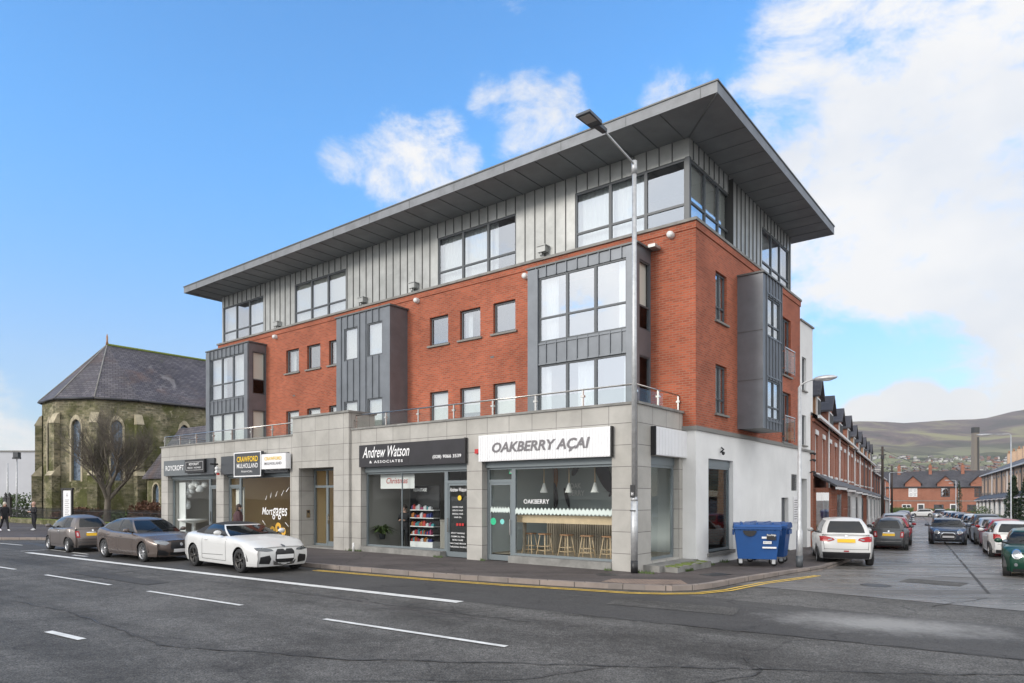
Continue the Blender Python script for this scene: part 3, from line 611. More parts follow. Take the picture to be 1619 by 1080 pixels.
# ---- roof
b = mb('zinc_roof', 'soffit', 'seam_dark')
X0, X1, Y0, Y1 = -28.95, 1.75, 1.42, 14.7
b.box(X0, X1, Y0, Y1, 13.62, 13.94)
b.q([(X0, Y0, 13.615), (X1, Y0, 13.615), (X1, Y1, 13.615), (X0, Y1, 13.615)], 1)
b.box(X0-.03, X1+.03, Y0-.03, Y1, 13.94, 13.985, 2)
b.q([(X0+.3, Y0+.3, 13.99), (X1-.3, Y0+.3, 13.99), (X1-1.5, 8, 14.35), (X0+1.5, 8, 14.35)], 0); b.q([(X0+.3, Y1-.3, 13.99), (X1-.3, Y1-.3, 13.99), (X1-1.5, 8, 14.35), (X0+1.5, 8, 14.35)], 0)
rf = b.build('roof', bld)
b = mb('soffit_joint'); x = X0+.4
while x < X1-1.2:
    b.box(x-.012, x+.012, Y0+.02, 3.2, 13.597, 13.614); x += .92
y = 3.7
while y < Y1: b.box(.13, X1-.02, y-.008, y+.008, 13.605, 13.614); y += .92
b.tube([(.13, 3.2, 13.61), (X1-.02, Y0+.02, 13.61)], .025, 6)
x = X0+1.4
while x < X1: b.box(x-.008, x+.008, Y0-.008, Y0, 13.63, 13.93); x += 2.4
b.build('soffit_joints', rf)
# ---- bays
def bay(x0, x1, yf, z0, z1, wins, seamstep=.42, side=True, wall='zinc_dark', trim=()):
    """zinc box bay on the front: wins = list of (a0,a1,z0,z1,cols,transom,back)"""
    fr = FA(yf); b = mb(wall, 'seam_dark')
    b.wall(fr, x0, x1, z0, z1, [w[:4] for w in wins], .1)
    sd = Fr((x1, yf, 0), (0, 1, 0), (-1, 0, 0)); sl = Fr((x0, yf, 0), (0, 1, 0), (1, 0, 0)); dep = 3-yf
    sh = [(.28, dep-.12, w[2], w[3]) for w in wins] if side else []
    if side == 'split': sh = [(.22, dep-.05, 7.58, 9.78), (.22, dep-.05, 4.95, 6.75)]
    b.wall(sd, 0, dep, z0, z1, sh, .08); b.wall(sl, 0, dep, z0, z1, [], .08)
    b.box(x0-.06, x1+.08, yf-.06, 3.0, z1, z1+.06, 1)
    seams(fr, x0+.36, x1-.3, z0, z1, seamstep, [w[:4] for w in wins], b, 0, .028, .045)
    for t_ in trim: b.box(*t_)
    o = b.build('zinc_bay', bld)
    for w in wins: window(fr, w[0], w[1], w[2], w[3], .05, w[4], w[5], .065, bld, back=w[6], mw=.1, pm=w[7], curt=w[8] if len(w) > 8 else ())
    for h in sh: window(sd, h[0], h[1], h[2], h[3], .04, 1, h[2]+.75 if h[3]-h[2] > 2 else None, .05, bld, back='blind' if h[3]-h[2] > 2 or x0 < -20 else None, bot=h[2]+.78 if h[3]-h[2] > 2 else None, pm='pane_shop')
    return o
bay(-5.33, -1.1, 2.0, 4.8, 10.2, [(-4.88, -1.42, 7.58, 9.84, 3, 8.42, 'curtain', 'pane_warm', [(.18, .86)]), (-4.88, -1.42, 4.95, 6.8, 3, None, 'curtain', 'pane_warm', [(.1, .4), (.6, .92)])], side='split', trim=[(-5.31, -4.88, 1.94, 2.0, 4.8, 10.15), (-1.42, -1.12, 1.94, 2.0, 4.8, 10.15), (-4.88, -1.42, 1.97, 2.0, 6.8, 6.85), (-4.88, -1.42, 1.97, 2.0, 7.5, 7.55)])
bay(-27.55, -23.3, 2.0, 4.8, 10.2, [(-27.15, -23.65, 7.46, 9.74, 3, 8.3, 'curtain', 'pane_warm', [(.35, .62)]), (-27.15, -23.65, 4.95, 6.7, 3, None, 'blind', 'pane')], side='split', trim=[(-27.53, -27.15, 1.94, 2.0, 4.8, 10.15), (-23.65, -23.32, 1.94, 2.0, 4.8, 10.15), (-27.15, -23.65, 1.97, 2.0, 6.7, 6.75), (-27.15, -23.65, 1.97, 2.0, 7.39, 7.44)])
bm = bay(-16.1, -12.54, 2.0, 4.8, 10.23, [(-15.55, -14.62, 8.25, 9.68, 1, None, 'blind', 'pane_warm'), (-13.97, -13.0, 8.25, 9.68, 1, None, 'blind', 'pane_warm'), (-15.55, -14.62, 4.95, 6.45, 1, None, 'blind', 'pane'), (-13.97, -13.0, 4.95, 6.45, 1, None, 'blind', 'pane')], side=False)
# side bay
b = mb('zinc_dark', 'seam_dark'); sx = 1.33; fr = FB(sx)
SW = [(7.12, 8.5, 7.9, 9.3, 2, 8.32, 'blind', 'pane'), (7.12, 8.5, 5.0, 6.38, 2, 5.42, 'blind', 'pane')]
b.wall(fr, 6.6, 8.72, 4.62, 9.98, [w[:4] for w in SW], .1); b.wall(Fr((XR, 6.6, 0), (1, 0, 0), (0, 1, 0)), 0, sx-XR, 4.62, 9.98, [], .1); b.wall(Fr((XR, 8.72, 0), (1, 0, 0), (0, -1, 0)), 0, sx-XR, 4.62, 9.98, [], .1)
b.q([(XR, 6.6, 4.62), (sx, 6.6, 4.62), (sx, 8.72, 4.62), (XR, 8.72, 4.62)], 1); b.box(XR, sx+.06, 6.55, 8.78, 9.98, 10.04, 1)
for zz in (6.45, 7.85, 9.35, 4.9): b.box(sx, sx+.03, 7.05, 8.6, zz, zz+.05, 0)
b.box(XR+.01, sx, 6.585, 6.6, 8.0, 8.02, 1); b.box(XR+.01, sx, 6.585, 6.6, 6.3, 6.32, 1)
seams(fr, 6.95, 8.65, 4.62, 9.98, .34, [w[:4] for w in SW], b, 0, .028, .04); sb = b.build('zinc_bay', bld)
for w in SW: window(fr, w[0], w[1], w[2], w[3], .05, w[4], w[5], .06, bld, back=w[6])
# ---- terrace balustrade
def balustrade(pts, n_each, z0=4.93, z1=5.44):
    r = mb('steel'); P = [Vector((x, y, z1)) for x, y in pts]; r.tube(P, .025, 8); ro = r.build('handrail', bld)
    for (a, c, n) in zip(P[:-1], P[1:], n_each):
        for i in range(n+1):
            if i == 0 and a != P[0]: continue
            p = a.lerp(c, i/n); q_ = mb('steel'); q_.box(p.x-.025, p.x+.025, p.y-.02, p.y+.02, z0, z1-.02); q_.box(p.x-.06, p.x+.06, p.y-.045, p.y+.045, z0+.28, z0+.34); q_.build('railing_post', bld)
        for i in range(n):
            p = a.lerp(c, (i+.04)/n); s_ = a.lerp(c, (i+.96)/n); t = (s_-p).normalized()
            g = mb('balustrade'); g.q([(p.x, p.y, z0+.04), (s_.x, s_.y, z0+.04), (s_.x, s_.y, z1-.08), (p.x, p.y, z1-.08)]); g.build('railing_glass', bld)
balustrade([(-28.4, 2.9), (-28.4, .12), (-16.5, .12)], [2, 7]); balustrade([(-12.4, .12), (-.12, .12), (-.12, 2.95)], [7, 2])
# ---- vents on zinc and brick, small lights
for x, z in ((-22.4, 11.17), (-15.6, 11.2), (-12.25, 11.22), (-5.45, 11.25)):
    b = mb('zinc'); b.box(x-.17, x+.17, 2.95, 3.2, z-.09, z+.12); b.box(x-.2, x+.2, 2.92, 3.2, z+.12, z+.15); b.cyl(x-.05, 3.03, z-.22, z-.09, .05, 8); b.build('vent_box', bld)
for x, z in ((-22.37, 10.5), (-11.9, 10.52), (-6.15, 10.4), (-.37, 10.56)):
    b = mb('white_pvc'); b.lathe([(.001, -.2), (.085, -.2), (.11, -.13), (.11, 0)], 14, 0, 'y', (x, 3.0, z)); b.build('flue_cap', bld)
b = mb('zinc'); b.box(-1.0, -.75, 2.6, 3.0, 10.2, 10.3); b.build('bracket', bld)
for x, z in ((-14.9+7, 7.6), (-20.9, 7.3)): b = mb('seam_dark'); b.box(x, x+.18, 2.99, 3.0, z, z+.07); b.build('air_brick', bld)
# ---- shopfronts
def shopfront(x0, x1, zt, door, sillz=.34, d=.3, trans=2.95, divs=(), pm='pane_shop', fm='shopframe', shutter=True):
    """door = (a0,a1) or None"""
    b = mb(fm); fr = f0
    if shutter: b.fbox(fr, x0, x1, zt-.22, zt, d-.12, d+.1)
    zt2 = zt-.22 if shutter else zt
    segs = []; 
    if door and door[0] - x0 < .3: segs = [(door[1], x1)]
    elif door: segs = [(x0, door[0])]
    else: segs = [(x0, x1)]
    o = b.build('shutter_box', bld) if shutter else None
    for (a, c) in segs:
        b = mb(fm); w = .07
        b.fbox(fr, a, a+w, sillz, zt2, d-.03, d+.05); b.fbox(fr, c-w, c, sillz, zt2, d-.03, d+.05); b.fbox(fr, a+w, c-w, sillz, sillz+w, d-.03, d+.05); b.fbox(fr, a+w, c-w, zt2-w, zt2, d-.03, d+.05)
        for x in divs: b.fbox(fr, x-.02, x+.02, sillz+w, zt2-w, d-.01, d+.03)
        o = b.build('shop_window', bld)
        g = mb(pm); g.q([fr.pt(a+w, sillz+w, d+.01), fr.pt(c-w, sillz+w, d+.01), fr.pt(c-w, zt2-w, d+.01), fr.pt(a+w, zt2-w, d+.01)]); g.build('pane', o)
        s_ = mb('coping'); s_.fbox(fr, a, c, .1, sillz-.003, -.03, d+.06); s_.build('sill', o)
    if door:
        a, c = door; b = mb(fm); w = .09
        b.fbox(fr, a, a+w, .14, zt2, d-.03, d+.05); b.fbox(fr, c-w, c, .14, zt2, d-.03, d+.05); b.fbox(fr, a+w, c-w, trans-.24, trans-.14, d-.03, d+.05); b.fbox(fr, a+w, c-w, .14, .32, d-.03, d+.05); b.fbox(fr, a+w, c-w, zt2-.06, zt2, d-.03, d+.05)
        b.fbox(fr, a+w, a+w+.07, .32, trans-.24, d-.01, d+.04); b.fbox(fr, c-w-.07, c-w, .32, trans-.24, d-.01, d+.04); b.fbox(fr, a+w+.07, c-w-.07, trans-.32, trans-.24, d-.01, d+.04)
        o = b.build('shop_door', bld)
        g = mb(pm); g.q([fr.pt(a+w, .32, d+.01), fr.pt(c-w, .32, d+.01), fr.pt(c-w, zt2, d+.01), fr.pt(a+w, zt2, d+.01)]); g.build('pane', o)
        h = mb('steel'); h.fbox(fr, a+w+.02 if door[0]-x0 > .3 else c-w-.05, a+w+.05 if door[0]-x0 > .3 else c-w-.02, 1.0, 1.5, d-.09, d-.06); h.build('handle', o)
    # interior
def room(x0, x1, y0, y1, z0, z1, wallm, floorm, ceilm=None, open_right=False):
    b = mb(wallm, floorm, ceilm or wallm)
    b.q([(x0, y1, z0), (x1, y1, z0), (x1, y1, z1), (x0, y1, z1)]); b.q([(x0, y0, z0), (x0, y1, z0), (x0, y1, z1), (x0, y0, z1)]); (b.q([(x1, y0, z0), (x1, y1, z0), (x1, y1, z1), (x1, y0, z1)]) if not open_right else [b.q([(x1, a, z0), (x1, c, z0), (x1, c, z1), (x1, a, z1)]) for a, c in ((y0, .83), (2.72, y1))])
    b.q([(x0, y0, z0), (x1, y0, z0), (x1, y1, z0), (x0, y1, z0)], 1); b.q([(x0, y0, z1), (x1, y0, z1), (x1, y1, z1), (x0, y1, z1)], 2)
    return b.build('shop_room', bld)
mat('mural_wall', (.50, .55, .56), .8); mat('floor_wood', (.40, .33, .25), .5); mat('warm_wall', (.75, .58, .34), .8)
mat('pane_sticker', (.62, .70, .66), .5)
shopfront(-27.8, -22.82, 3.4, (-23.95, -22.82), .34); room(-27.75, -22.5, .42, 4.2, .2, 3.85, 'interior', 'floor_wood')
shopfront(-22.14, -16.66, 3.4, (-22.14, -21.1), .34, divs=()); room(-22.2, -16.5, .42, 5, .2, 3.85, 'warm_wall', 'floor_wood')
shopfront(-11.95, -6.42, 3.4, (-7.66, -6.42), .32, divs=(-9.95,)); room(-12.2, -6.2, .42, 6, .16, 3.85, 'interior', 'dark_int', 'interior_light')
shopfront(-5.75, -.82, 3.42, (-5.75, -4.62), .34); room(-5.85, -.02, .42, 4.4, .34, 3.85, 'mural_wall', 'floor_wood', 'interior', True)
window(FB(0), .83, 2.72, .36, 3.2, .2, 1, None, .08, bld, 'shopframe', 'pane_shop', None, name='shop_window'); b = mb('shopframe'); b.fbox(FB(0), .83, 2.72, 3.2, 3.45, .15, .3); b.build('shutter_box', bld)
# apartments' entrance door
b = mb('shopframe'); fr = f0
for a in (-15.8, -14.95, -13.62): b.fbox(fr, a, a+.08, .16, 3.42, .6, .68)
b.fbox(fr, -15.72, -13.62, 3.34, 3.42, .6, .68); b.fbox(fr, -15.72, -14.95, 2.62, 2.72, .6, .68); b.fbox(fr, -14.87, -13.62, 2.62, 2.72, .6, .68); b.fbox(fr, -14.87, -13.62, .16, .36, .61, .67); b.fbox(fr, -15.72, -14.95, .16, .26, .61, .67)
for a in (-14.87, -13.7): b.fbox(fr, a, a+.08, .36, 2.62, .59, .66)
ed = b.build('entrance_door', bld); g = mb('pane_shop'); g.q([fr.pt(-15.75, .2, .64), fr.pt(-13.6, .2, .64), fr.pt(-13.6, 3.4, .64), fr.pt(-15.75, 3.4, .64)]); g.build('pane', ed)
h = mb('steel'); h.fbox(fr, -14.76, -14.72, 1.1, 1.5, .52, .55); h.fbox(fr, -14.78, -14.70, 1.25, 1.4, .55, .59); h.build('handle', ed)
room(-15.9, -13.4, .7, 5, .16, 3.4, 'warm_wall', 'floor_wood')
b = mb('steel', 'black'); b.fbox(Fr((-15.86, 0, 0), (0, 1, 0), (-1, 0, 0)), .25, .42, 1.35, 1.68, -.03, 0); b.fbox(Fr((-15.86, 0, 0), (0, 1, 0), (-1, 0, 0)), .28, .39, 1.55, 1.65, -.035, -.03, 1); b.build('intercom', bld)
b = mb('coping'); b.box(-15.86, -13.5, -.12, .8, .1, .165); b.build('door_step', bld)
mat('wood_slat', (.27, .225, .17), .6)
mat('pole_dark', (.055, .042, .035), .85)
mat('sticker_orange', (.75, .42, .05), .6)
# ================================================================== signs and shop contents
def T(name, x, y, z=0, rz=0, label=None, cat=None, group=None): return empty(name, LB(x, y, z), ROTB+rz, label, cat, group)
# hairdresser's fascia
s = T('shop_sign', -11.92, -.02, 3.38, label='wide black fascia sign with white script lettering and a phone number', cat='shop sign')
b = mb('black_panel', 'black'); b.box(0, 5.5, -.10, 0, 0, .84); b.box(5.5, 5.54, -.12, 0, -.02, .86, 1); b.box(2.74, 2.75, -.103, -.1, 0, .84, 1); b.build('panel', s)
text('lettering', 'Andrew Watson', .42, 2.6, 'text_white', s, (.22, -.102, .34), RA, shear=.35, bold=.008)
text('lettering', '& ASSOCIATES', .10, 1.85, 'text_white', s, (.62, -.102, .13), RA, bold=.012, spacing=1.3)
text('lettering', '(028) 9066 3539', .15, 1.35, 'text_white', s, (4.0, -.102, .17), RA, bold=.012)
# acai bar fascia
s = T('shop_sign', -5.78, -.02, 3.40, label='wide white ribbed fascia sign with grey slanted capital letters', cat='shop sign')
b = mb('white_sign'); b.box(0, 5.0, -.12, 0, 0, .86)
for i in range(50): b.box(.03+i*.1, .09+i*.1, -.135, -.12, .02, .84)
b.build('panel', s); e_ = mb('black'); e_.box(5.0, 5.03, -.14, 0, -.01, .87); e_.build('end_cap', s)
text('lettering', 'OAKBERRY A\u00c7AI', .40, 3.72, 'text_grey', s, (.6, -.137, .20), RA, shear=.22, bold=.030)
# blank side sign
s = T('shop_sign', 0, .85, 3.46, label='blank white ribbed sign box on the short side wall of the corner shop', cat='shop sign')
b = mb('white_sign', 'black'); b.box(0, .14, 0, 2.25, 0, .82); b.box(0, .16, -.04, 0, -.01, .83, 1)
for i in range(22): b.box(.14, .152, .03+i*.1, .09+i*.1, .02, .80)
b.build('panel', s)
# left shops
s = T('shop_sign', -28.04, -.02, 3.33, label='grey fascia panel with white serif capitals on the leftmost shop', cat='shop sign')
b = mb('grey_panel', 'dgrey_panel'); b.box(0, 3.95, -.08, 0, 0, .8); b.box(3.95, 5.2, -.09, 0, 0, .8, 1); b.build('panel', s)
text('lettering', 'ROYCROFT', .27, 1.95, 'text_white', s, (.22, -.082, .27), RA, bold=.012)
for i in range(7): text('lettering', '&' if i == 3 else 'o', .05, .05, 'text_white', s, (2.36, -.082, .12+i*.08), RA)
s = T('hanging_board', -25.5, -.13, 3.45, label='small dark framed board over the leftmost shop window with thin lines of lettering', cat='sign board')
b = mb('black', 'text_white'); b.box(0, 1.95, -.10, 0, 0, .66)
for (a, c, e, f) in ((.12, 1.83, .12, .13), (.12, 1.83, .53, .54), (.12, .13, .13, .53), (1.82, 1.83, .13, .53)): b.box(a, c, -.106, -.1, e, f, 1)
b.build('panel', s); text('lettering', 'ROYCROFT', .12, 1.0, 'text_white', s, (.47, -.103, .36), RA, bold=.01); text('lettering', 'REDD  HOMES', .08, 1.3, 'text_white', s, (.33, -.103, .2), RA)
s = T('shop_sign', -22.2, -.02, 3.30, label='plain dark grey fascia panel behind the framed square sign', cat='shop sign')
b = mb('dgrey_panel'); b.box(0, 5.5, -.08, 0, 0, .86); b.build('panel', s); text('lettering', '02890 661144', .13, 1.25, 'text_white', s, (4.15, -.082, .10), RA, bold=.01)
s = T('shop_sign', -20.75, -.11, 3.15, label='square dark framed sign with yellow and white lettering', cat='shop sign')
b = mb('dgrey_panel', 'white_sign'); b.box(0, 2.25, -.14, 0, 0, 1.13)
for (a, c, e, f) in ((0, 2.25, 0, .05), (0, 2.25, 1.08, 1.13), (0, .05, .05, 1.08), (2.2, 2.25, .05, 1.08)): b.box(a, c, -.16, -.14, e, f, 1)
b.build('panel', s)
text('lettering', 'CRAWFORD', .25, 1.75, 'text_yellow', s, (.25, -.143, .68), RA, bold=.02); text('lettering', 'MULHOLLAND', .21, 1.75, 'text_white', s, (.25, -.143, .40), RA, bold=.008); text('lettering', 'FINANCIAL', .08, .95, 'text_white', s, (.62, -.143, .2), RA)
s = T('projecting_sign', -18.3, -.11, 3.45, label='white box sign with yellow and grey lettering beside the square dark sign', cat='shop sign')
b = mb('white_sign'); b.box(0, 1.85, -.25, 0, 0, .66); b.build('panel', s)
text('lettering', 'CRAWFORD', .15, 1.3, 'text_yellow', s, (.25, -.253, .38), RA, bold=.015); text('lettering', 'MULHOLLAND', .12, 1.3, 'text_grey', s, (.25, -.253, .18), RA, bold=.008)
# door notices and window lettering of the shops
def decal_text(txts, x, y, label, cat='window lettering', m='text_white'):
    s = T('window_lettering', x, y, 0, label=label, cat=cat)
    for (t, dx, z, h, w, *r) in txts: text('lettering', t, h, w, r[0] if r else m, s, (dx, 0, z), RA, shear=.2 if len(r) > 1 else 0, bold=.008)
    return s
decal_text([('Mort', 0, 1.42, .34, .85, 'text_white', 1), ('gages', .82, 1.22, .52, 1.15, 'text_white', 1), ('Andrew Crawford', .5, 1.9, .05, .8, 'text_yellow')][:2], -19.2, .24, 'large white handwritten style word across the mortgage shop window')
decal_text([('Andrew Watson', .0, 2.42, .14, .78, 'text_white', 1), ('LADIES HAIR', .12, 1.86, .05, .5), ('GENTS HAIR', .12, 1.74, .05, .5), ('BRIDAL HAIR', .12, 1.62, .05, .5), ('HAIR SPA', .2, 1.50, .05, .35), ('SPRAY TANNING', .05, .95, .05, .65), ('CHEMICAL PEEL', .05, .83, .05, .65), ('SKIN CARE', .12, .71, .05, .5), ('NAILS AND BROWS', .0, .59, .05, .75), ('THREADING WAXING', .0, .47, .05, .78)], -7.45, .26, 'white lettering on the glass of the black hairdresser door')
s = T('door_film', -7.55, .27, .34, label='black film behind the lower glass of the hairdresser door', cat='window film')
b = mb('black'); b.box(0, 1.0, .055, .058, 0, 1.9); b.build('film', s)
s = T('door_sticker', -7.35, .26, 1.35, label='round pink sticker and icons on the hairdresser door', cat='sticker'); b = mb('text_yellow', 'red_plastic'); b.lathe([(.001, 0), (.09, 0)], 16, 0, 'y', (.35, 0, .85))
for i in range(3): b.box(.2+i*.13, .29+i*.13, -.002, 0, -.12, -.03, 1)
b.build('sticker', s)
decal_text([('OAKBERRY', .3, 2.02, .14, 1.0)], -4.5, .26, 'small white word on the acai bar window above the zigzag film')
s = T('window_film', -4.55, .265, 0, label='pale zigzag band of film across the acai bar window', cat='window film'); b = mb('pane_sticker'); n = 26
for i in range(n):
    a = i*3.65/n; c = (i+1)*3.65/n; m_ = (a+c)/2
    b.q([(a, 0, 1.66), (m_, 0, 1.72), (m_, 0, 1.90), (a, 0, 1.82)]); b.q([(m_, 0, 1.72), (c, 0, 1.66), (c, 0, 1.82), (m_, 0, 1.90)])
b.build('film', s)
s = T('window_film', -5.6, .265, 0, label='pale zigzag band of film across the acai bar door with green sticker below', cat='window film'); b = mb('pane_sticker', mat('sticker_green', (.03, .5, .25), .5), mat('sticker_teal', (.2, .6, .55), .5)); n = 7
for i in range(n):
    a = i*.82/n; c = (i+1)*.82/n; m_ = (a+c)/2
    b.q([(a, 0, 1.70), (m_, 0, 1.76), (m_, 0, 1.92), (a, 0, 1.84)]); b.q([(m_, 0, 1.76), (c, 0, 1.70), (c, 0, 1.84), (m_, 0, 1.92)])
b.lathe([(.001, 0), (.12, 0)], 16, 1, 'y', (.12, 0, 1.42)); b.lathe([(.001, 0), (.09, 0)], 12, 2, 'y', (.5, 0, 1.42)); b.build('film', s)
s = T('exit_sign', -5.0, .5, 3.0, label='small green exit sign above the acai bar door', cat='exit sign'); b = mb('sticker_green', 'white'); b.box(0, .32, 0, .03, 0, .16); b.box(.04, .12, -.004, 0, .03, .12, 1); b.box(.18, .24, -.004, 0, .03, .13, 1); b.build('panel', s)
for (x, z, lab) in ((-22.43, 3.48, 'white dome security camera on the stone pier between the two left shops'),):
    s = T('security_camera', x, -.02, z, label=lab, cat='security camera'); b = mb('white_pvc', 'black', 'red_plastic'); b.box(-.06, .06, -.12, 0, 0, .1); b.blob((0, -.16, .12), .10); b.blob((.05, -.2, -.05), (.09, .09, .09)); b.box(-.02, .02, -.5, -.1, .28, .36, 1); b.box(.06, .14, -.2, -.1, -.2, -.1, 2); b.build('camera_body', s)
s = T('alarm_box', -6.0, -.02, 3.68, label='small red alarm box on the pier beside the white fascia', cat='alarm box'); b = mb('red_plastic'); b.box(0, .16, -.07, 0, 0, .15); b.build('case', s)
s = T('security_camera', XR+.02, 5.0, 3.72, label='black security camera on the white side wall above the tall window', cat='security camera'); b = mb('black', 'white_pvc'); b.tube([(0, 0, 0), (.16, -.05, .14), (.1, -.2, .22)], .035, 8); b.blob((.12, .02, -.04), (.08, .06, .09)); b.box(-.02, .04, .05, .14, .1, .22, 1); b.build('camera_body', s); s.scale = (.7, .6, .7)
# bollard pipe and weeds by the wall
s = T('vent_pipe', -12.1, -.25, .12, label='short white pipe standing against the stone pier left of the hairdresser window', cat='pipe'); b = mb('white_pvc'); b.cyl(0, 0, 0, .34, .045, 10, 0, .035); b.build('pipe', s)
b = mb('leaf')
random.seed(3)
for (cx, cy, w) in ((-12.3, -.1, .45), (-7.7, -.08, .2), (.25, -.1, .3), (-.9, -.1, .12), (-5.7, -.05, .1), (1.0, 1.3, .25), (.75, 5, .2), (.9, 8, .2), (.7, 9.7, .4), (.6, 12, .4), (.8, 3.5, .35)):
    for i in range(int(90*w/.3)):
        x = cx+random.uniform(-w, w); y = cy+random.uniform(-.06, .06)+(random.uniform(-w, w) if cx > .3 else 0); h = random.uniform(.03, .11); z = .12-.0118*max(0, y)
        if cx > .3: x = max(XR+.03 if y > 3 else .96, cx-.3+random.random()*.25)
        b.q([(x, y, z), (x+.02, y+.005, z), (x+random.uniform(-.04, .05), y+random.uniform(-.04, .04), z+h)])
o = b.build('weeds', None, C0, ROTB); tag(o, 'tufts of green weeds along the foot of the stone wall', 'weeds', kind='stuff')
# bar interior: counter, stools, pendant lamps, plant, mural
s = T('bar_counter', -4.7, .5, .34, label='pale wooden bar counter behind the corner shop window', cat='counter'); b = mb('wood'); b.box(0, 3.85, .05, .55, 1.06, 1.30); b.build('top', s)
b = mb('wood_slat')
for x in (.05, 3.7): b.box(x, x+.08, .3, .4, 0, 1.06)
for i in range(44): b.box(.0+i*.088, .06+i*.088, 1.75, 1.80, 0, 1.1)
b.build('slatted_panel', s)
st0 = None
STL = ['first bar stool from the door', 'second bar stool from the door', 'middle bar stool under the counter', 'fourth bar stool from the door', 'last bar stool beside the right pier']
for i, x in enumerate((-4.5, -3.9, -3.05, -2.28, -1.5)):
    if st0 is None:
        s = T('bar_stool', x, 1.0, .34, label=STL[0]+', pale wooden frame with brown seat', cat='stool', group='bar stools at the window counter')
        b = mb('wood_dark'); b.box(-.17, .17, -.14, .14, .66, .70); b.build('seat', s)
        for (sx_, sy_) in ((-1, -1), (1, -1), (1, 1), (-1, 1)): b = mb('wood'); b.tube([(sx_*.21, sy_*.18, 0), (sx_*.12, sy_*.1, .66)], .016, 6); b.build('leg', s)
        b = mb('wood')
        for z in (.15, .28):
            k_ = .2-(.09*z/.66); P = [(-k_, -k_*.85, z), (k_, -k_*.85, z), (k_, k_*.85, z), (-k_, k_*.85, z)]
            for a in range(4): b.tube([P[a], P[(a+1) % 4]], .011, 5)
        b.build('foot_rail', s); st0 = s
    else: s = copy_tree(st0); s.location = LB(x, 1.0, .34); s.rotation_euler.z = ROTB+random.uniform(-.3, .3); s['label'] = STL[i]+', pale wooden frame with brown seat'
pl0 = None
for i, x in enumerate((-4.36, -3.35, -2.36)):
    lab = ('left', 'middle', 'right')[i]+' white cone pendant lamp hanging above the window counter'
    if pl0 is None:
        s = T('pendant_lamp', x, 1.6, 2.38, label=lab, cat='pendant lamp', group='pendant lamps in the acai bar'); b = mb('white'); b.lathe([(.14, 0), (.10, .1), (.05, .26), (.03, .32)], 16); b.build('lamp_shade', s); b = mb('wood'); b.cyl(0, 0, .32, .8, .022, 8); b.build('stem', s); b = mb('white'); b.cyl(0, 0, .8, 1.45, .008, 6); b.build('cord', s); pl0 = s
    else: s = copy_tree(pl0); s.location = LB(x, 1.6, 2.38); s['label'] = lab
mat('mural_orange', (.45, .20, .08), .8); mat('mural_dark', (.06, .05, .06), .8)
s = T('wall_mural', -5.0, 4.33, 0, label='painted wall decoration of large orange and dark leaf shapes inside the acai bar', cat='mural')
b = mb('mural_orange', 'mural_dark')
def ell(b, cx, cz, rx, rz, m, rot=0):
    P = []
    for i in range(18):
        a = 2*pi*i/18; x = rx*cos(a); z = rz*sin(a); P.append((cx+x*cos(rot)-z*sin(rot), -.004*m, cz+x*sin(rot)+z*cos(rot)))
    b.q(P, m)
MX = -1.75
ell(b, MX+.55, 2.9, .55, 1.0, 0, -.1); ell(b, MX+.25, 3.1, .16, .6, 1, .2); ell(b, MX+.95, 2.3, .14, .5, 1, .1); ell(b, MX+3.05, 3.2, .28, .9, 1, .45); ell(b, MX+1.9, 3.3, .12, .32, 1, -.5); ell(b, MX+3.7, 2.7, .1, .6, 1, -.7); ell(b, MX+1.5, 2.2, .08, .4, 1, .3)
b.build('painting', s); text('lettering', 'OAK', .2, .5, 'text_white', s, (MX+1.65, -.01, 2.55), RA, bold=.02); text('lettering', 'BERRY', .2, .7, 'text_white', s, (MX+1.6, -.01, 2.28), RA, bold=.02)
def leafy(b, x, y, z, n, L_, m=0, droop=.6):
    for i in range(n):
        a = 2*pi*random.random(); l = L_*random.uniform(.6, 1.1); e = random.uniform(.35, 1.2); w = .035
        d = Vector((cos(a)*cos(e), sin(a)*cos(e), sin(e))); p = Vector((-sin(a), cos(a), 0))*w; o_ = Vector((x, y, z)); m1 = o_+d*l*.55; t = o_+d*l+Vector((cos(a), sin(a), 0))*l*.15-Vector((0, 0, l*droop*.5))
        b.q([o_-p*.5, o_+p*.5, m1+p, m1-p], m); b.q([m1-p, m1+p, t], m)
for (x, y, z, n, l, lab) in ((-3.2, .95, 1.64, 60, .34, 'spiky green potted plant on the window counter of the acai bar'), (-11.75, .9, .75, 110, .75, 'tall arching green potted plant in the hairdresser window')):
    s = T('potted_plant', x, y, z-.2, label=lab, cat='plant'); b = mb('dgrey_panel'); b.lathe([(.001, 0), (.1, 0), (.14, .2)], 14); b.build('pot', s); b = mb('leaf'); leafy(b, 0, 0, .2, n, l, 0, .9); b.build('foliage', s)
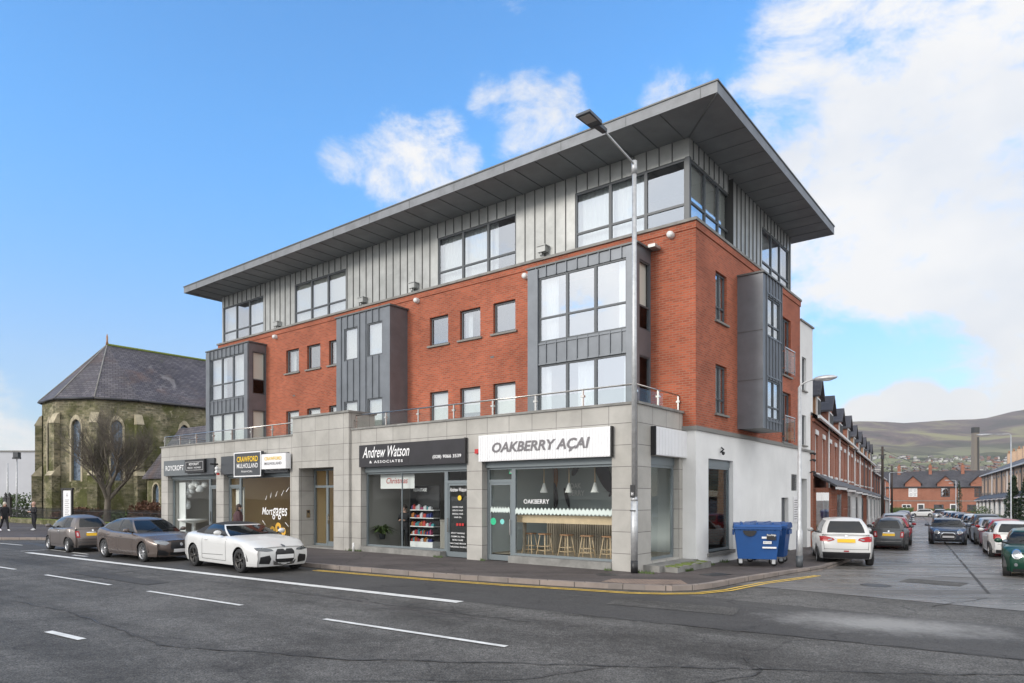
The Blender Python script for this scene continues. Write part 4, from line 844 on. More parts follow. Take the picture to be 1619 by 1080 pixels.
# hairdresser interior
s = T('product_shelf', -10.15, .9, .16, label='tall white shelf unit full of hair product bottles and boxes', cat='shelf'); b = mb('white'); b.box(0, 1.2, .0, .4, 0, .38)
for z in (.62, .94, 1.26, 1.56): b.box(0, 1.25, 0, .35, z, z+.03)
b.build('shelf_unit', s); b = mb('black'); b.box(-.02, 0, 0, .4, 0, 2.5); b.box(0, 1.2, .36, .4, .38, 2.5); b.build('back_panel', s); text('lettering', 'KERASTASE', .12, .7, 'text_white', s, (.2, -.0, 2.28), RA, bold=.015)
cols = [mat('prod%d' % i, c, .4) for i, c in enumerate(((.45, .05, .04), (.02, .03, .15), (.5, .5, .52), (.35, .12, .02), (.05, .25, .28), (.3, .05, .12)))]
PR = 0
for z in (.38, .65, .97, 1.29, 1.59, 1.92):
    x = .04
    while x < 1.1:
        w = random.choice((.05, .06, .09, .16)); h = random.uniform(.1, .24); c = random.choice(cols)
        s = T('product_bottle', -10.15+x, .93, .16+z+(.003 if z != .38 else .001) if z < 1.9 else .16+1.59+.25, label=None, cat='bottle') if z < 1.9 else None
        if s is not None:
            s['label'] = 'one of the coloured hair product bottles and boxes on the tall shelf unit'; s['group'] = 'hair products on the shelves'
            b = mb(c); b.box(0, w*.85, 0, .1, 0.002, h*.72)
            b.box(w*.2, w*.65, .03, .07, h*.72, h*.9); b.build('bottle_body', s)
        x += w+.015
s = T('reception_desk', -11.0, 2.6, .16, label='grey reception desk deep in the hairdresser shop', cat='desk'); b = mb('interior'); b.box(0, 1.6, 0, .6, 0, 1.1); b.box(-.05, 1.65, -.05, .65, 1.1, 1.15); b.build('desk_body', s)
s = T('wall_shelf', -12.0, 5.5, 1.4, label='pale wall shelf with red boxes at the back of the hairdresser shop', cat='shelf'); b = mb('white', 'red_plastic'); b.box(0, 2.6, 0, .4, 0, .05); b.box(0, 2.6, .38, .45, -.5, 1.4)
for i in range(8): b.box(.2+i*.28, .4+i*.28, .05, .3, .05, .25, 1)
b.build('shelf_board', s)
s = T('window_banner', -11.5, .6, 2.55, label='pale banner with red lettering hanging inside the hairdresser window', cat='banner'); b = mb('white'); b.box(0, 1.9, 0, .01, 0, .55); b.build('cloth', s); text('lettering', 'Christmas', .22, 1.2, 'red_plastic', s, (.35, -.004, .2), RA, shear=.3)
# beauty shop interior
b0 = None
random.seed(11); k = 0
for (x, z, r) in [(-27.25+.16*i+random.uniform(-.05, .05), 2.75+.12*sin(i*1.3)+random.uniform(-.15, .2), random.uniform(.11, .19)) for i in range(12)]+[(-27.3+random.uniform(-.15, .2), 1.75+.14*i, random.uniform(.1, .17)) for i in range(8)]:
    s = T('balloon', x, .8+random.uniform(-.1, .1), z, label='one of the pale grey balloons of the arch in the leftmost shop window', cat='balloon', group='balloon arch in the leftmost shop window'); b = mb('white' if k % 3 else 'interior_light'); b.blob((0, 0, 0), (r, r, r*1.12), 0, 12, 8); b.build('balloon_skin', s); k += 1
s = T('display_table', -27.0, 1.0, .2, label='pale round display table in the leftmost shop window', cat='table'); b = mb('white'); b.lathe([(.001, .0), (.5, 0), (.12, .12), (.1, .6), (.75, .75), (.8, .85), (.001, .86)], 24); b.build('table_body', s)
s = T('display_shelves', -26.4, 3.6, .2, label='shelves of small goods at the back of the leftmost shop', cat='shelf'); b = mb('white', 'wood_dark', 'interior_light')
for z in (.6, 1.1, 1.6, 2.1, 2.6):
    b.box(0, 2.2, 0, .4, z, z+.04)
    for i in range(9): b.box(.1+i*.23, .1+i*.23+random.uniform(.06, .15), .05, .3, z+.04, z+.04+random.uniform(.1, .35), random.choice((1, 2)))
b.build('shelf_unit', s)
s = T('window_screen', -27.7, .55, .4, label='white screen panel at the left edge of the leftmost shop window', cat='screen'); b = mb('white'); b.box(0, .7, 0, .03, 0, 2.6); b.build('panel', s)
s = T('window_sticker', -19.3, .25, 0, label='white radiating strokes and orange round flowers stuck round the big handwritten word', cat='window sticker'); b = mb('text_white', 'sticker_orange', 'mural_dark')
for (x, z, a, l) in ((.35, 2.1, 60, .22), (.75, 2.2, 75, .25), (1.15, 2.25, 60, .28), (1.6, 2.3, 50, .3), (1.95, 2.45, 40, .3), (.1, 1.15, -40, .3), (1.9, 1.1, -35, .3)):
    d = Vector((cos(R(a)), 0, sin(R(a)))); n = Vector((-d.z, 0, d.x))*.018; p = Vector((x, 0, z)); b.q([p-n, p+d*l-n*.4, p+d*l+n*.4, p+n])
for (x, z, r_) in ((.9, .72, .2), (1.35, .85, .24), (1.75, .7, .18)):
    b.lathe([(.001, 0), (r_, 0)], 14, 1, 'y', (x, 0, z)); b.lathe([(.001, -.003), (r_*.35, -.003)], 10, 2, 'y', (x, 0, z))
b.build('sticker', s)
for (xx, zz, ww, hh, lab_) in ((-20.4, 2.0, .7, .9, 'tall framed print at the left of the mortgage shop back wall'), (-16.9, 2.1, .5, .7, 'small framed print at the right of the mortgage shop back wall')):
    s = T('wall_picture', xx, 4.94, zz, label=lab_, cat='picture'); b = mb('white', 'wood_dark'); b.box(0, ww, 0, .04, 0, hh); b.box(.06, ww-.06, -.005, 0, .06, hh-.06, 1); b.build('frame', s)
s = T('office_desk', -19, 2.6, .2, label='wooden desk inside the mortgage shop', cat='desk'); b = mb('wood_dark'); b.box(0, 1.8, 0, .8, .7, .75); b.box(.05, .1, 0, .8, 0, .7); b.box(1.7, 1.75, 0, .8, 0, .7); b.build('desk_top', s)
for (xx, lab_) in ((-20.6, 'left'), (-17.6, 'right')):
    s = T('filing_cabinet', xx, 4.3, .2, label='grey filing cabinet at the %s of the mortgage shop back wall' % lab_, cat='cabinet'); b = mb('grey_panel', 'steel'); b.box(0, .6, 0, .6, 0, 1.35)
    for z_ in (.35, .8, 1.2): b.box(.22, .38, -.02, 0, z_, z_+.03, 1)
    b.build('cabinet_body', s)
s = T('office_chair', -18.3, 2.1, .2, label='black office chair at the desk in the mortgage shop', cat='chair'); b = mb('black'); b.cyl(0, 0, .05, .45, .03); b.box(-.25, .25, -.25, .25, .45, .52); b.box(-.24, .24, .2, .26, .6, 1.1); b.box(-.3, .3, -.03, .03, 0, .05); b.box(-.03, .03, -.3, .3, .051, .06); b.build('chair_body', s)
s = T('potted_plant', -21.0, 1.2, .2, label='small leafy plant behind the mortgage shop glass', cat='plant'); b = mb('white'); b.lathe([(.001, 0), (.14, 0), (.18, .35)], 14); b.build('pot', s); b = mb('leaf'); leafy(b, 0, 0, .35, 70, .6, 0, .5); b.build('foliage', s)
s = T('wall_picture', -18, 4.9, 2.0, label='dark framed picture on the warm back wall of the mortgage shop', cat='picture'); b = mb('dgrey_panel', 'wood'); b.box(0, 1.0, 0, .04, 0, .7); b.box(.06, .94, -.005, 0, .06, .64, 1); b.build('frame', s)
s = T('door_blind', -21.9, .5, .4, label='cream blind behind the narrow glass at the left of the mortgage shop', cat='blind'); b = mb('blind'); b.box(0, .75, 0, .02, 0, 2.3); b.build('fabric', s)
s = T('radiator_light', -4.95, .6, .34, label='white column display inside the corner side window', cat='column'); 
for c in list(s.children): pass
D.objects.remove(s)
# ================================================================== street lamps and poles
def lamp_tall():
    s = empty('street_lamp', (3.4, 18.97, .12), ROTB, 'tall speckled galvanised street lamp with flat dark head in front of the corner', 'street lamp')
    b = mb('galv', 'black'); b.tube([(0, 0, .35), (0, 0, 2.0)], .098, 16); b.tube([(0, 0, 2.0), (0, 0, 2.12)], [.098, .078], 16); b.tube([(0, 0, 2.12), (0, 0, 11.4)], [.078, .062], 16); b.tube([(0, 0, 0), (0, 0, .352)], .1, 16, 1); b.build('post', s)
    b = mb('black'); b.box(-.085, .085, -.10, -.08, 1.72, 1.75); b.build('clamp', s); b = mb('black'); b.box(-.07, .07, -.115, -.09, 2.1, 2.45); b.build('notice_plate', s)
    text('lettering', 'H', .09, .06, 'text_white', s, (-.03, -.118, 2.16), RA, bold=.02)
    b = mb('galv'); b.tube([(0, 0, 11.3), (0, -.1, 11.38), (0, -1.75, 11.62)], .028, 8); b.tube([(0, 0, 11.1), (0, 0, 11.45)], .08, 12); b.build('arm', s)
    b = mb('frame_grey'); b.hexa([(-.09, -2.05, 11.55), (.09, -2.05, 11.55), (.07, -1.6, 11.56), (-.07, -1.6, 11.56), (-.09, -2.05, 11.66), (.09, -2.05, 11.66), (.07, -1.6, 11.65), (-.07, -1.6, 11.65)])
    b.hexa([(-.21, -2.68, 11.58), (.21, -2.68, 11.58), (.17, -2.0, 11.56), (-.17, -2.0, 11.56), (-.20, -2.66, 11.65), (.20, -2.66, 11.65), (.15, -2.0, 11.67), (-.15, -2.0, 11.67)])
    h = b.build('lamp_head', s); b = mb('interior'); b.box(-.15, .15, -2.6, -2.15, 11.567, 11.576); b.build('lens', h)
lamp_tall()
def lamp_small(p, rz, h, reach, label, base_r=.095, headlen=.75, straight=False, group=None):
    s = empty('street_lamp', p, rz, label, 'street lamp', group)
    b = mb('galv', 'frame_grey'); b.tube([(0, 0, .12), (0, 0, h*.2), (0, 0, h*.2+.05), (0, 0, h)], [base_r, base_r, base_r*.62, base_r*.5], 12); b.tube([(0, 0, 0), (0, 0, .35)], base_r+.004, 12, 1); b.build('post', s)
    b = mb('galv')
    b.tube([(0, 0, h), (0, 0, h+.02), (.12, 0, h+.12), (reach*.6, 0, h+.17), (reach, 0, h+.2)] if not straight else [(0, 0, h-.02), (0, 0, h+.02), (.1, 0, h+.1), (reach, 0, h+.11)], .024, 8); b.build('arm', s)
    b = mb('galv', 'interior_light'); z = h+(.21 if not straight else .11); x0 = reach
    b.blob((x0+headlen*.5, 0, z), (headlen*.52, .13, .085 if not straight else .06), 0, 16, 8); hd = b.build('lamp_head', s); b = mb('interior_light'); b.blob((x0+headlen*.55, 0, z-.03), (headlen*.35, .1, .07), 0, 12, 6); b.build('lens', hd)
    return s
lamp_small(LB(3.02, 4.83, .07), ROTB, 5.55, .42, 'street lamp with oval head beside the blue bins', headlen=.66)
p = ST(4.2, 19.8); lamp_small(p, ROTS+pi, 6.75, 1.0, 'thin street lamp arching left over the right row of parked cars', base_r=.065, headlen=.9, straight=True)
for (r, s_, lab) in ((4.4, 92, 'far street lamp near the right end of the street'), (-3.9, 60, 'small street lamp on the left pavement behind the telegraph poles'), (5.5, 108, 'furthest street lamp in front of the brick end terrace')):
    lamp_small(ST(r, s_), ROTS+(pi if r > 0 else 0), 6.0, .8, lab, headlen=.7, straight=True)
def tele(r, s_, h, lab):
    o = empty('telegraph_pole', ST(r, s_), ROTS, lab, 'telegraph pole'); b = mb('pole_dark'); b.tube([(0, 0, 0), (0, 0, h)], [.15, .11], 10); b.build('pole', o); b = mb('iron'); b.box(-.35, .35, -.05, .05, h-.9, h-.8); b.box(-.16, .16, -.2, .2, h-1.3, h-.9); b.box(-.2, .2, -.04, .04, h-.4, h-.32); b.build('crossarm', o)
    return ST(r, s_)+Vector((0, 0, h-.3))
A = tele(-4.1, 43.8, 8.1, 'dark wooden telegraph pole nearest on the left pavement of the side street'); A2 = tele(-4.2, 84, 8.2, 'second telegraph pole further down the left pavement'); 
def wire(p, q, sag, lab):
    P = []; 
    for i in range(13): t = i/12; v = Vector(p).lerp(Vector(q), t); v.z -= sag*4*t*(1-t); P.append(v)
    b = mb('black'); b.tube(P, .012, 4); o = b.build('overhead_wire'); tag(o, lab, 'wire')
wire(A, ST(5.6, 70, 5.5), .5, 'telephone wire from the near telegraph pole to the right houses'); wire(A, ST(9, 90, 5.0), .6, 'lower telephone wire sloping to the far right houses'); wire(A, A2, .3, 'telephone wire between the two telegraph poles'); wire(A2, ST(12, 112, 6), .4, 'telephone wire from the far pole to the end terrace')
# ================================================================== bins
def make_bin(lab):
    s = empty('wheelie_bin', (0, 0, 0), 0, lab, 'bin', 'large blue waste bins by the side wall')
    b = mb('bin_blue'); 
    b.hexa([(-.56, -.40, .22), (.56, -.40, .22), (.56, .40, .22), (-.56, .40, .22), (-.66, -.5, 1.14), (.66, -.5, 1.14), (.66, .5, 1.14), (-.66, .5, 1.14)])
    for z in (1.14,): b.box(-.70, .70, -.54, .54, z, z+.07)
    for i in range(9): x = -.5+i*.125; b.hexa([(x-.012, -.507, 1.1), (x+.012, -.507, 1.1), (x+.012, -.44, 1.1), (x-.012, -.44, 1.1), (x-.012, -.54, 1.14), (x+.012, -.54, 1.14), (x+.012, -.44, 1.14), (x-.012, -.44, 1.14)])
    for x in (-.72, .66): b.box(x, x+.06, -.3, .3, .95, 1.1)
    b.build('bin_body', s)
    b = mb('bin_blue')
    prof = [(-.56, .0), (-.5, .06), (-.3, .10), (0, .12), (.3, .11), (.54, .06), (.57, 0)]
    for (p, q_) in zip(prof[:-1], prof[1:]): b.q([(-.69, p[0], 1.215+p[1]), (.69, p[0], 1.215+p[1]), (.69, q_[0], 1.215+q_[1]), (-.69, q_[0], 1.215+q_[1])], 0, True)
    for x in (-.69, .69): b.q([(x, p[0], 1.215+p[1]) for p in prof])
    for x in (-.45, 0, .45): b.box(x-.03, x+.03, -.45, .5, 1.28, 1.345)
    b.build('lid', s)
    for (x, y) in ((-.48, -.33), (.48, -.33), (.48, .33), (-.48, .33)):
        b = mb('black', 'galv'); b.lathe([(.001, -.025), (.1, -.025), (.1, .025), (.001, .025)], 16, 0, 'y', (x, y, .1)); b.box(x-.05, x+.05, y-.045, y-.03, .08, .22, 1); b.box(x-.05, x+.05, y+.03, y+.045, .08, .22, 1); b.lathe([(.001, -.03), (.03, -.03)], 10, 1, 'y', (x, y, .1)); b.build('caster', s)
    b = mb('black'); P = [(-.22+.22*cos(a)*.9 , -.52, 1.10+.18*sin(a)) for a in [pi+pi*i/10 for i in range(11)]]; b.q(P); b.build('hatch', s)
    return s
bn = make_bin('front blue wheeled waste bin with pale stickers, nearest the kerb lamp'); bn.location = LB(1.86, 4.35, .10); bn.rotation_euler.z = R(-17)
b = mb('plate_w', 'black'); b.box(.02, .26, -.5, -.487, .7, .78); b.box(-.02, .14, -.485, -.479, .86, .92); b.box(.0, .40, -.48, -.466, .56, .61); b.box(.12, .38, -.505, -.498, .82, 1.0, 1)
for v in b.v: v.x += .15; v.y -= .012
b.build('sticker', bn)
text('lettering', 'RiverRidge', .07, .26, 'text_white', bn, (.28, -.516, .93), RA, bold=.01); text('lettering', 'RECYCLING', .03, .2, 'text_grey', bn, (.19, -.514, .725), RA, bold=.01)
bn2 = copy_tree(bn)
for c in list(bn2.children):
    if c.name.startswith(('sticker', 'lettering')): D.objects.remove(c)
bn2.location = LB(1.75, 5.75, .08); bn2.rotation_euler.z = R(-30); bn2['label'] = 'rear blue wheeled waste bin half hidden behind the front one'
s = T('parking_notice', XR+.01, 13.25, 1.15, label='tall white notice board with lines of text on the side wall behind the lamp post', cat='notice'); b = mb('white_sign', 'text_grey'); b.box(0, .02, 0, .72, 0, 1.1)
for i in range(9): b.box(.02, .024, .1, .6 if i % 3 else .45, .12+i*.1, .15+i*.1, 1)
b.build('board', s)
# ================================================================== cars
def ip(tab, x):
    if x <= tab[0][0]: return tab[0][1]
    for (a, b_) in zip(tab[:-1], tab[1:]):
        if x <= b_[0]:
            t = (x-a[0])/(b_[0]-a[0]); return a[1]+(b_[1]-a[1])*t
    return tab[-1][1]
def sst(t): t = max(0, min(1, t)); return t*t*(3-2*t)
SPECS = {
 # x: front positive.  top = height of bonnet / belt / boot along x ; nose,tail = set-back of the end by height ; gh = (windscreen base, roof front, roof rear, rear glass base), glass extent
 'conv': dict(L=4.77, W=1.86, H=1.36, wb=2.85, fo=.86, r=.335, sill=.19, top=[(-2.38, .93), (-2.2, 1.0), (-1.7, 1.02), (-.9, .99), (.3, .985), (.62, .97), (1.2, .93), (1.8, .86), (2.2, .76), (2.38, .68)], nose=[(.2, .10), (.35, .0), (.62, .0), (.72, .06), (.8, .16), (.9, .3)], tail=[(.2, .12), (.4, 0), (.8, .02), (1.0, .1)], gh=(.78, -.02, -.95, -1.55), hr=1.355, wbelt=.83, wroof=.60, pill=[(0, .055), (.50, .525), (.78, 1)], roofm='soft', end=.18, cr=.22),
 'sedan': dict(L=4.95, W=1.88, H=1.45, wb=2.96, fo=.88, r=.335, sill=.19, top=[(-2.47, .98), (-2.3, 1.08), (-1.7, 1.10), (-.9, 1.0), (.3, .97), (.75, .97), (1.3, .93), (1.8, .88), (2.2, .79), (2.47, .70)], nose=[(.2, .10), (.35, .0), (.60, .0), (.74, .05), (.85, .16)], tail=[(.2, .12), (.4, 0), (.8, .02), (1.1, .14)], gh=(.98, .14, -1.15, -1.86), hr=1.50, wbelt=.84, wroof=.60, pill=[(0, .06), (.44, .47), (.80, .83), (.92, 1)], roofm='body', end=.18, cr=.22),
 'mini500': dict(L=3.55, W=1.63, H=1.49, wb=2.30, fo=.66, r=.29, sill=.2, top=[(-1.77, .95), (-1.6, .99), (-1.2, 1.0), (-.2, .97), (.8, .95), (1.15, .92), (1.5, .82), (1.77, .66)], nose=[(.2, .12), (.4, .0), (.55, .0), (.7, .07), (.85, .2)], tail=[(.2, .1), (.42, 0), (.7, .05), (.95, .16)], gh=(.98, .40, -1.15, -1.58), hr=1.47, crown=.085, rt=.17, wbelt=.88, wroof=.62, pill=[(0, .06), (.58, .63), (.80, 1)], roofm='body', end=.24, cr=.24),
 'mini': dict(L=3.82, W=1.73, H=1.41, wb=2.5, fo=.68, r=.31, sill=.19, top=[(-1.91, .95), (-1.7, .98), (-.8, .96), (.6, .93), (.95, .92), (1.4, .88), (1.75, .80), (1.91, .70)], nose=[(.2, .10), (.4, .0), (.65, .0), (.75, .05), (.85, .14)], tail=[(.2, .1), (.4, 0), (.75, .02), (.98, .1)], gh=(.88, .40, -1.35, -1.72), hr=1.40, wbelt=.86, wroof=.68, pill=[(0, .05), (.52, .56), (.93, 1)], roofm='body', end=.2, cr=.2),
 'suv': dict(L=4.3, W=1.78, H=1.62, wb=2.67, fo=.87, r=.345, sill=.26, top=[(-2.15, 1.02), (-1.95, 1.10), (-1, 1.06), (.4, 1.02), (.85, 1.01), (1.4, .99), (1.9, .92), (2.15, .84)], nose=[(.2, .08), (.4, .0), (.8, .0), (.9, .06), (1.0, .16)], tail=[(.2, .14), (.45, 0), (.8, .02), (1.1, .14)], gh=(1.0, .32, -1.45, -1.93), hr=1.61, wbelt=.86, wroof=.66, pill=[(0, .05), (.40, .43), (.74, .77), (.92, 1)], roofm='body', end=.16, cr=.2),
 'hatch': dict(L=4.05, W=1.76, H=1.47, wb=2.55, fo=.82, r=.315, sill=.2, top=[(-2.02, .96), (-1.85, 1.02), (-1, 1.0), (.4, .95), (.85, .95), (1.3, .91), (1.8, .82), (2.02, .70)], nose=[(.2, .10), (.4, .0), (.62, .0), (.74, .07), (.85, .2)], tail=[(.2, .12), (.42, 0), (.8, .03), (1.0, .12)], gh=(1.05, .28, -1.35, -1.82), hr=1.47, wbelt=.86, wroof=.64, pill=[(0, .05), (.42, .45), (.78, .81), (.93, 1)], roofm='body', end=.2, cr=.22)}
CM = {}
def car_meshes(kind):
    if kind in CM: return CM[kind]
    S = SPECS[kind]; Lh = S['L']/2; w = S['W']/2; xf = Lh-S['fo']; xr = xf-S['wb']; r = S['r']; AR = r+.055; sill = S['sill']
    xs = set([-Lh, Lh]); n = 34
    for i in range(n+1): xs.add(-Lh+2*Lh*i/n)
    for e in (.03, .07, .13): xs.add(Lh-e); xs.add(-Lh+e)
    hc = sqrt(AR*AR-(r-sill)**2)
    for c in (xf, xr):
        xs = {x for x in xs if abs(x-c) > AR+.03}
        a0 = math.asin((sill-r)/AR)
        for i in range(13): a = a0+(pi-2*a0)*i/12; xs.add(c+AR*cos(a))
        xs.add(c+hc+.012); xs.add(c-hc-.012)
    xs = sorted(xs)
    def zb(x):
        for c in (xf, xr):
            if abs(x-c) <= AR and not (abs(x-c) > hc+.006): return max(sill, r+sqrt(max(0, AR*AR-(x-c)**2)))
        return sill + .10*sst((abs(x)-(Lh-.35))/.35)*0
    def hw(x):
        e = max(0, (abs(x)-(Lh-.95))/.95); return w*(1-S['end']*e**2.6)
    FR = [.955, .985, 1.0, 1.0, .985, .93, .70, .36, 0]
    def P(x, y, z):
        ex = 0; e = sst((abs(x)-(Lh-.8))/.8); k = S['nose'] if x > 0 else S['tail']
        ex = ip(k, z)*e + S['cr']*(abs(y)/w)**3*e
        return (x-ex if x > 0 else x+ex, y, z)
    rows = []
    for x in xs:
        z0 = zb(x); zt = ip(S['top'], x); h = hw(x); zs = zt-.05; arch = z0 > sill+.02
        crown = .045 if x > S['gh'][0]-.1 or x < S['gh'][3]+.1 else .02
        zz = [z0, z0+(zs-z0)*.22, z0+(zs-z0)*.5, z0+(zs-z0)*.78, z0+(zs-z0)*.96, zt, zt+crown*.6, zt+crown*.9, zt+crown]
        fr = list(FR)
        if arch: fr[0] = .995; fr[1] = 1.0
        if not arch: fr[1] = .99; fr[2] = .985
        rows.append([(x, h*f, z) for f, z in zip(fr, zz)])
    b = MB('white', 'car_black'); nr = len(FR)
    idx = []
    for row in rows:
        base = len(b.v); b.v += [Vector(P(*p)) for p in row]; b.v += [Vector(P(p[0], -p[1], p[2])) for p in row[:-1]]; idx.append(base)
    def I(i, j, s): return idx[i]+(j if s > 0 or j == nr-1 else nr+j)
    for i in range(len(xs)-1):
        for j in range(nr-1):
            b.f.append((I(i, j, 1), I(i+1, j, 1), I(i+1, j+1, 1), I(i, j+1, 1))); b.f.append((I(i, j+1, -1), I(i+1, j+1, -1), I(i+1, j, -1), I(i, j, -1)))
            b.m += [0, 0]; b.sm += [True, True]
    for i in (0, len(xs)-1):     # ends
        row = rows[i]; fr = [-1, -.753, -.387, 0, .387, .753, 1]; G = []
        for j in range(6):
            g = []
            for f in fr:
                if abs(f) == 1: g.append(I(i, j, 1 if f > 0 else -1))
                elif j == 5: g.append({.753: I(i, 6, 1), .387: I(i, 7, 1), 0: I(i, 8, 1), -.387: I(i, 7, -1), -.753: I(i, 6, -1)}[f])
                else: b.v.append(Vector(P(row[j][0], row[j][1]*f, row[j][2]))); g.append(len(b.v)-1)
            G.append(g)
        for j in range(5):
            for k in range(6):
                q = (G[j][k], G[j][k+1], G[j+1][k+1], G[j+1][k])
                b.f.append(q if i else q[::-1]); b.m.append(0); b.sm.append(True)
    # subdivide once and bake
    me = b.mesh(kind+'_tmp'); ob = D.objects.new('tmp', me); COL.objects.link(ob); md = ob.modifiers.new('s', 'SUBSURF'); md.levels = 1; md.render_levels = 1
    dg = bpy.context.evaluated_depsgraph_get(); body = D.meshes.new_from_object(ob.evaluated_get(dg)); D.objects.remove(ob)
    bvh = BVHTree.FromPolygons([v.co for v in body.vertices], [p.vertices for p in body.polygons])
    out = {'body': body}
    # ---- greenhouse
    xwb, xrf, xrr, xrg = S['gh']; zr = S['hr']-.05; nF, nS = (6 if kind in ('conv', 'sedan') else 10), 16; K = [0, .07, .35, .65, .92, 1.0]
    bot, topp, kinds = [], [], []
    yb = lambda x: w*S['wbelt']*(1-.10*max(0, (abs(x-(xwb+xrg)/2)-.8)/1.2)**2)*(1-S.get('rt', .03)*sst((-.2-x)/(-.2-xrg))); wr = w*S['wroof']
    def ptsfor(xa, xb_, yfa, yfb, zf, bulgef, bulger):
        P_ = []
        for i in range(nF): f = 1-2*i/nF; P_.append(Vector((xa+bulgef*(1-f*f), yfa*f, zf(xa))))           # front edge, from +y to -y
        for i in range(nS): t = i/nS; x = xa+(xb_-xa)*t; P_.append(Vector((x, -(yfa+(yfb-yfa)*t) if False else -yb2(x), zf(x))))
        for i in range(nF): f = -1+2*i/nF; P_.append(Vector((xb_-bulger*(1-f*f), yfb*f, zf(xb_))))
        for i in range(nS): t = i/nS; x = xb_+(xa-xb_)*t; P_.append(Vector((x, yb2(x), zf(x))))
        return P_
    yb2 = yb; zbelt = lambda x: ip(S['top'], x)-.012
    B0 = ptsfor(xwb, xrg, yb(xwb), yb(xrg), zbelt, .16, .07)
    yr = lambda x: wr*(1-S.get('rt', .03)*1.1*sst((-.1-x)/(-.1-xrr)))*(1-.06*abs((x-(xrf+xrr)/2)/((xrf-xrr)/2))**2); yb2 = yr
    R0 = ptsfor(xrf, xrr, yr(xrf), yr(xrr), lambda x: zr-.03*abs((x-(xrf+xrr)/2)/((xrf-xrr)/2))**2, .06, .04)
    Np = len(B0); rings = []
    cen = Vector(((xwb+xrg)/2, 0, 0))
    for k in K:
        ring = []
        for p, q in zip(B0, R0):
            v = p.lerp(q, k); o = .055*sin(pi*min(1, k))*(1 if True else 0); d = Vector((v.x-cen.x, v.y*2.0, 0)); d.normalize(); ring.append(v+d*o)
        rings.append(ring)
    rings[0] = [v-Vector((0, 0, .03)) for v in rings[0]]
    groups = {'roof': MB('white'), 'windscreen': MB('car_glass'), 'rear_window': MB('car_glass'), 'trim': MB('car_black'), 'pillar': MB('white')}
    def put(gn, quad):
        if gn not in groups: groups[gn] = MB('car_glass')
        groups[gn].q(quad, 0, True)
    for ki in range(len(K)-1):
        for i in range(Np):
            j = (i+1) % Np; quad = [rings[ki][i], rings[ki][j], rings[ki+1][j], rings[ki+1][i]]
            mid = 1 <= ki <= 3; g = 'roof'
            if i < nF: g = 'windscreen' if (ki <= 3) else 'roof'
            elif nF+nS <= i < 2*nF+nS: g = 'rear_window' if mid and not i in (nF+nS, 2*nF+nS-1) else 'roof'
            else:
                t = (i-nF)/nS if i < nF+nS else 1-(i-2*nF-nS+1)/nS; t += .5/nS
                if mid:
                    pil = None
                    for (a, c) in S['pill']:
                        if a <= t <= c: pil = (a, c)
                    wi = sum(1 for (a, c) in S['pill'] if c < t)
                    g = ('side_window%d%s' % (wi, 'R' if i < nF+nS else 'L')) if not pil else ('roof' if pil[0] == 0 or pil[1] == 1 else 'trim')
                elif ki == 0: g = 'trim' if t < S['pill'][-1][0] else 'roof'
            if g == 'roof' and S['roofm'] == 'soft' and (i < nF or (nF <= i < 2*nF+2*nS and not (nF+nS <= i < 2*nF+nS) and t < .06)) and ki < 5: g = 'pillar'
            put(g, quad)
    # roof cap
    top = rings[-1]; F_ = top[:nF]; S1 = top[nF:nF+nS]; R_ = top[nF+nS:nF*2+nS]; S2 = top[nF*2+nS:]
    right = S1+[R_[0]]; left = [F_[0]]+S2[::-1]; grid = []
    for i in range(nS+1):
        a = left[i]; c = right[i]; row = []
        for k in range(nF+1):
            f = k/nF; v = a.lerp(c, f)
            if i == 0: v = (F_+[S1[0]])[k]
            elif i == nS: v = ([S2[0]]+R_[::-1])[k]
            else: v = v+Vector((0, 0, S.get('crown', .05)*(1-(2*f-1)**2)*min(1, min(i, nS-i)/3)))
            row.append(v)
        grid.append(row)
    for i in range(nS):
        for k in range(nF): groups['roof'].q([grid[i][k], grid[i][k+1], grid[i+1][k+1], grid[i+1][k]], 0, True)
    if S['roofm'] == 'soft': groups['roof'].mats = ['soft_top']
    for g, q in groups.items():
        if q.f: me2 = q.mesh(kind+'_'+g); 
        else: continue
        import bmesh
        bm = bmesh.new(); bm.from_mesh(me2); bmesh.ops.remove_doubles(bm, verts=bm.verts, dist=.0005); bm.to_mesh(me2); bm.free(); out[g] = me2
    allv = []; allp = []
    out['glasses'] = [k for k in groups if k in out and k.startswith('side_window')]
    for me2 in (body, out['roof'], out['windscreen'], out['rear_window'], out['trim'], *[out[k] for k in out['glasses']]):
        o_ = len(allv); allv += [v.co.copy() for v in me2.vertices]; allp += [tuple(o_+i for i in p.vertices) for p in me2.polygons]
    out['bvh'] = BVHTree.FromPolygons(allv, allp); out['bvhb'] = bvh
    # ---- underbody and wheels
    u = MB('car_black'); u.box(-Lh+.25, Lh-.28, -w*.80, w*.80, sill-.02, sill+.06)
    for (a, c, k_) in ((-Lh+.4, xr-AR-.03, .66), (xr+AR+.03, xf-AR-.03, .93), (xf+AR+.03, Lh-.42, .66)): u.box(a, c, -w*k_, w*k_, sill+.061, .5)
    u.box(xr-AR-.03, xr+AR+.03, -w*.55, w*.55, sill+.062, .75); u.box(xf-AR-.03, xf+AR+.03, -w*.55, w*.55, sill+.062, .68)
    for c in (xf, xr):
        n_ = 12
        for i in range(n_):
            a, a2 = pi*i/n_, pi*(i+1)/n_
            for s_ in (-1, 1): u.q([(c+(AR+.01)*cos(a), s_*w*.96, r+(AR+.01)*sin(a)), (c+(AR+.01)*cos(a2), s_*w*.96, r+(AR+.01)*sin(a2)), (c+(AR+.01)*cos(a2), s_*w*.55, r+(AR+.01)*sin(a2)), (c+(AR+.01)*cos(a), s_*w*.55, r+(AR+.01)*sin(a))])
    out['underbody'] = u.mesh(kind+'_underbody')
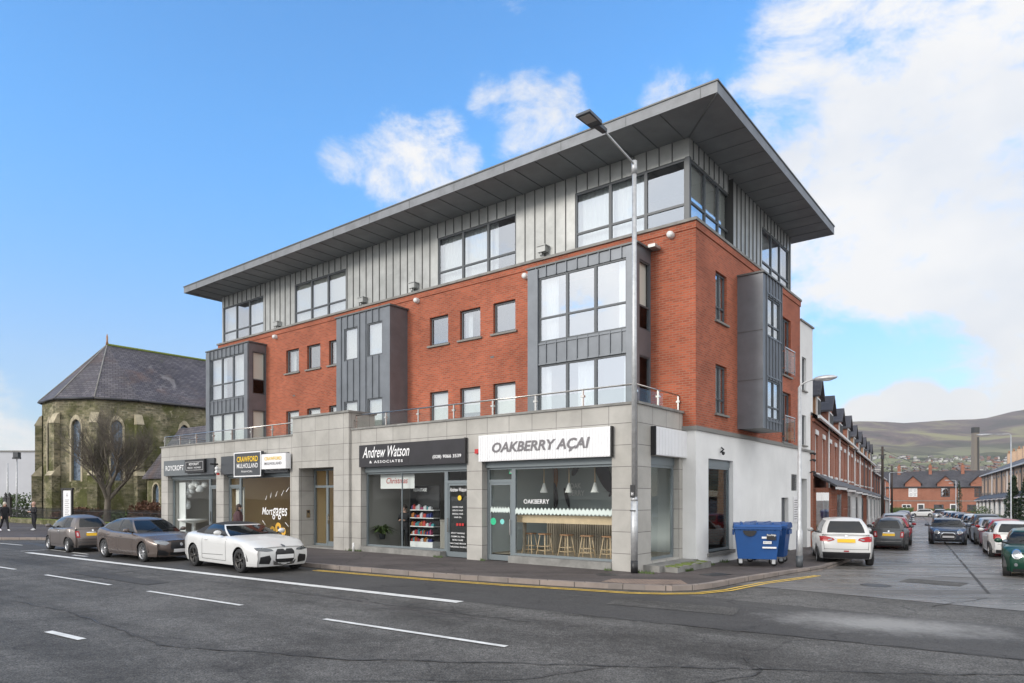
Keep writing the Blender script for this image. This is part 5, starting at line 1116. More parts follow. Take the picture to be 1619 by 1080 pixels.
    ty = MB('tyre'); tw = .105; ty.lathe([(r*.70, -tw), (r*.93, -tw*1.0), (r*.99, -tw*.8), (r, -tw*.4), (r, tw*.4), (r*.99, tw*.8), (r*.93, tw), (r*.70, tw)], 28, 0, 'y'); out['tyre'] = ty.mesh(kind+'_tyre')
    def rim(style):
        m_ = 'alloy_dark' if style in ('dark', ) else 'alloy'; q = MB(m_, 'alloy_dark'); R_ = r*.72
        q.lathe([(R_, .09), (R_*.95, .098), (R_*.90, .08), (R_*.88, -.02)], 28, 0, 'y'); q.lathe([(.001, .0), (R_*.9, .0)], 24, 1, 'y')
        n_ = 5 if style != 'multi' else 9
        if style == 'disc': q.lathe([(.001, .075), (R_*.55, .085), (R_*.9, .07)], 24, 0, 'y'); 
        else:
            for i in range(n_):
                for da in ((-.16, .16) if n_ == 5 else (0,)):
                    a = 2*pi*i/n_; a1 = a+da*1.3; ca, sa, cb, sb = cos(a+da*.2), sin(a+da*.2), cos(a1), sin(a1); h = .022 if n_ == 5 else .02
                    p0 = Vector((ca*.04, .07, sa*.04)); p1 = Vector((cb*R_*.92, .088, sb*R_*.92)); d = (p1-p0).normalized(); nn_ = Vector((-d.z, 0, d.x))
                    q.hexa([p0-nn_*h*1.1-Vector((0, .06, 0)), p1-nn_*h-Vector((0, .05, 0)), p1+nn_*h-Vector((0, .05, 0)), p0+nn_*h*1.1-Vector((0, .06, 0)), p0-nn_*h*1.1, p1-nn_*h, p1+nn_*h, p0+nn_*h*1.1])
        q.lathe([(.001, .085), (.05, .082), (.055, .06)], 14, 0, 'y'); return q.mesh(kind+'_rim')
    out['rimf'] = rim; out['S'] = S; out['geo'] = (xf, xr, w, r, Lh); CM[kind] = out; return out
def patch(cm, poly, axis, m, off=.006, name='p', res=.05, whole=False):
    """thin moulded panel that follows the bodywork; poly in (y,z) for f/b, (x,z) for l/r, (x,y) for t"""
    import bmesh
    bm = bmesh.new(); vs = [bm.verts.new((p[0], p[1], 0)) for p in poly]; bm.faces.new(vs)
    bmesh.ops.triangulate(bm, faces=bm.faces[:])
    for _ in range(4):
        es = [e for e in bm.edges if e.calc_length() > res]
        if not es: break
        bmesh.ops.subdivide_edges(bm, edges=es, cuts=1, use_grid_fill=False); bmesh.ops.triangulate(bm, faces=bm.faces[:])
    bv = cm['bvh'] if whole else cm['bvhb']
    for v in bm.verts:
        a, c = v.co.x, v.co.y
        o, d = {'f': (Vector((4, a, c)), Vector((-1, 0, 0))), 'b': (Vector((-4, a, c)), Vector((1, 0, 0))), 'l': (Vector((a, 3, c)), Vector((0, -1, 0))), 'r': (Vector((a, -3, c)), Vector((0, 1, 0))), 't': (Vector((a, c, 4)), Vector((0, 0, -1)))}[axis]
        loc, n, i_, dist = bv.ray_cast(o, d)
        if loc is None: loc, n, i_, dist = bv.find_nearest(o+d*(4-cm['geo'][4]) if axis in 'fb' else o+d*2.1)
        if n.dot(d) > 0: n = -n
        v.co = loc + n*off
    for f in bm.faces: f.smooth = True
    me = D.meshes.new(name); bm.to_mesh(me); bm.free(); me.materials.append(M[m]); return me
def mir(poly): return [(-p[0], p[1]) for p in poly][::-1]
def build_details(kind):
    cm = CM[kind]; xf, xr, w, r, Lh = cm['geo']; S = cm['S']; out = []   # (part name, mesh)
    def P_(nm, poly, ax, m, off=.006, both=False, whole=False):
        if ax in 'fb': k_ = (.86 if nm not in ('number_plate', 'badge') else 1)*(1-max(0, S['end']-.2)); poly = [(p[0]*k_, p[1]) for p in poly]
        out.append((nm, patch(cm, poly, ax, m, off, nm, whole=whole)))
        if both: out.append((nm, patch(cm, mir(poly), ax, m, off, nm, whole=whole)))
    rect = lambda x0, x1, z0, z1: [(x0, z0), (x1, z0), (x1, z1), (x0, z1)]
    def line(pts, wd, ax, m='car_black', off=.003, nm='panel_gap'):
        for (a, c) in zip(pts[:-1], pts[1:]):
            a = Vector(a); c = Vector(c); d = (c-a).normalized(); n = Vector((-d.y, d.x))*wd/2
            out.append((nm, patch(cm, [tuple(a-n), tuple(c-n), tuple(c+n), tuple(a+n)], ax, m, off, nm, res=.12)))
    def doors(xa, xb_, xc=None, zlo=None, zhi=None):
        zlo = zlo or S['sill']+.1; 
        for ax in 'lr':
            for x in (xa, xb_, xc):
                if x is None: continue
                line([(x, zlo), (x+.02, ip(S['top'], x)-.06)], .014, ax)
            line([(xa, zlo), (xc if xc is not None else xb_, zlo)], .012, ax)
    for (x, lab) in ():
        pass
    if kind == 'conv':
        P_('grille', [(-.33, .36), (-.26, .29), (.26, .29), (.33, .36), (.33, .58), (.26, .66), (.06, .66), (0, .61), (-.06, .66), (-.26, .66), (-.33, .58)], 'f', 'car_black', .01)
        P_('grille_surround', [(-.40, .36), (-.36, .24), (0, .2), (.36, .24), (.40, .36), (.31, .235), (0, .225), (-.31, .235)], 'f', 'chrome', .014)
        P_('headlight', [(.40, .615), (.62, .60), (.88, .63), (.90, .70), (.70, .705), (.44, .66)], 'f', 'lamp_dark', .008, True)
        P_('air_intake', [(.50, .26), (.82, .28), (.80, .46), (.52, .50), (.47, .40)], 'f', 'car_black', .008, True)
        P_('number_plate', rect(-.26, .26, .40, .51), 'f', 'plate_w', .025)
        P_('badge', [(.045*cos(a), .735+.035*sin(a)) for a in [2*pi*i/10 for i in range(10)]], 'f', 'frame_grey', .012)
        P_('tail_light', [(.35, .78), (.85, .76), (.88, .88), (.40, .88)], 'b', 'lamp_red', .008, True)
        doors(.75, -.72); line([(-.70, .42), (.6, .45)], .012, 'r', 'alloy_dark')
        hx = (-.45,)
    elif kind == 'sedan':
        P_('grille', [(-.38, .42), (.38, .42), (.42, .52), (.38, .69), (-.38, .69), (-.42, .52)], 'f', 'car_black', .01)
        P_('headlight', [(.46, .64), (.60, .58), (.90, .64), (.92, .74), (.75, .75), (.50, .70)], 'f', 'lamp_clear', .008, True)
        P_('air_intake', [(.50, .22), (.84, .26), (.86, .44), (.62, .40), (.46, .30)], 'f', 'car_black', .008, True)
        P_('lower_intake', [(-.40, .24), (.40, .24), (.42, .34), (-.42, .34)], 'f', 'car_black', .009)
        P_('number_plate', rect(-.26, .26, .34, .45), 'f', 'plate_w', .03)
        P_('badge', [(.055*cos(a), .60+.055*sin(a)) for a in [2*pi*i/10 for i in range(10)]], 'f', 'chrome', .02)
        P_('tail_light', [(.40, .80), (.85, .78), (.88, .92), (.42, .90)], 'b', 'lamp_red', .008, True)
        doors(.88, -.22, -1.2); line([(-1.9, .80), (1.3, .74)], .010, 'r', 'frame_grey'); line([(-1.0, .24), (.95, .24)], .02, 'r', 'chrome')
        hx = (.0, -1.02)
    elif kind in ('mini500',):
        P_('headlight', [(.56+.11*cos(a), .66+.12*sin(a)) for a in [2*pi*i/12 for i in range(12)]], 'f', 'lamp_clear', .01, True)
        P_('lower_intake', rect(-.45, .45, .26, .36), 'f', 'car_black', .008)
        P_('tail_light', [(.55, .60), (.72, .60), (.74, .86), (.58, .86)], 'b', 'lamp_red', .01, True)
        P_('reversing_light', [(.60, .66), (.68, .66), (.69, .80), (.62, .80)], 'b', 'lamp_pink', .016, True)
        P_('number_plate', rect(-.26, .26, .66, .77), 'b', 'plate_y', .02)
        P_('number_plate', rect(-.26, .26, .36, .46), 'f', 'plate_w', .02)
        P_('boot_trim', rect(-.28, .28, .785, .81), 'b', 'chrome', .02); P_('bumper_strip', rect(-.60, .60, .40, .425), 'b', 'chrome', .014)
        P_('badge', [(.04*cos(a), .88+.04*sin(a)) for a in [2*pi*i/10 for i in range(10)]], 'b', 'chrome', .012)
        P_('lower_bumper', rect(-.62, .62, .205, .29), 'b', 'car_black', .008)
        line([(-.5, .50), (-.56, .94)], .012, 'b'); line([(.5, .50), (.56, .94)], .012, 'b'); line([(-.5, .52), (.5, .52)], .012, 'b')
        doors(.72, -.45); hx = (-.25,)
    elif kind == 'mini':
        P_('headlight', [(.60+.135*cos(a), .69+.135*sin(a)) for a in [2*pi*i/16 for i in range(16)]], 'f', 'chrome', .012, True)
        P_('headlight_lens', [(.60+.11*cos(a), .69+.11*sin(a)) for a in [2*pi*i/16 for i in range(16)]], 'f', 'lamp_clear', .018, True)
        P_('grille_frame', [(-.40, .40), (-.30, .31), (.30, .31), (.40, .40), (.40, .56), (.28, .66), (-.28, .66), (-.40, .56)], 'f', 'chrome', .010)
        P_('grille', [(-.37, .41), (-.28, .33), (.28, .33), (.37, .41), (.37, .55), (.26, .64), (-.26, .64), (-.37, .55)], 'f', 'car_black', .016)
        P_('number_plate', rect(-.26, .26, .40, .50), 'f', 'plate_w', .03)
        P_('fog_light', [(.62+.05*cos(a), .40+.05*sin(a)) for a in [2*pi*i/12 for i in range(12)]], 'f', 'lamp_clear', .012, True)
        P_('lower_bumper', rect(-.70, .70, .2, .28), 'f', 'car_black', .008)
        P_('tail_light', [(.58, .62), (.74, .62), (.74, .88), (.60, .88)], 'b', 'lamp_red', .01, True); P_('number_plate', rect(-.26, .26, .6, .71), 'b', 'plate_y', .02)
        doors(.8, -.42); hx = (-.25,)
        for ax in 'lr': P_('side_skirt', rect(xr+r+.08, xf-r-.08, .19, .28), ax, 'car_black', .006)
    elif kind == 'suv':
        P_('tail_light', [(.40, .88), (.60, .82), (.90, .83), (.92, .99), (.72, 1.0), (.46, .94)], 'b', 'lamp_red', .010, True)
        P_('reversing_light', [(.48, .885), (.62, .86), (.64, .90), (.50, .925)], 'b', 'lamp_clear', .016, True)
        P_('number_plate', rect(-.27, .27, .80, .91), 'b', 'plate_y', .022); P_('boot_trim', rect(-.38, .38, .925, .955), 'b', 'chrome', .016)
        P_('lower_bumper', [(-.80, .27), (.80, .27), (.84, .48), (.5, .42), (-.5, .42), (-.84, .48)], 'b', 'car_black', .010)
        P_('reflector', rect(-.09, .09, .50, .54), 'b', 'lamp_red', .012); P_('badge', [(.05*cos(a), 1.01+.045*sin(a)) for a in [2*pi*i/6 for i in range(6)]], 'b', 'chrome', .012)
        P_('headlight', [(.50, .78), (.86, .80), (.86, .92), (.54, .86)], 'f', 'lamp_clear', .01, True); P_('grille', [(-.42, .38), (.42, .38), (.46, .75), (-.46, .75)], 'f', 'car_black', .01)
        line([(-.66, .56), (-.70, 1.05)], .012, 'b'); line([(.66, .56), (.70, 1.05)], .012, 'b'); line([(-.66, .58), (.66, .58)], .012, 'b')
        doors(.9, -.05, -1.0); hx = (.15, -.85)
        for ax in 'lr': P_('sill_cladding', rect(xr+r+.08, xf-r-.08, .26, .36), ax, 'car_black', .006)
    else:
        P_('headlight', [(.48, .66), (.84, .66), (.86, .78), (.56, .74)], 'f', 'lamp_clear', .01, True); P_('grille', [(-.40, .34), (.40, .34), (.42, .62), (-.42, .62)], 'f', 'car_black', .01)
        P_('number_plate', rect(-.26, .26, .44, .54), 'f', 'plate_w', .025)
        P_('tail_light', [(.52, .76), (.84, .76), (.84, .96), (.60, .94)], 'b', 'lamp_red', .01, True); P_('number_plate', rect(-.26, .26, .58, .69), 'b', 'plate_y', .02)
        P_('lower_bumper', rect(-.75, .75, .21, .34), 'b', 'car_black', .008); line([(-.6, .56), (.6, .56)], .012, 'b'); doors(.9, -.05, -.95); hx = (.15, -.80)
    # joined into few meshes by name is not wanted: keep each part, but merge panel gaps
    gaps = [m for n, m in out if n == 'panel_gap']; out = [(n, m) for n, m in out if n != 'panel_gap']
    V = []; F = []
    for g in gaps:
        o = len(V); V += [v.co[:] for v in g.vertices]; F += [tuple(o+i for i in p.vertices) for p in g.polygons]
    if V: me = D.meshes.new('panel_gap'); me.from_pydata(V, [], F); me.materials.append(M['car_black']); out.append(('panel_gap', me))
    for x in hx:
        for s_ in (-1, 1):
            z = ip(S['top'], x)-.14; hit = cm['bvhb'].ray_cast(Vector((x, s_*3, z)), Vector((0, -s_, 0)))[0]
            b = MB('PAINT' if kind != 'mini500' else 'chrome'); b.mats = ['chrome'] if kind in ('mini500', 'mini') else ['white']; y = hit.y
            b.blob((x, y+s_*.012, z), (.105, .02, .018), 0, 10, 5); out.append(('handle', b.mesh('handle')))
    for s_ in (-1, 1):   # mirrors
        b = MB('white', 'car_black'); x = S['gh'][0]-.32; z = ip(S['top'], x)+.06; y = s_*(w*.90); b.tube([(x, y*.93, z-.05), (x, y+s_*.10, z-.01)], .025, 6, 1); b.blob((x-.0, y+s_*.17, z+.03), (.075, .115, .075), 0, 10, 6); out.append(('wing_mirror', b.mesh('mirror')))
    # window chrome / wipers
    b = MB('car_black')
    xw = S['gh'][0]
    for (a, c) in ((-.5, -.05), (.1, .6)):
        P0 = cm['bvh'].ray_cast(Vector((xw+.0, a*w, 3)), Vector((0, 0, -1)))[0]; P1 = cm['bvh'].ray_cast(Vector((xw-.12, c*w, 3)), Vector((0, 0, -1)))[0]
        if P0 and P1: b.tube([P0+Vector((.01, 0, .02)), P1+Vector((.01, 0, .02))], .009, 4)
    if b.v: out.append(('wiper', b.mesh('wiper')))
    return out
NCAR = 0
CARS = {}
def car(kind, pos, rz, pt, label, cat='car', group=None, rim='spoke', simple=False, rimm=None):
    """the first car of a kind builds its meshes; later ones reuse them with their own paint"""
    cm = car_meshes(kind)
    if 'details' not in cm: cm['details'] = build_details(kind)
    if ('rim', rim) not in cm: cm[('rim', rim)] = cm['rimf'](rim)
    nm = {'suv': 'parked_suv', 'conv': 'parked_convertible'}.get(kind, 'parked_car')
    root = empty(nm, pos, rz, label, cat, group)
    xf, xr, w, r, Lh = cm['geo']
    def add(n, me, par=root, painted=False):
        o = D.objects.new(n, me); link(o, par)
        if painted: o.material_slots[0].link = 'OBJECT'; o.material_slots[0].material = pt
        return o
    add('body', cm['body'], painted=True); add('roof', cm['roof'], painted=SPECS[kind]['roofm'] != 'soft')
    for g in ('windscreen', 'rear_window', 'trim', 'underbody'): add(g, cm[g])
    for g in cm['glasses']: add('side_window', cm[g])
    if 'pillar' in cm: add('windscreen_frame', cm['pillar'], painted=True)
    for n, me in cm['details']:
        if simple and n in ('panel_gap', 'wiper', 'handle', 'reflector', 'badge'): continue
        add(n, me, painted=(n in ('handle', 'wing_mirror') and me.materials[0].name == 'white'))
    for x in (xf, xr):
        for s_ in (-1, 1):
            t = add('wheel', cm['tyre']); t.location = (x, s_*(w-.125), r); t.rotation_euler = (0, random.uniform(0, 1) if s_ > 0 else 0, 0 if s_ > 0 else pi); add('rim', cm[('rim', rim)], t)
    return root
white_p = paint('white', (.64, .64, .63)); grey_w = paint('grey', (.155, .135, .128), .5, .28); jag_p = paint('warm_grey', (.14, .112, .10), .6, .25)
silver_p = paint('silver', (.42, .43, .45), .6, .3); red_p = paint('red', (.32, .015, .02), .2); green_p = paint('green', (.008, .055, .035), .4); black_p = paint('black', (.015, .015, .018)); blue_p = paint('blue', (.03, .05, .12), .4); bgrey_p = paint('blue_grey', (.085, .10, .13), .6, .25); slate_p = paint('slate', (.09, .095, .10), .5)
cv = car('conv', LB(-11.2, -5.38), ROTB+R(-3.0), white_p, 'white convertible with black soft top parked in front of the mortgage shop', 'convertible', rim='dark'); cv.scale = (1.06, 1.06, 1.07)
car('sedan', LB(-17.05, -5.78), ROTB+R(1.5), jag_p, 'warm grey four door saloon parked directly behind the white convertible', 'car', rim='multi')
car('mini500', LB(-23.05, -5.93), ROTB+pi+R(-2), grey_w, 'small rounded grey hatchback seen from behind, first in the bay by the church', 'car', rim='disc')
# side street
rearp = ST(-2.5, -7.7)
h = R(90-21); rp = Vector((11.38, 23.4, 0)); cpos = rp+Vector((cos(h), sin(h), 0))*1.27; cpos.z = gz(cpos)+.0
car('suv', cpos+Vector((0, 0, .03)), h, white_p, 'white crossover with one wheel up on the kerb, seen from behind by the bins', 'suv', rim='spoke')
SH = R(90)-PH
def street(kind, r, s, pt, lab, away=True, group='cars parked along the side street', **k):
    p = ST(r, s); return car(kind, p, SH+(0 if away else pi), pt, lab, 'car', group, **k)
street('mini500', -2.35, 1.75, slate_p, 'dark grey small hatchback with orange plate parked ahead of the white crossover', rim='disc')
o = street('mini', .22, 8.6, bgrey_p, 'blue grey small car with round headlights driving up the middle of the side street', False, group=None)
gp = Vector((15.95, 20.75, 0)); gp.z = gz(gp); car('mini', gp, SH+pi+R(-5), green_p, 'dark green small car with round chrome headlights cut off by the right edge', 'car', rim='spoke')
street('hatch', 2.12, -.75, white_p, 'white hatchback with red tail light just beyond the green car', rim='multi')
street('hatch', 2.38, 4.9, red_p, 'red hatchback parked on the right between the white one and a silver one')
street('hatch', 2.3, 9.5, silver_p, 'silver hatchback parked on the right in front of the red one', simple=True)
street('suv', 2.4, 14.6, slate_p, 'dark grey tall car parked on the right beyond the silver hatchback', simple=True)
cl = [silver_p, white_p, black_p, silver_p, blue_p, silver_p, slate_p, white_p, silver_p, slate_p]; cn = ['silver', 'white', 'black', 'pale silver', 'dark blue', 'bright silver', 'slate grey', 'off white', 'light silver', 'grey']
o_ = ['first', 'second', 'third', 'fourth', 'fifth', 'sixth', 'seventh', 'eighth', 'ninth', 'tenth']
for i in range(10):
    street('hatch' if i % 3 else 'mini', 2.4+random.uniform(-.1, .1), 19.8+i*5.3, cl[i], '%s car facing the viewer, %s behind the dark tall car on the right' % (cn[i], o_[i]), False, simple=True)
street('suv', 1.9, 78.5, silver_p, 'silver people carrier facing the viewer at the far end of the right row', False, simple=True)
street('hatch', -2.3, 6.6, red_p, 'dark red hatchback on the left hidden mostly behind the grey small hatchback', simple=True)
street('suv', -2.35, 11.7, silver_p, 'silver tall car on the left behind the dark red hatchback', simple=True)
lc = [(17.2, slate_p, 'slate'), (22.6, silver_p, 'silver'), (28.5, black_p, 'black'), (34, white_p, 'white'), (47, blue_p, 'dark blue'), (60, silver_p, 'pale')]
for i, (s_, p_, n_) in enumerate(lc): street('hatch', -2.35, s_, p_, '%s hatchback, number %s back in the left row of parked cars' % (n_, ('four', 'five', 'six', 'seven', 'eight', 'nine')[i]), simple=True)
p = ST(-.05, 112.6); car('hatch', p, SH+R(90), white_p, 'white hatchback crossing side-on at the far end of the street', 'car', simple=True)
mat('render_grey', (.50, .51, .54), .85, nz=(.4, .05))
mat('chimney_pot', (.30, .17, .10), .8)
mat('stone_grey', (.22, .19, .16), .9)
# ================================================================== white rendered block at the end of the side wall
s = T('rendered_block', XR, 14.40, 0, label='narrow white rendered building between the brick block and the terrace', cat='building')
b = mb('render_white', 'sill', 'frame_grey'); fr = Fr((-.02, 0, 0), (0, 1, 0), (-1, 0, 0))
b.wall(fr, 0, 2.05, -.4, 10.05, [(.3, .95, 7.0, 8.5), (.3, .95, 4.55, 5.9), (.2, 1.1, -.35, 3.05)], .35); b.wall(Fr((-.02, 0, 0), (-1, 0, 0), (0, 1, 0)), 0, 8, 4, 10.05, [], .1)
b.wall(Fr((-.02, 2.05, 0), (-1, 0, 0), (0, -1, 0)), 0, 8, -.4, 10.05, [], .1)
b.build('wall', s); b = mb('coping'); b.box(-8, .05, -.03, 2.1, 10.05, 10.12); b.box(-.02, .05, 0, 2.07, 4.28, 4.38); b.build('coping', s)
for z0, z1 in ((7.0, 8.5), (4.55, 5.9)):
    w_ = window(fr, .3, .95, z0, z1, .12, 1, None, .05, s); q_ = mb('sill'); q_.box(-.1, .06, .25, 1.0, z0-.06, z0-.002); q_.build('sill', w_)
b = mb('grey_panel'); b.fbox(fr, .2, 1.1, -.35, 3.05, .25, .3); b.build('door', s)
for z in (3.35, 3.9, 4.2): b = mb('black'); b.tube([(0, 1.5, z), (.18, 1.5, z+.05)], .03, 6); b.blob((.2, 1.5, z), (.07, .06, .06)); b.build('wall_lamp', s)
# ================================================================== terraced houses
def gable(b, x0, x1, y0, y1, z, h, m, over=0):   # saddle roof with ridge along x
    ym = (y0+y1)/2
    b.q([(x0, y0-over, z-over*.6), (x1, y0-over, z-over*.6), (x1, ym, z+h), (x0, ym, z+h)], m); b.q([(x0, y1+over, z-over*.6), (x1, y1+over, z-over*.6), (x1, ym, z+h), (x0, ym, z+h)], m)
def house(pos, rz, wd, eave, ridge, style, label, group, depth=8, zg=0):
    """front faces -y of its own frame, x along the street; origin at the front left foot"""
    s = empty('terraced_house', pos, rz, label, 'house', group)
    brick = 'brick_cream' if style == 'cream' else 'brick_far'; f = Fr((0, 0, 0), (1, 0, 0), (0, 1, 0))
    cx = [wd*.27, wd*.75] if style != 'end' else [wd/2]
    ups = [(c-.48, c+.48, zg+eave-2.6, zg+eave-.75) for c in cx] if style != 'end' else []
    b = mb(brick, 'white_pvc', 'sill'); b.wall(f, 0, wd, -1.5, zg+eave, ups, .16)
    b.wall(Fr((0, 0, 0), (0, 1, 0), (1, 0, 0)), 0, depth, -1.5, zg+eave, [], .1); b.wall(Fr((wd, 0, 0), (0, 1, 0), (-1, 0, 0)), 0, depth, -1.5, zg+eave, [], .1); b.wall(Fr((0, depth, 0), (1, 0, 0), (0, -1, 0)), 0, wd, -1.5, zg+eave, [], .1)
    for x in (0, wd): b.q([(x, 0, zg+eave), (x, depth, zg+eave), (x, depth/2, zg+ridge)])
    if style != 'end':
        b.box(0, wd, -.03, 0, zg+eave-2.9, zg+eave-2.8, 2 if style == 'cream' else 0)
        b.box(0, wd, -.10, 0, zg+eave-.25, zg+eave-.12, 2 if style == 'cream' else 0)
    b.build('wall', s)
    if style != 'end':
        dp = mb('white_pvc' if random.random() < .4 else 'dgrey_panel'); dp.tube([(wd-.12, -.10, zg-.5), (wd-.12, -.10, zg+eave-.1)], .05, 6); dp.build('downpipe', s)
    b = mb('slate'); gable(b, -.0, wd, -.25, depth+.25, zg+eave, ridge-eave, 0); rf = b.build('roof', s)
    b = mb('white_pvc' if style != 'end' else 'black'); b.box(0, wd, -.36, -.24, zg+eave-.12, zg+eave+.02); b.build('gutter', s)
    c_ = mb(brick, 'chimney_pot'); c_.box(-.0, .55, depth/2-.9, depth/2+.9, zg+ridge-.9, zg+ridge+1.1)
    for i in range(4): c_.cyl(.27, depth/2-.66+i*.44, zg+ridge+1.1, zg+ridge+1.5, .11, 8, 1)
    c_.build('chimney', rf)
    for (a, c, z0, z1) in ups:
        o = window(f, a, c, z0, z1, .10, 1, (z0+z1)/2, .07, s, 'white_pvc' if style != 'dark' else 'frame_grey', 'pane', 'curtain' if random.random() < .6 else None)
        q_ = mb('white' if style == 'brick' else 'sill'); q_.box(a-.08, c+.08, -.05, 0, z1+.001, z1+.22); q_.build('lintel', o); q_ = mb('white' if style == 'brick' else 'sill'); q_.box(a-.1, c+.1, -.09, .05, z0-.12, z0-.001); q_.build('sill', o)
    if style == 'end':
        # dormer gable breaking the eave, one window, door and ground window
        g = mb(brick, 'slate', 'dgrey_panel'); a, c = wd/2-1.35, wd/2+1.35; zt = zg+eave
        g.q([(a, -.04, zt-2.4), (c, -.04, zt-2.4), (c, -.04, zt+.8), (a, -.04, zt+.8)]); g.q([(a, -.04, zt+.8), (c, -.04, zt+.8), (wd/2, -.04, zt+2.1)])
        for sx_ in (a, c): g.q([(sx_, -.04, zt-.1), (sx_, 2.2, zt-.1), (sx_, 2.2, zt+.8), (sx_, -.04, zt+.8)])
        for (p, q2) in (((a-.25, zt+.58), (wd/2, zt+2.22)), ((wd/2, zt+2.22), (c+.25, zt+.58))):
            g.hexa([(p[0], -.3, p[1]), (q2[0], -.3, q2[1]), (q2[0], 3.4, q2[1]), (p[0], 3.4, p[1]), (p[0], -.3, p[1]+.12), (q2[0], -.3, q2[1]+.12), (q2[0], 3.4, q2[1]+.12), (p[0], 3.4, p[1]+.12)], 1)
        g.build('dormer_gable', s)
        q_ = mb('sill'); q_.box(0, wd, -.06, 0, zt-2.75, zt-2.6); q_.build('string_course', s)
        fw = Fr((0, -.06, 0), (1, 0, 0), (0, 1, 0)); white = label.startswith('brick end house with white')
        fm = 'white_pvc' if white else 'dgrey_panel'
        for (x0, x1, z0, z1) in ((wd/2-.75, wd/2+.75, zt-1.9, zt-.1), (wd/2-1.9, wd/2-.3, zg+.9, zg+2.2)):
            k = mb('dark_int'); k.fbox(fw, x0, x1, z0, z1, .02, .03); w_ = window(fw, x0, x1, z0, z1, .0, 2, (z0+z1)/2, .12, s, fm, 'pane'); k.build('dark_room', w_)
        k = mb('white_pvc', 'dgrey_panel'); k.box(wd/2+.75, wd/2+1.95, -.09, 0, zg, zg+2.35); k.box(wd/2+.92, wd/2+1.78, -.12, -.09, zg, zg+2.15, 1); k.build('door', s)
        return s
    # ground floor: box bay with lean-to roof and door
    rv = random.random() if not label.startswith(('first', 'second', 'fifth')) else .6; w0, w1 = wd*.10, wd*(.5+.08*rv); m_ = ('white_pvc', 'white', 'white_pvc')[hash(label) % 3] if False else 'white_pvc'
    zt = zg+2.75; pr = .75
    b = mb(('white_pvc', 'render_white', 'brick_far', 'white_pvc')[int(rv*3.99)] if style != 'cream' else 'white_pvc', 'pane', 'dark_int'); b.box(w0, w1, -pr, -.001, zg-.9, zg+.75)
    n = 3
    for i in range(n+1): x = w0+(w1-w0-.1)*i/n; b.box(x, x+.1, -pr, -pr+.1, zg+.75, zt)
    b.box(w0, w0+.1, -.1, -.001, zg+.75, zt); b.box(w1-.1, w1, -.1, -.001, zg+.75, zt); b.box(w0+.02, w1-.02, -pr+.02, -pr+.08, zg+1.7, zg+1.76); b.box(w0, w1, -pr, -.001, zt-.2, zt+.02)
    by_ = b.build('bay_window', s)
    g = mb('pane'); g.q([(w0+.05, -pr+.05, zg+.75), (w1-.05, -pr+.05, zg+.75), (w1-.05, -pr+.05, zt), (w0+.05, -pr+.05, zt)])
    for x in (w0+.05, w1-.05): g.q([(x, -pr+.05, zg+.75), (x, 0, zg+.75), (x, 0, zt), (x, -pr+.05, zt)])
    g.build('pane', by_)
    b = mb('slate', 'white_pvc'); e0, e1 = w0-.2, wd*.95
    b.hexa([(e0, -pr-.25, zt+.03), (e1, -pr-.25, zt+.03), (e1, -.002, zt+.62), (e0, -.002, zt+.62), (e0, -pr-.25, zt+.13), (e1, -pr-.25, zt+.13), (e1, -.002, zt+.74), (e0, -.002, zt+.74)]); b.box(e0, e1, -pr-.28, -pr-.2, zt-.05, zt+.06, 1); b.build('canopy', s)
    b = mb('dgrey_panel' if style != 'cream' else 'white_pvc', 'white_pvc'); b.box(wd*.66, wd*.9, -.06, -.001, zg-.6, zg+2.1); b.box(wd*.64, wd*.66, -.1, -.001, zg-.6, zg+2.75, 1); b.box(wd*.9, wd*.92, -.1, -.001, zg-.6, zg+2.75, 1); b.box(wd*.66, wd*.9, -.07, -.001, zg+2.12, zg+2.7, 1); b.build('door', s)
    if style == 'brick':   # attic dormer with saddle roof
        a, c = wd*(.30+.12*random.random()), wd*(.68+.1*random.random()); zt = zg+eave-.25*random.random(); g = mb('brick_far' if random.random() < .5 else 'wood_dark', 'slate', 'white_pvc', 'dark_int')
        g.box(a, c, .15, 3.2, zt+.0, zt+1.4); m_ = (a+c)/2
        g.q([(a, .15, zt+1.4), (c, .15, zt+1.4), (m_, .15, zt+2.15)], 0)
        for (p, q2) in (((a-.2, zt+1.27), (m_, zt+2.24)), ((m_, zt+2.24), (c+.2, zt+1.27))):
            g.hexa([(p[0], -.1, p[1]), (q2[0], -.1, q2[1]), (q2[0], 3.8, q2[1]), (p[0], 3.8, p[1]), (p[0], -.1, p[1]+.1), (q2[0], -.1, q2[1]+.1), (q2[0], 3.8, q2[1]+.1), (p[0], 3.8, p[1]+.1)], 1)
        g.box(a+.15, c-.15, .08, .149, zt+.25, zt+1.32, 2); g.box(a+.3, c-.3, .06, .079, zt+.38, zt+1.22, 3); d_ = g.build('dormer', s)
    return s
def gzs(s_): return gz(ST(0, s_))
R_L = -5.4; rz_left = SH     # left row faces +r
def left_house(s0, wd, eave_abs, style, label):
    # house x axis runs towards the viewer so that its front (-y) looks across the street (+r)
    p = ST(R_L, s0); p.z = 0; zg = gzs(s0+wd/2)+.12
    return house(p, SH, wd, eave_abs-zg, eave_abs-zg+2.5 if style == 'brick' else eave_abs-zg+2.4, style, label, 'red brick terrace on the left', zg=zg)
ordn = ['first', 'second', 'third', 'fourth', 'fifth', 'sixth', 'seventh', 'eighth', 'ninth', 'tenth', 'eleventh', 'twelfth', 'thirteenth', 'fourteenth', 'fifteenth']
s_ = -1.7; k = 0
for n_, wd, ev, stl in ((4, 6.3, 5.98, 'brick'), (5, 6.0, 5.85, 'brick'), (6, 6.2, 5.0, 'dark')):
    for i in range(n_):
        left_house(s_, wd, ev, stl, '%s red brick terraced house from the white block%s' % (ordn[k], ', with a gabled slate dormer' if stl == 'brick' else ', lower and without a dormer')); s_ += wd; k += 1
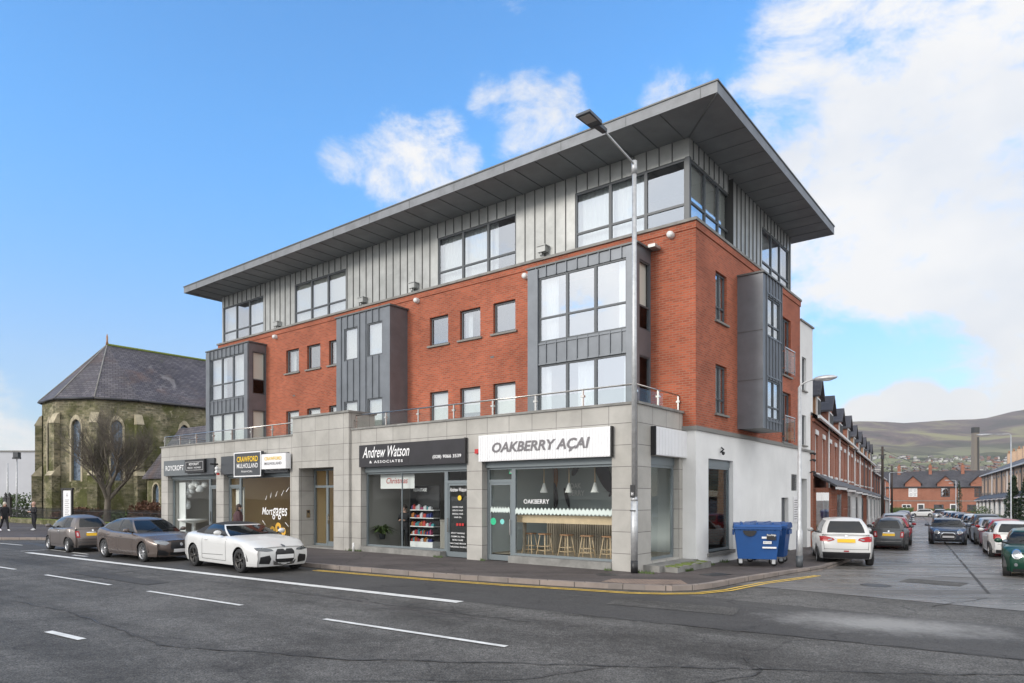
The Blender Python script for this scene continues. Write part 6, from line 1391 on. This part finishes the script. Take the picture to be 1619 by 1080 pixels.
def right_house(s1, wd, eave_abs, label):
    p = ST(7.6, s1+wd); p.z = 0; zg = gzs(s1+wd/2)+.1
    return house(p, SH+pi, wd, eave_abs-zg, eave_abs-zg+2.2, 'cream', label, 'cream terrace on the right', zg=zg)
for i in range(11): right_house(28+i*5.6, 5.6, 5.33, '%s cream brick terraced house counted from the far end of the right row' % ordn[10-i])
# end terrace facing up the street
e_n = ['brick end house with dark windows left of the white framed one', 'brick end house with white framed four pane window in its gable', 'brick end house behind the cypress at the right of the end row', 'leftmost brick end house, mostly hidden by the left terrace', 'rightmost brick end house, hidden behind the cream terrace']
for i, off in enumerate((-6.9, -1.45, 4.0, -12.35, 9.45)):
    p = ST(off-2.72, 121.5); p.z = 0; zg = gzs(121)+.1
    house(p, -PH, 5.45, 5.6, 8.9, 'end', e_n[i], 'brick houses closing the street', zg=zg)
def foliage_blob(b, c, r, n, leaf=.12, m=0, shell=.55):
    c = Vector(c)
    for i in range(n):
        a = random.uniform(0, 2*pi); u = random.uniform(-1, 1); k = random.random()**.33*(1-shell)+shell*random.uniform(.75, 1); q_ = sqrt(1-u*u)
        p = c+Vector((r[0]*q_*cos(a)*k, r[1]*q_*sin(a)*k, r[2]*u*k)); d = Vector((random.uniform(-1, 1), random.uniform(-1, 1), random.uniform(-1, 1))).normalized(); e = d.orthogonal().normalized(); l = leaf*random.uniform(.5, 1.3)
        b.q([p-e*l*.4, p+d*l, p+e*l*.4, p-d*l*.6], m)
def hedge(r0, r1, s0, h, lab, name='hedge', m='leaf', w=.8):
    p = ST((r0+r1)/2, s0); o = empty(name, p, ROTS, lab, 'hedge'); b = mb(m); n = int((r1-r0)*260)
    b.box(-(r1-r0)/2+.1, (r1-r0)/2-.1, -w/2+.15, w/2-.15, 0, h-.15)
    for i in range(n):
        c = Vector((random.uniform(-(r1-r0)/2, (r1-r0)/2), random.choice((-w/2, w/2, random.uniform(-w/2, w/2))), random.uniform(0, h+random.uniform(-.05, .1)))); d = Vector((random.uniform(-1, 1), random.uniform(-1, 1), random.uniform(-1, 1))).normalized(); e = d.orthogonal().normalized(); l = .13
        b.q([c-e*l*.5, c+d*l, c+e*l*.5, c-d*l*.6])
    b.build('foliage', o); return o
hedge(-8, -1.3, 119.3, 1.7, 'long green hedge in front of the brick end terrace, left of its door'); hedge(.4, 6, 119.3, 1.5, 'green hedge in front of the end terrace, right of the door')
def cypress(p, h, r, lab, n=1500):
    o = empty('cypress_tree', p, 0, lab, 'tree'); b = mb('bark'); b.tube([(0, 0, 0), (0, 0, h*.9)], [.12, .02], 6); b.build('trunk', o); b = mb('leaf_dark')
    for i in range(9): t = i/8; rr = r*(1-.75*t**2)*random.uniform(.85, 1.1); foliage_blob(b, (random.uniform(-.1, .1), random.uniform(-.1, .1), h*(.12+.84*t)), (rr, rr, h*.12), n//9, .16)
    b.build('crown', o)
cypress(ST(6.6, 42), 4.6, .85, 'dark conical evergreen beside the thin street lamp, left one of the pair', 2600); cypress(ST(7.0, 36), 4.8, .9, 'dark conical evergreen at the right edge, nearer one of the pair', 2600); cypress(ST(5.4, 104), 6.0, .55, 'slim dark cypress in front of the brick end terrace', 900)
def shrub(p, r, h, lab, m='leaf', n=700, leaf=.14, name='shrub'):
    o = empty(name, p, 0, lab, 'shrub'); b = mb(m)
    for i in range(4): foliage_blob(b, (random.uniform(-.4, .4)*r, random.uniform(-.4, .4)*r, h*.5+random.uniform(-.1, .15)*h), (r*.75, r*.75, h*.5), n//4, leaf)
    b.build('foliage', o); b = mb('bark'); b.tube([(0, 0, 0), (0, 0, h*.6)], [.05, .02], 5); b.build('stem', o)
shrub(ST(5.7, 62), 1.3, 2.0, 'rounded green shrub in a garden of the cream terrace'); shrub(ST(5.6, 78), 1.6, 1.4, 'low yellow green shrub beyond the rounded garden shrub'); shrub(ST(5.9, 50), .9, 1.2, 'small green shrub in a front garden behind the right parked cars')
b = mb('brick_far', 'coping'); b.box(-.12, .12, 0, 74, -1.2, .85); b.box(-.15, .15, 0, 74, .85, .93, 1); o = b.build('garden_wall'); o.location = ST(5.25, 22); o.location.z = -.35; o.rotation_euler = (R(-.67), 0, ROTS); tag(o, 'low brick garden wall along the right pavement', 'wall')
s = empty('meter_box', ST(-5.2, .1), ROTS, 'white utility box and black bin at the foot of the first terraced house', 'box'); b = mb('white_pvc', 'black'); b.box(0, .35, .4, 1.1, .1, .9); b.box(-.1, .5, -.6, .25, .1, 1.0, 1); b.build('case', s)
# ================================================================== chimney tower, town, hill
s = empty('brick_chimney', ((1542-809.5)/1079*620, 620, -4), 0, 'very tall tapering industrial chimney with dark top standing before the hill', 'chimney'); b = mb('stone_grey', 'dark_int'); b.hexa([(-2.9, -2.9, 0), (2.9, -2.9, 0), (2.9, 2.9, 0), (-2.9, 2.9, 0), (-2.1, -2.1, 64), (2.1, -2.1, 64), (2.1, 2.1, 64), (-2.1, 2.1, 64)]); b.box(-2.3, 2.3, -2.3, 2.3, 64, 69, 1); b.box(.3, 1.3, -3.0, -2.2, 2, 60, 1); b.build('shaft', s)
def hill():
    VR = [(1000, 690), (1290, 668), (1335, 667), (1365, 666), (1400, 667), (1430, 669), (1460, 667), (1500, 664), (1540, 663), (1560, 661), (1580, 656), (1600, 651), (1619, 648), (1700, 630), (1900, 600), (2700, 600)]
    m = D.materials.new('hillside'); m.use_nodes = True; t = m.node_tree; bs = t.nodes['Principled BSDF']; bs.inputs['Roughness'].default_value = 1; bs.inputs['Specular IOR Level'].default_value = 0
    co = nd(t, 'ShaderNodeTexCoord').outputs['Object']; sx = nd(t, 'ShaderNodeSeparateXYZ'); t.links.new(co, sx.inputs[0])
    f = noise(t, co, .0022, 12, .66, .8); rp = nd(t, 'ShaderNodeValToRGB'); e = rp.color_ramp.elements
    e[0].position = .40; e[0].color = (.055, .05, .045, 1); e[1].position = .62; e[1].color = (.25, .23, .11, 1); e2 = rp.color_ramp.elements.new(.5); e2.color = (.12, .085, .085, 1)
    t.links.new(f, rp.inputs[0])
    vo = nd(t, 'ShaderNodeTexVoronoi'); vo.inputs['Scale'].default_value = .0045; t.links.new(co, vo.inputs['Vector']); fr_ = nd(t, 'ShaderNodeValToRGB'); g = fr_.color_ramp.elements; g[0].position = .2; g[0].color = (.06, .075, .05, 1); g[1].position = .8; g[1].color = (.23, .235, .14, 1)
    sp = nd(t, 'ShaderNodeSeparateColor'); t.links.new(vo.outputs['Color'], sp.inputs[0]); t.links.new(sp.outputs[0], fr_.inputs[0])
    nz_ = noise(t, co, .004, 4, .6); hh = mth(t, 'ADD', sx.outputs['Z'], mth(t, 'MULTIPLY', nz_, 120)); mr = nd(t, 'ShaderNodeMapRange'); mr.inputs[1].default_value = 190; mr.inputs[2].default_value = 330; t.links.new(hh, mr.inputs[0])
    mx = nd(t, 'ShaderNodeMix', data_type='RGBA'); t.links.new(mr.outputs[0], mx.inputs['Factor']); t.links.new(fr_.outputs[0], mx.inputs['A']); t.links.new(rp.outputs[0], mx.inputs['B']); t.links.new(mx.outputs['Result'], bs.inputs['Base Color']); M['hillside'] = m
    Y = 4200; b = mb('hillside'); nx = 170; ny = 60
    from mathutils import noise as mn
    g0 = []
    for j in range(ny+1):
        row = []; t_ = j/ny
        for i in range(nx+1):
            u = 1000+1700*i/nx; ke = sst((u-1000)/200); vr = ip(VR, u); y = 400+3800*t_
            v = 768-(768-722)*sst(t_/.5) if t_ < .5 else 722-(722-vr)*((t_-.5)/.5)**1.25
            P = Vector(((u-809.5)*.01, t_*9, 0)); v += (mn.noise(P*.9)*9+mn.noise(P*2.3)*4)*sin(pi*max(0, (t_-.12)/.88)) if t_ > .12 else 0
            row.append(len(b.v)); b.v.append(Vector(((u-809.5)/1079*y, y, (2.25+(785-v)/1079*y)*ke-10*(1-ke))))
        g0.append(row)
    last = []
    for i in range(nx+1): v = b.v[g0[-1][i]]; last.append(len(b.v)); b.v.append(Vector((v.x*1.1, v.y+900, v.z*.6)))
    g0.append(last)
    for j in range(len(g0)-1):
        for i in range(nx): b.f.append((g0[j][i], g0[j][i+1], g0[j+1][i+1], g0[j+1][i])); b.m.append(0); b.sm.append(True)
    o = b.build('hills'); tag(o, kind='structure')
    return o
hill()
mat('town_wall', (.62, .60, .57), .9); mat('town_roof', (.14, .12, .115), .9); mat('far_tree', (.05, .052, .036), 1)
b = mb('town_wall', 'town_roof', 'brick_far')
random.seed(21)
for i in range(560):
    y = 420+1750*random.random()**1.2; u = random.uniform(1290, 1640); x = (u-809.5)/1079*y; t_ = (y-400)/3800; z = 2.25+(785-(768-46*sst(t_/.5)))/1079*y-1; w = random.uniform(4, 10); h = random.uniform(3, 6)
    m_ = 2 if random.random() < .45 else 0
    b.box(x, x+w, y, y+9, z-22, z+h, m_); b.q([(x-.5, y-.5, z+h), (x+w+.5, y-.5, z+h), (x+w+.5, y+4.5, z+h+3), (x-.5, y+4.5, z+h+3)], 1); b.q([(x-.5, y+9.5, z+h), (x+w+.5, y+9.5, z+h), (x+w+.5, y+4.5, z+h+3), (x-.5, y+4.5, z+h+3)], 1)
o = b.build('distant_town'); tag(o, 'far off town of small pale and red houses at the foot of the hill', 'town', kind='stuff')
b = mb('far_tree')
for i in range(520):
    y = random.uniform(420, 2000); u = random.uniform(1280, 1640); x = (u-809.5)/1079*y; r = random.uniform(3, 8); t_ = (y-400)/3800; z = 2.25+(785-(768-46*sst(t_/.5)))/1079*y; foliage_blob(b, (x, y, z+r*.4), (r*1.3, r, r), 26, 2.2)
o = b.build('distant_trees'); tag(o, 'distant trees between the far houses below the hill', 'trees', kind='stuff')
# ================================================================== church
ch = empty('church', LB(-58.3, 9), ROTB, 'old mossy stone church with rounded apse and steep slate roof', 'church')
def corner(i, rr=1): a = -R(36)*i; return (5.8*rr*cos(a), 5.0*rr*sin(a))
ZE, ZR = 10.5, 16.05
C_ = [corner(i) for i in range(6)]; nave = 34
def chwall(p, q_, wins):
    p = Vector((*p, 0)); q2 = Vector((*q_, 0)); d = (q2-p); l = d.length; d.normalize(); n = Vector((d.y, -d.x, 0)); 
    if n.dot(Vector(((p.x+q2.x)/2, (p.y+q2.y)/2-5, 0))) > 0: n = -n
    fr = Fr(p, d, n); b = mb('rubble'); b.wall(fr, 0, l, -.5, ZE-.02, [(c-.42, c+.42, 3.6, 8.7) for c in wins(l)], .4); o = b.build('wall', ch)
    for c in wins(l):
        g = mb('church_glass'); P = [(c-.42, 3.6), (c+.42, 3.6), (c+.42, 8.2), (c+.25, 8.55), (c, 8.7), (c-.25, 8.55), (c-.42, 8.2)]; g.q([fr.pt(a, z, .25) for a, z in P]); gl_ = g.build('lancet_window', ch)
        t_ = mb('stone_trim'); 
        for a in (c-.58, c+.42): t_.fbox(fr, a, a+.16, 3.5, 8.2, -.04, .30)
        A = [(c-.58, 8.2), (c-.45, 8.72), (c-.2, 9.03), (c, 9.12), (c+.2, 9.03), (c+.45, 8.72), (c+.58, 8.2)]; B_ = [(c-.42, 8.2), (c-.34, 8.5), (c-.15, 8.68), (c, 8.74), (c+.15, 8.68), (c+.34, 8.5), (c+.42, 8.2)]
        for k in range(6): t_.hexa([fr.pt(*A[k], -.05), fr.pt(*A[k+1], -.05), fr.pt(*B_[k+1], -.05), fr.pt(*B_[k], -.05), fr.pt(*A[k], .1), fr.pt(*A[k+1], .1), fr.pt(*B_[k+1], .1), fr.pt(*B_[k], .1)])
        f2 = mb('rubble'); f2.q([fr.pt(c-.42, 8.2, -.0), fr.pt(c-.34, 8.5, -.0), fr.pt(c-.15, 8.68, 0), fr.pt(c, 8.74, 0), fr.pt(c-.42, 8.74, 0)]); f2.q([fr.pt(c+.42, 8.2, -.0), fr.pt(c+.34, 8.5, -.0), fr.pt(c+.15, 8.68, 0), fr.pt(c, 8.74, 0), fr.pt(c+.42, 8.74, 0)]); f2.build('spandrel', gl_)
        t_.build('surround', gl_)
mat('church_glass', (.12, .16, .21), .25, nz=(6, .5)); mat('stone_trim', (.42, .37, .26), .85, nz=(2, .2), stain=(1.2, .3))
for i in range(5): chwall(C_[i], C_[i+1], lambda l: [l/2])
chwall((5.8, nave), C_[0], lambda l: [l-4-5*k for k in range(5)]); chwall((-5.8, nave), C_[5], lambda l: [])
b = mb('slate_church', 'black'); ap = (0, -.2, ZR); E_ = [corner(i, 1.05) for i in range(6)]
for i in range(5): b.q([(*E_[i], ZE), (*E_[i+1], ZE), ap])
b.q([(*E_[0], ZE), ap, (0, nave, ZR), (6.1, nave, ZE)]); b.q([(*E_[5], ZE), ap, (0, nave, ZR), (-6.1, nave, ZE)]); b.q([(6.1, nave, ZE), (-6.1, nave, ZE), (0, nave, ZR)])
E2 = [(6.1, nave)]+E_+[(-6.1, nave)]
rf = b.build('roof', ch)
b = mb('black')
for p, q_ in zip(E2[:-1], E2[1:]): b.tube([(*p, ZE-.06), (*q_, ZE-.06)], .10, 6)
b.build('gutter', ch)
b = mb('moss'); b.tube([(0, -.2, ZR+.02), (0, nave, ZR+.02)], .13, 6); b.build('ridge', rf)
b = mb('coping')
for i in (1, 2, 3, 4): b.tube([(*E_[i], ZE+.03), (ap[0], ap[1], ap[2]+.03)], .05, 5)
b.build('hip_tiles', rf)
b = mb('wood_dark'); b.tube([(0, -.2, ZR), (0, -.2, ZR+.35), (0, -.2, ZR+.7), (0, -.2, ZR+1.0)], [.13, .08, .09, .02], 8); b.build('finial', rf)
for i in range(5):       # buttresses
    x, y = C_[i]; d = Vector((x/5.8, y/5.0, 0)).normalized() if i else Vector((1, 0, 0)); n = Vector((-d.y, d.x, 0)); b = mb('rubble', 'stone_trim'); o_ = Vector((x, y, 0))
    for (r0, r1, z0, z1, wd) in ((0, .75, -.5, 4.0, .36), (0, .5, 4.0, 8.4, .30)):
        P = [o_+n*wd+d*r0, o_+n*wd+d*r1, o_-n*wd+d*r1, o_-n*wd+d*r0]
        b.hexa([p+Vector((0, 0, z0)) for p in P]+[p+Vector((0, 0, z1)) for p in P])
        b.hexa([p+Vector((0, 0, z1+.001)) for p in (o_+n*wd*1.05-d*.0, o_+n*wd*1.05+d*(r1+.06), o_-n*wd*1.05+d*(r1+.06), o_-n*wd*1.05)]+[o_+n*wd+Vector((0, 0, z1+.9)), o_+n*wd+d*.2+Vector((0, 0, z1+.75)), o_-n*wd+d*.2+Vector((0, 0, z1+.75)), o_-n*wd+Vector((0, 0, z1+.9))], 1)
    b.build('buttress', ch)
# side chapel with lower slate roof
an = empty('church_annex', LB(-50.3, 8.8), ROTB, 'low stone annex with steep slate roof between the church and the shops', 'building')
b = mb('rubble'); b.wall(Fr((0, 0, 0), (1, 0, 0), (0, 1, 0)), 0, 16, -.5, 4.0, [(1.1, 2.2, .9, 3.3), (3.0, 4.1, .9, 3.3), (6, 7.1, .9, 3.3)], .4); b.wall(Fr((0, 0, 0), (0, 1, 0), (1, 0, 0)), 0, 5.6, -.5, 4.0, [], .1); b.q([(0, 0, 4), (0, 5.6, 4), (0, 2.8, 7.9)]); b.build('wall', an)
b = mb('slate_church'); b.hexa([(-.2, -.3, 3.7), (16, -.3, 3.7), (16, 2.8, 8.0), (-.2, 2.8, 8.0), (-.2, -.3, 3.85), (16, -.3, 3.85), (16, 2.8, 8.15), (-.2, 2.8, 8.15)]); b.q([(-.2, 5.9, 3.7), (16, 5.9, 3.7), (16, 2.8, 8.0), (-.2, 2.8, 8.0)]); b.build('roof', an)
for x in (1.1, 3.0, 6.0):
    b = mb('stone_trim', 'church_glass')
    b.q([(x, .2, .9), (x+1.1, .2, .9), (x+1.1, .2, 3.3), (x, .2, 3.3)], 1); b.box(x-.15, x, -.05, .1, .8, 2.9); b.box(x+1.1, x+1.25, -.05, .1, .8, 2.9)
    for k in range(6):
        a, a2 = pi*k/6, pi*(k+1)/6; c = x+.55; b.hexa([(c+.55*cos(a), -.05, 2.75+.55*sin(a)), (c+.7*cos(a), -.05, 2.75+.7*sin(a)), (c+.7*cos(a2), -.05, 2.75+.7*sin(a2)), (c+.55*cos(a2), -.05, 2.75+.55*sin(a2)), (c+.55*cos(a), .1, 2.75+.55*sin(a)), (c+.7*cos(a), .1, 2.75+.7*sin(a)), (c+.7*cos(a2), .1, 2.75+.7*sin(a2)), (c+.55*cos(a2), .1, 2.75+.55*sin(a2))])
    b.build('arched_window', an)
# white building, masts, railings, noticeboard, gate posts, shrubs
s = empty('white_building', (-78, 78, 0), 0, 'plain flat roofed white building beyond the church at the left edge', 'building'); b = mb('render_grey', 'coping'); b.box(-20, 26, 0, 14, -1, 7.35); b.box(-20.1, 26.1, -.1, 14.1, 7.35, 7.5, 1)
for x in (1.0, 9, 17): b.box(x, x+.03, -.01, 0, 0, 7.3, 1)
b.build('wall', s)
for (x, y, h, lab) in ((-46.2, 62.5, 5.3, 'thin grey mast in front of the white building, left one'), (-45.0, 62, 5.9, 'grey camera mast with a box on top in front of the white building')):
    s = empty('camera_mast', (x, y, 0), 0, lab, 'mast'); b = mb('galv'); b.tube([(0, 0, 0), (0, 0, 2.5), (0, 0, h)], [.1, .07, .06], 8); b.build('pole', s)
    if h > 5.5: b = mb('dgrey_panel'); b.box(-.35, .35, -.1, .1, h-.25, h-.1); b.box(-.2, .25, -.2, .2, h-.1, h+.35); b.build('camera_body', s)
def railing(P, lab, h=1.25, base=.35):
    s = empty('iron_railing', LB(*P[0]), ROTB, lab, 'railing'); o0 = Vector(P[0]); w_ = mb('rubble', 'moss'); r_ = mb('iron')
    for a, c in zip(P[:-1], P[1:]):
        a = Vector(a)-o0; c = Vector(c)-o0; l = (c-a).length; d = (c-a)/l; n = Vector((-d.y, d.x))*.16
        A = [a-n, c-n, c+n, a+n]; w_.hexa([(p.x, p.y, -.1) for p in A]+[(p.x, p.y, base+.12) for p in A]); w_.hexa([(p.x*1, p.y, base+.121) for p in A]+[(p.x, p.y, base+.16) for p in A], 1)
        for i in range(int(l/.14)):
            p = a+d*(i*.14); r_.box(p.x-.011, p.x+.011, p.y-.011, p.y+.011, base+.15, h+.12)
        for z in (base+.3, h-.05): r_.tube([(a.x, a.y, z), (c.x, c.y, z)], .02, 4)
    w_.build('plinth', s); r_.build('rails', s)
railing([(-75, .6), (-54, 1.9), (-38.5, 2.3)], 'black iron railing on a mossy low wall before the church, left of the noticeboard'); railing([(-38.3, 2.3), (-30.2, 2.6)], 'iron railing between the bare tree and the shops')
s = T('church_noticeboard', -45.3, 1.2, .12, R(20), label='tall white church noticeboard with dark frame beside the bare tree', cat='noticeboard'); b = mb('black', 'white_sign', 'text_grey'); b.box(-.5, -.38, -.06, .06, 0, 2.6); b.box(.38, .5, -.06, .06, 0, 2.6); b.box(-.55, .55, -.08, .08, 2.6, 2.72); b.box(-.38, .38, -.03, .03, .5, 2.55, 1); b.box(-.08, .08, -.036, -.03, 2.2, 2.23, 2); b.box(-.015, .015, -.036, -.03, 2.08, 2.38, 2)
for i in range(10): b.box(-.2, .2 if i % 2 else .12, -.036, -.03, .7+i*.13, .73+i*.13, 2)
b.build('board', s)
for (x, y, lab) in ((-49.3, -1.2, 'left'), (-48.2, .4, 'right')):
    px = (9, 15)[lab == 'right']; p = Vector(((px-809.5)/1079*57, 57, 0)); s = empty('gate_post', p, 0, lab+' dark iron gate post with pointed cap at the far left', 'gate post'); b = mb('iron'); b.box(-.13, .13, -.13, .13, 0, 2.1); b.box(-.18, .18, -.18, .18, 2.1, 2.18); b.lathe([(.15, 2.18), (.08, 2.35), (.12, 2.42), (.001, 2.62)], 8); b.build('post', s)
for (px, Y, r, h, lab, m) in ((18, 63, 1.9, 2.7, 'rounded dark green clipped shrub behind the gate posts', 'leaf'), (128, 56, 1.6, 1.3, 'low reddish brown hedge by the noticeboard', 'leaf_brown'), (235, 52, 1.5, 1.8, 'reddish brown shrub at the corner of the annex', 'leaf_brown'), (100, 57, 1.3, 1.0, 'low brown shrub at the foot of the apse', 'leaf_brown'), (195, 54, 1.5, 1.0, 'low green shrub behind the railing by the bare tree', 'leaf')):
    shrub(Vector(((px-809.5)/1079*Y, Y, 0)), r, h, lab, m, 1300, .16)
# bare tree
def bare_tree(pos, h, lab, seed=5, spread=1.0, group=None):
    rd = random.Random(seed); s = empty('bare_tree', pos, 0, lab, 'tree', group); tr = mb('bark'); cr = mb('bark')
    def br(p, d, l, r, lev):
        n = 3 if lev < 4 else 2; pts = [p]; q_ = p; dd = d
        for i in range(n): dd = (dd+Vector((rd.uniform(-1, 1), rd.uniform(-1, 1), rd.uniform(-.4, .7)))*.16*(1 if lev < 3 else 1.7)).normalized(); q_ = q_+dd*l/n; pts.append(q_)
        rr = [r*(1-.42*i/n) for i in range(n+1)]
        (tr if lev < 2 else cr).tube(pts, rr, 7 if lev < 2 else 4 if lev < 4 else 3, 0, caps=False)
        if lev >= 6: return
        k = (4, 4, 4, 4, 4, 3)[lev]
        for i in range(k):
            t = (.55+.45*(i+1)/k) if lev else .75+.25*(i+1)/k; o = pts[min(n, int(t*n+.001))]; ax = Vector((rd.uniform(-1, 1), rd.uniform(-1, 1), rd.uniform(-.3, .5))).normalized()
            nd_ = (dd*(.75 if lev else .45)+ax*(.75*spread)).normalized(); nd_.z += .26; nd_.normalize()
            br(o, nd_, l*rd.uniform(.66, .88), max(.0055, r*.52), lev+1)
    br(Vector((0, 0, 0)), Vector((.06, 0, 1)), h*.17, h*.021, 0)
    tr.build('trunk', s); cr.build('crown', s); return s
bt = bare_tree(LB(-43.9, 3.2), 14.2, 'bare dark leafless tree growing in front of the church apse', 8, 1.05)
bt.scale = (.88, .88, 1.22)
# ================================================================== people
def person(pos, rz, label, J, top_m, leg_m, hair_m, shoe_m='cloth_white', hair='short', hood=False):
    """J: joint positions; one skinned body, materials split by height along the skeleton"""
    s = empty('person', pos, rz, label, 'person')
    names = list(J['v']); vs = [Vector(J['v'][n][0]) for n in names]; rad = [J['v'][n][1] for n in names]; ed = [(names.index(a), names.index(b_)) for a, b_ in J['e']]
    me = D.meshes.new('person_body'); me.from_pydata(vs, ed, []); ob = D.objects.new('tmpb', me); COL.objects.link(ob)
    sk = ob.modifiers.new('sk', 'SKIN'); 
    for i, v in enumerate(me.skin_vertices[0].data): v.radius = rad[i] if isinstance(rad[i], tuple) else (rad[i], rad[i]); v.use_root = (i == 0)
    su = ob.modifiers.new('su', 'SUBSURF'); su.levels = 2; su.render_levels = 2
    dg = bpy.context.evaluated_depsgraph_get(); m2 = D.meshes.new_from_object(ob.evaluated_get(dg)); D.objects.remove(ob); m2.materials.clear()
    for n in (top_m, leg_m, 'skin', shoe_m): m2.materials.append(M[n])
    zone = J['z']
    for p in m2.polygons:
        c = p.center; best = min(range(len(ed)), key=lambda i: (lambda a, b_: (c-(a+(b_-a)*max(0, min(1, (c-a).dot(b_-a)/max(1e-6, (b_-a).length_squared))))).length)(vs[ed[i][0]], vs[ed[i][1]]))
        a, b_ = names[ed[best][0]], names[ed[best][1]]; key = b_
        p.material_index = zone.get(key, 0); p.use_smooth = True
    o = D.objects.new('body', m2); link(o, s)
    hd = Vector(J['v']['crown'][0]); b = mb(hair_m); b.blob(hd+Vector((0, .02, -.05)), (.095, .11, .12), 0, 12, 8)
    if hair == 'long': b.blob(hd+Vector((0, .07, -.2)), (.10, .07, .2), 0, 10, 8)
    b.build('hair', s); 
    b = mb('skin', 'black'); b.blob(hd+Vector((0, -.105, -.12)), (.018, .022, .03), 0, 8, 6)
    for sx_ in (-1, 1): b.blob(hd+Vector((sx_*.032, -.088, -.09)), (.012, .008, .008), 1, 6, 4); b.blob(hd+Vector((sx_*.088, 0, -.11)), (.014, .022, .032), 0, 6, 5)
    b.blob(hd+Vector((0, -.092, -.17)), (.025, .008, .006), 1, 6, 4); b.build('face', s)
    return s
def body(step=.0, arms='phone', lean=0):
    l = lean
    v = {'pelvis': ((0, 0, .95), (.155, .12)), 'waist': ((0, -.01-l*.3, 1.12), (.15, .11)), 'chest': ((0, -.01-l, 1.35), (.18, .125)), 'neckb': ((0, -.01-l, 1.49), (.09, .08)), 'neck': ((0, -.02-l, 1.56), .055), 'head': ((0, -.03-l, 1.65), (.078, .095)), 'crown': ((0, -.02-l, 1.74), (.07, .085))}
    e = [('pelvis', 'waist'), ('waist', 'chest'), ('chest', 'neckb'), ('neckb', 'neck'), ('neck', 'head'), ('head', 'crown')]
    for s_, n in ((-1, 'L'), (1, 'R')):
        f = step*s_
        v['hip'+n] = ((s_*.10, 0, .86), .105); v['knee'+n] = ((s_*.11, -f*.5-.02, .48), .068); v['ankle'+n] = ((s_*.12, -f+.02+(.06 if f < 0 else 0), .10+(.05 if f < 0 else 0)), .05); v['toe'+n] = ((s_*.13, -f-.15, .045), .045)
        e += [('pelvis', 'hip'+n), ('hip'+n, 'knee'+n), ('knee'+n, 'ankle'+n), ('ankle'+n, 'toe'+n)]
        v['sh'+n] = ((s_*.19, -l, 1.42), .075)
        if arms == 'phone': v['el'+n] = ((s_*.27, -.02-l, 1.16), .055); v['wr'+n] = ((s_*.12, -.25-l, 1.17), .036); v['ha'+n] = ((s_*.05, -.31-l, 1.20), .034)
        else: v['el'+n] = ((s_*.25, .04+f*.3-l, 1.14), .055); v['wr'+n] = ((s_*.26, -.08+f*.5-l, .92), .036); v['ha'+n] = ((s_*.25, -.11+f*.5-l, .83), .034)
        e += [('chest', 'sh'+n), ('sh'+n, 'el'+n), ('el'+n, 'wr'+n), ('wr'+n, 'ha'+n)]
        for k in range(3): b0 = Vector(v['ha'+n][0]); v['f%d%s' % (k, n)] = (tuple(b0+(Vector((-.03*s_, -.03, .02-.02*k)) if arms == 'phone' else Vector((.0, -.02+.02*k, -.065)))), .011); e.append(('ha'+n, 'f%d%s' % (k, n)))
    z = {'hipL': 1, 'hipR': 1, 'kneeL': 1, 'kneeR': 1, 'ankleL': 1, 'ankleR': 1, 'toeL': 3, 'toeR': 3, 'neck': 2, 'head': 2, 'crown': 2, 'haL': 2, 'haR': 2}
    for k in range(3): z['f%dL' % k] = 2; z['f%dR' % k] = 2
    return {'v': v, 'e': e, 'z': z}
def at(u, Y): return Vector(((u-809.5)/1079*Y, Y, 0))
person(at(54, 42.3)+Vector((0, 0, .12)), R(-25), 'person in black jacket and trousers with white trainers standing and looking at their hands', body(.03, 'phone', .02), 'cloth_black', 'cloth_black', 'skin', 'cloth_white')
p2 = person(at(7, 41.6)+Vector((0, 0, .12)), R(60), 'person with fair hair in black clothes walking at the left edge of the photo', body(.22, 'walk', .03), 'cloth_black', 'cloth_black', 'hair_grey', 'cloth_white')
p3 = person(LB(-18.75, -1.2, .12), ROTB+R(150), 'person in dark reddish coat with brown hair walking past the mortgage shop', body(.2, 'walk', .02), 'cloth_red', 'cloth_black', 'hair_dark', 'cloth_black', 'long')
b = mb('cloth_red'); b.lathe([(.24, .62), (.235, .8), (.20, 1.05), (.21, 1.3), (.12, 1.48)], 14); b.build('coat', p3)
p4 = person(LB(-11.3, 1.7, .12), ROTB+R(20), 'person in dark clothes standing inside the hairdresser shop', body(.0, 'phone', .0), 'cloth_black', 'cloth_black', 'hair_dark', 'cloth_black')
# ================================================================== haze
hz = MB('white'); hz.box(-3000, 4500, -120, 6200, -40, 900); me = hz.mesh('haze'); hm = D.materials.new('haze_air'); hm.use_nodes = True; t = hm.node_tree; t.nodes.clear(); o_ = nd(t, 'ShaderNodeOutputMaterial'); pv = nd(t, 'ShaderNodeVolumePrincipled'); pv.inputs['Color'].default_value = (.95, .95, .95, 1); pv.inputs['Density'].default_value = .00008; pv.inputs['Anisotropy'].default_value = .0; t.links.new(pv.outputs[0], o_.inputs['Volume']); me.materials.clear(); me.materials.append(hm); o = D.objects.new('haze', me); link(o); tag(o, kind='stuff'); o['label'] = 'thin air haze over the far hills'; o['category'] = 'haze'
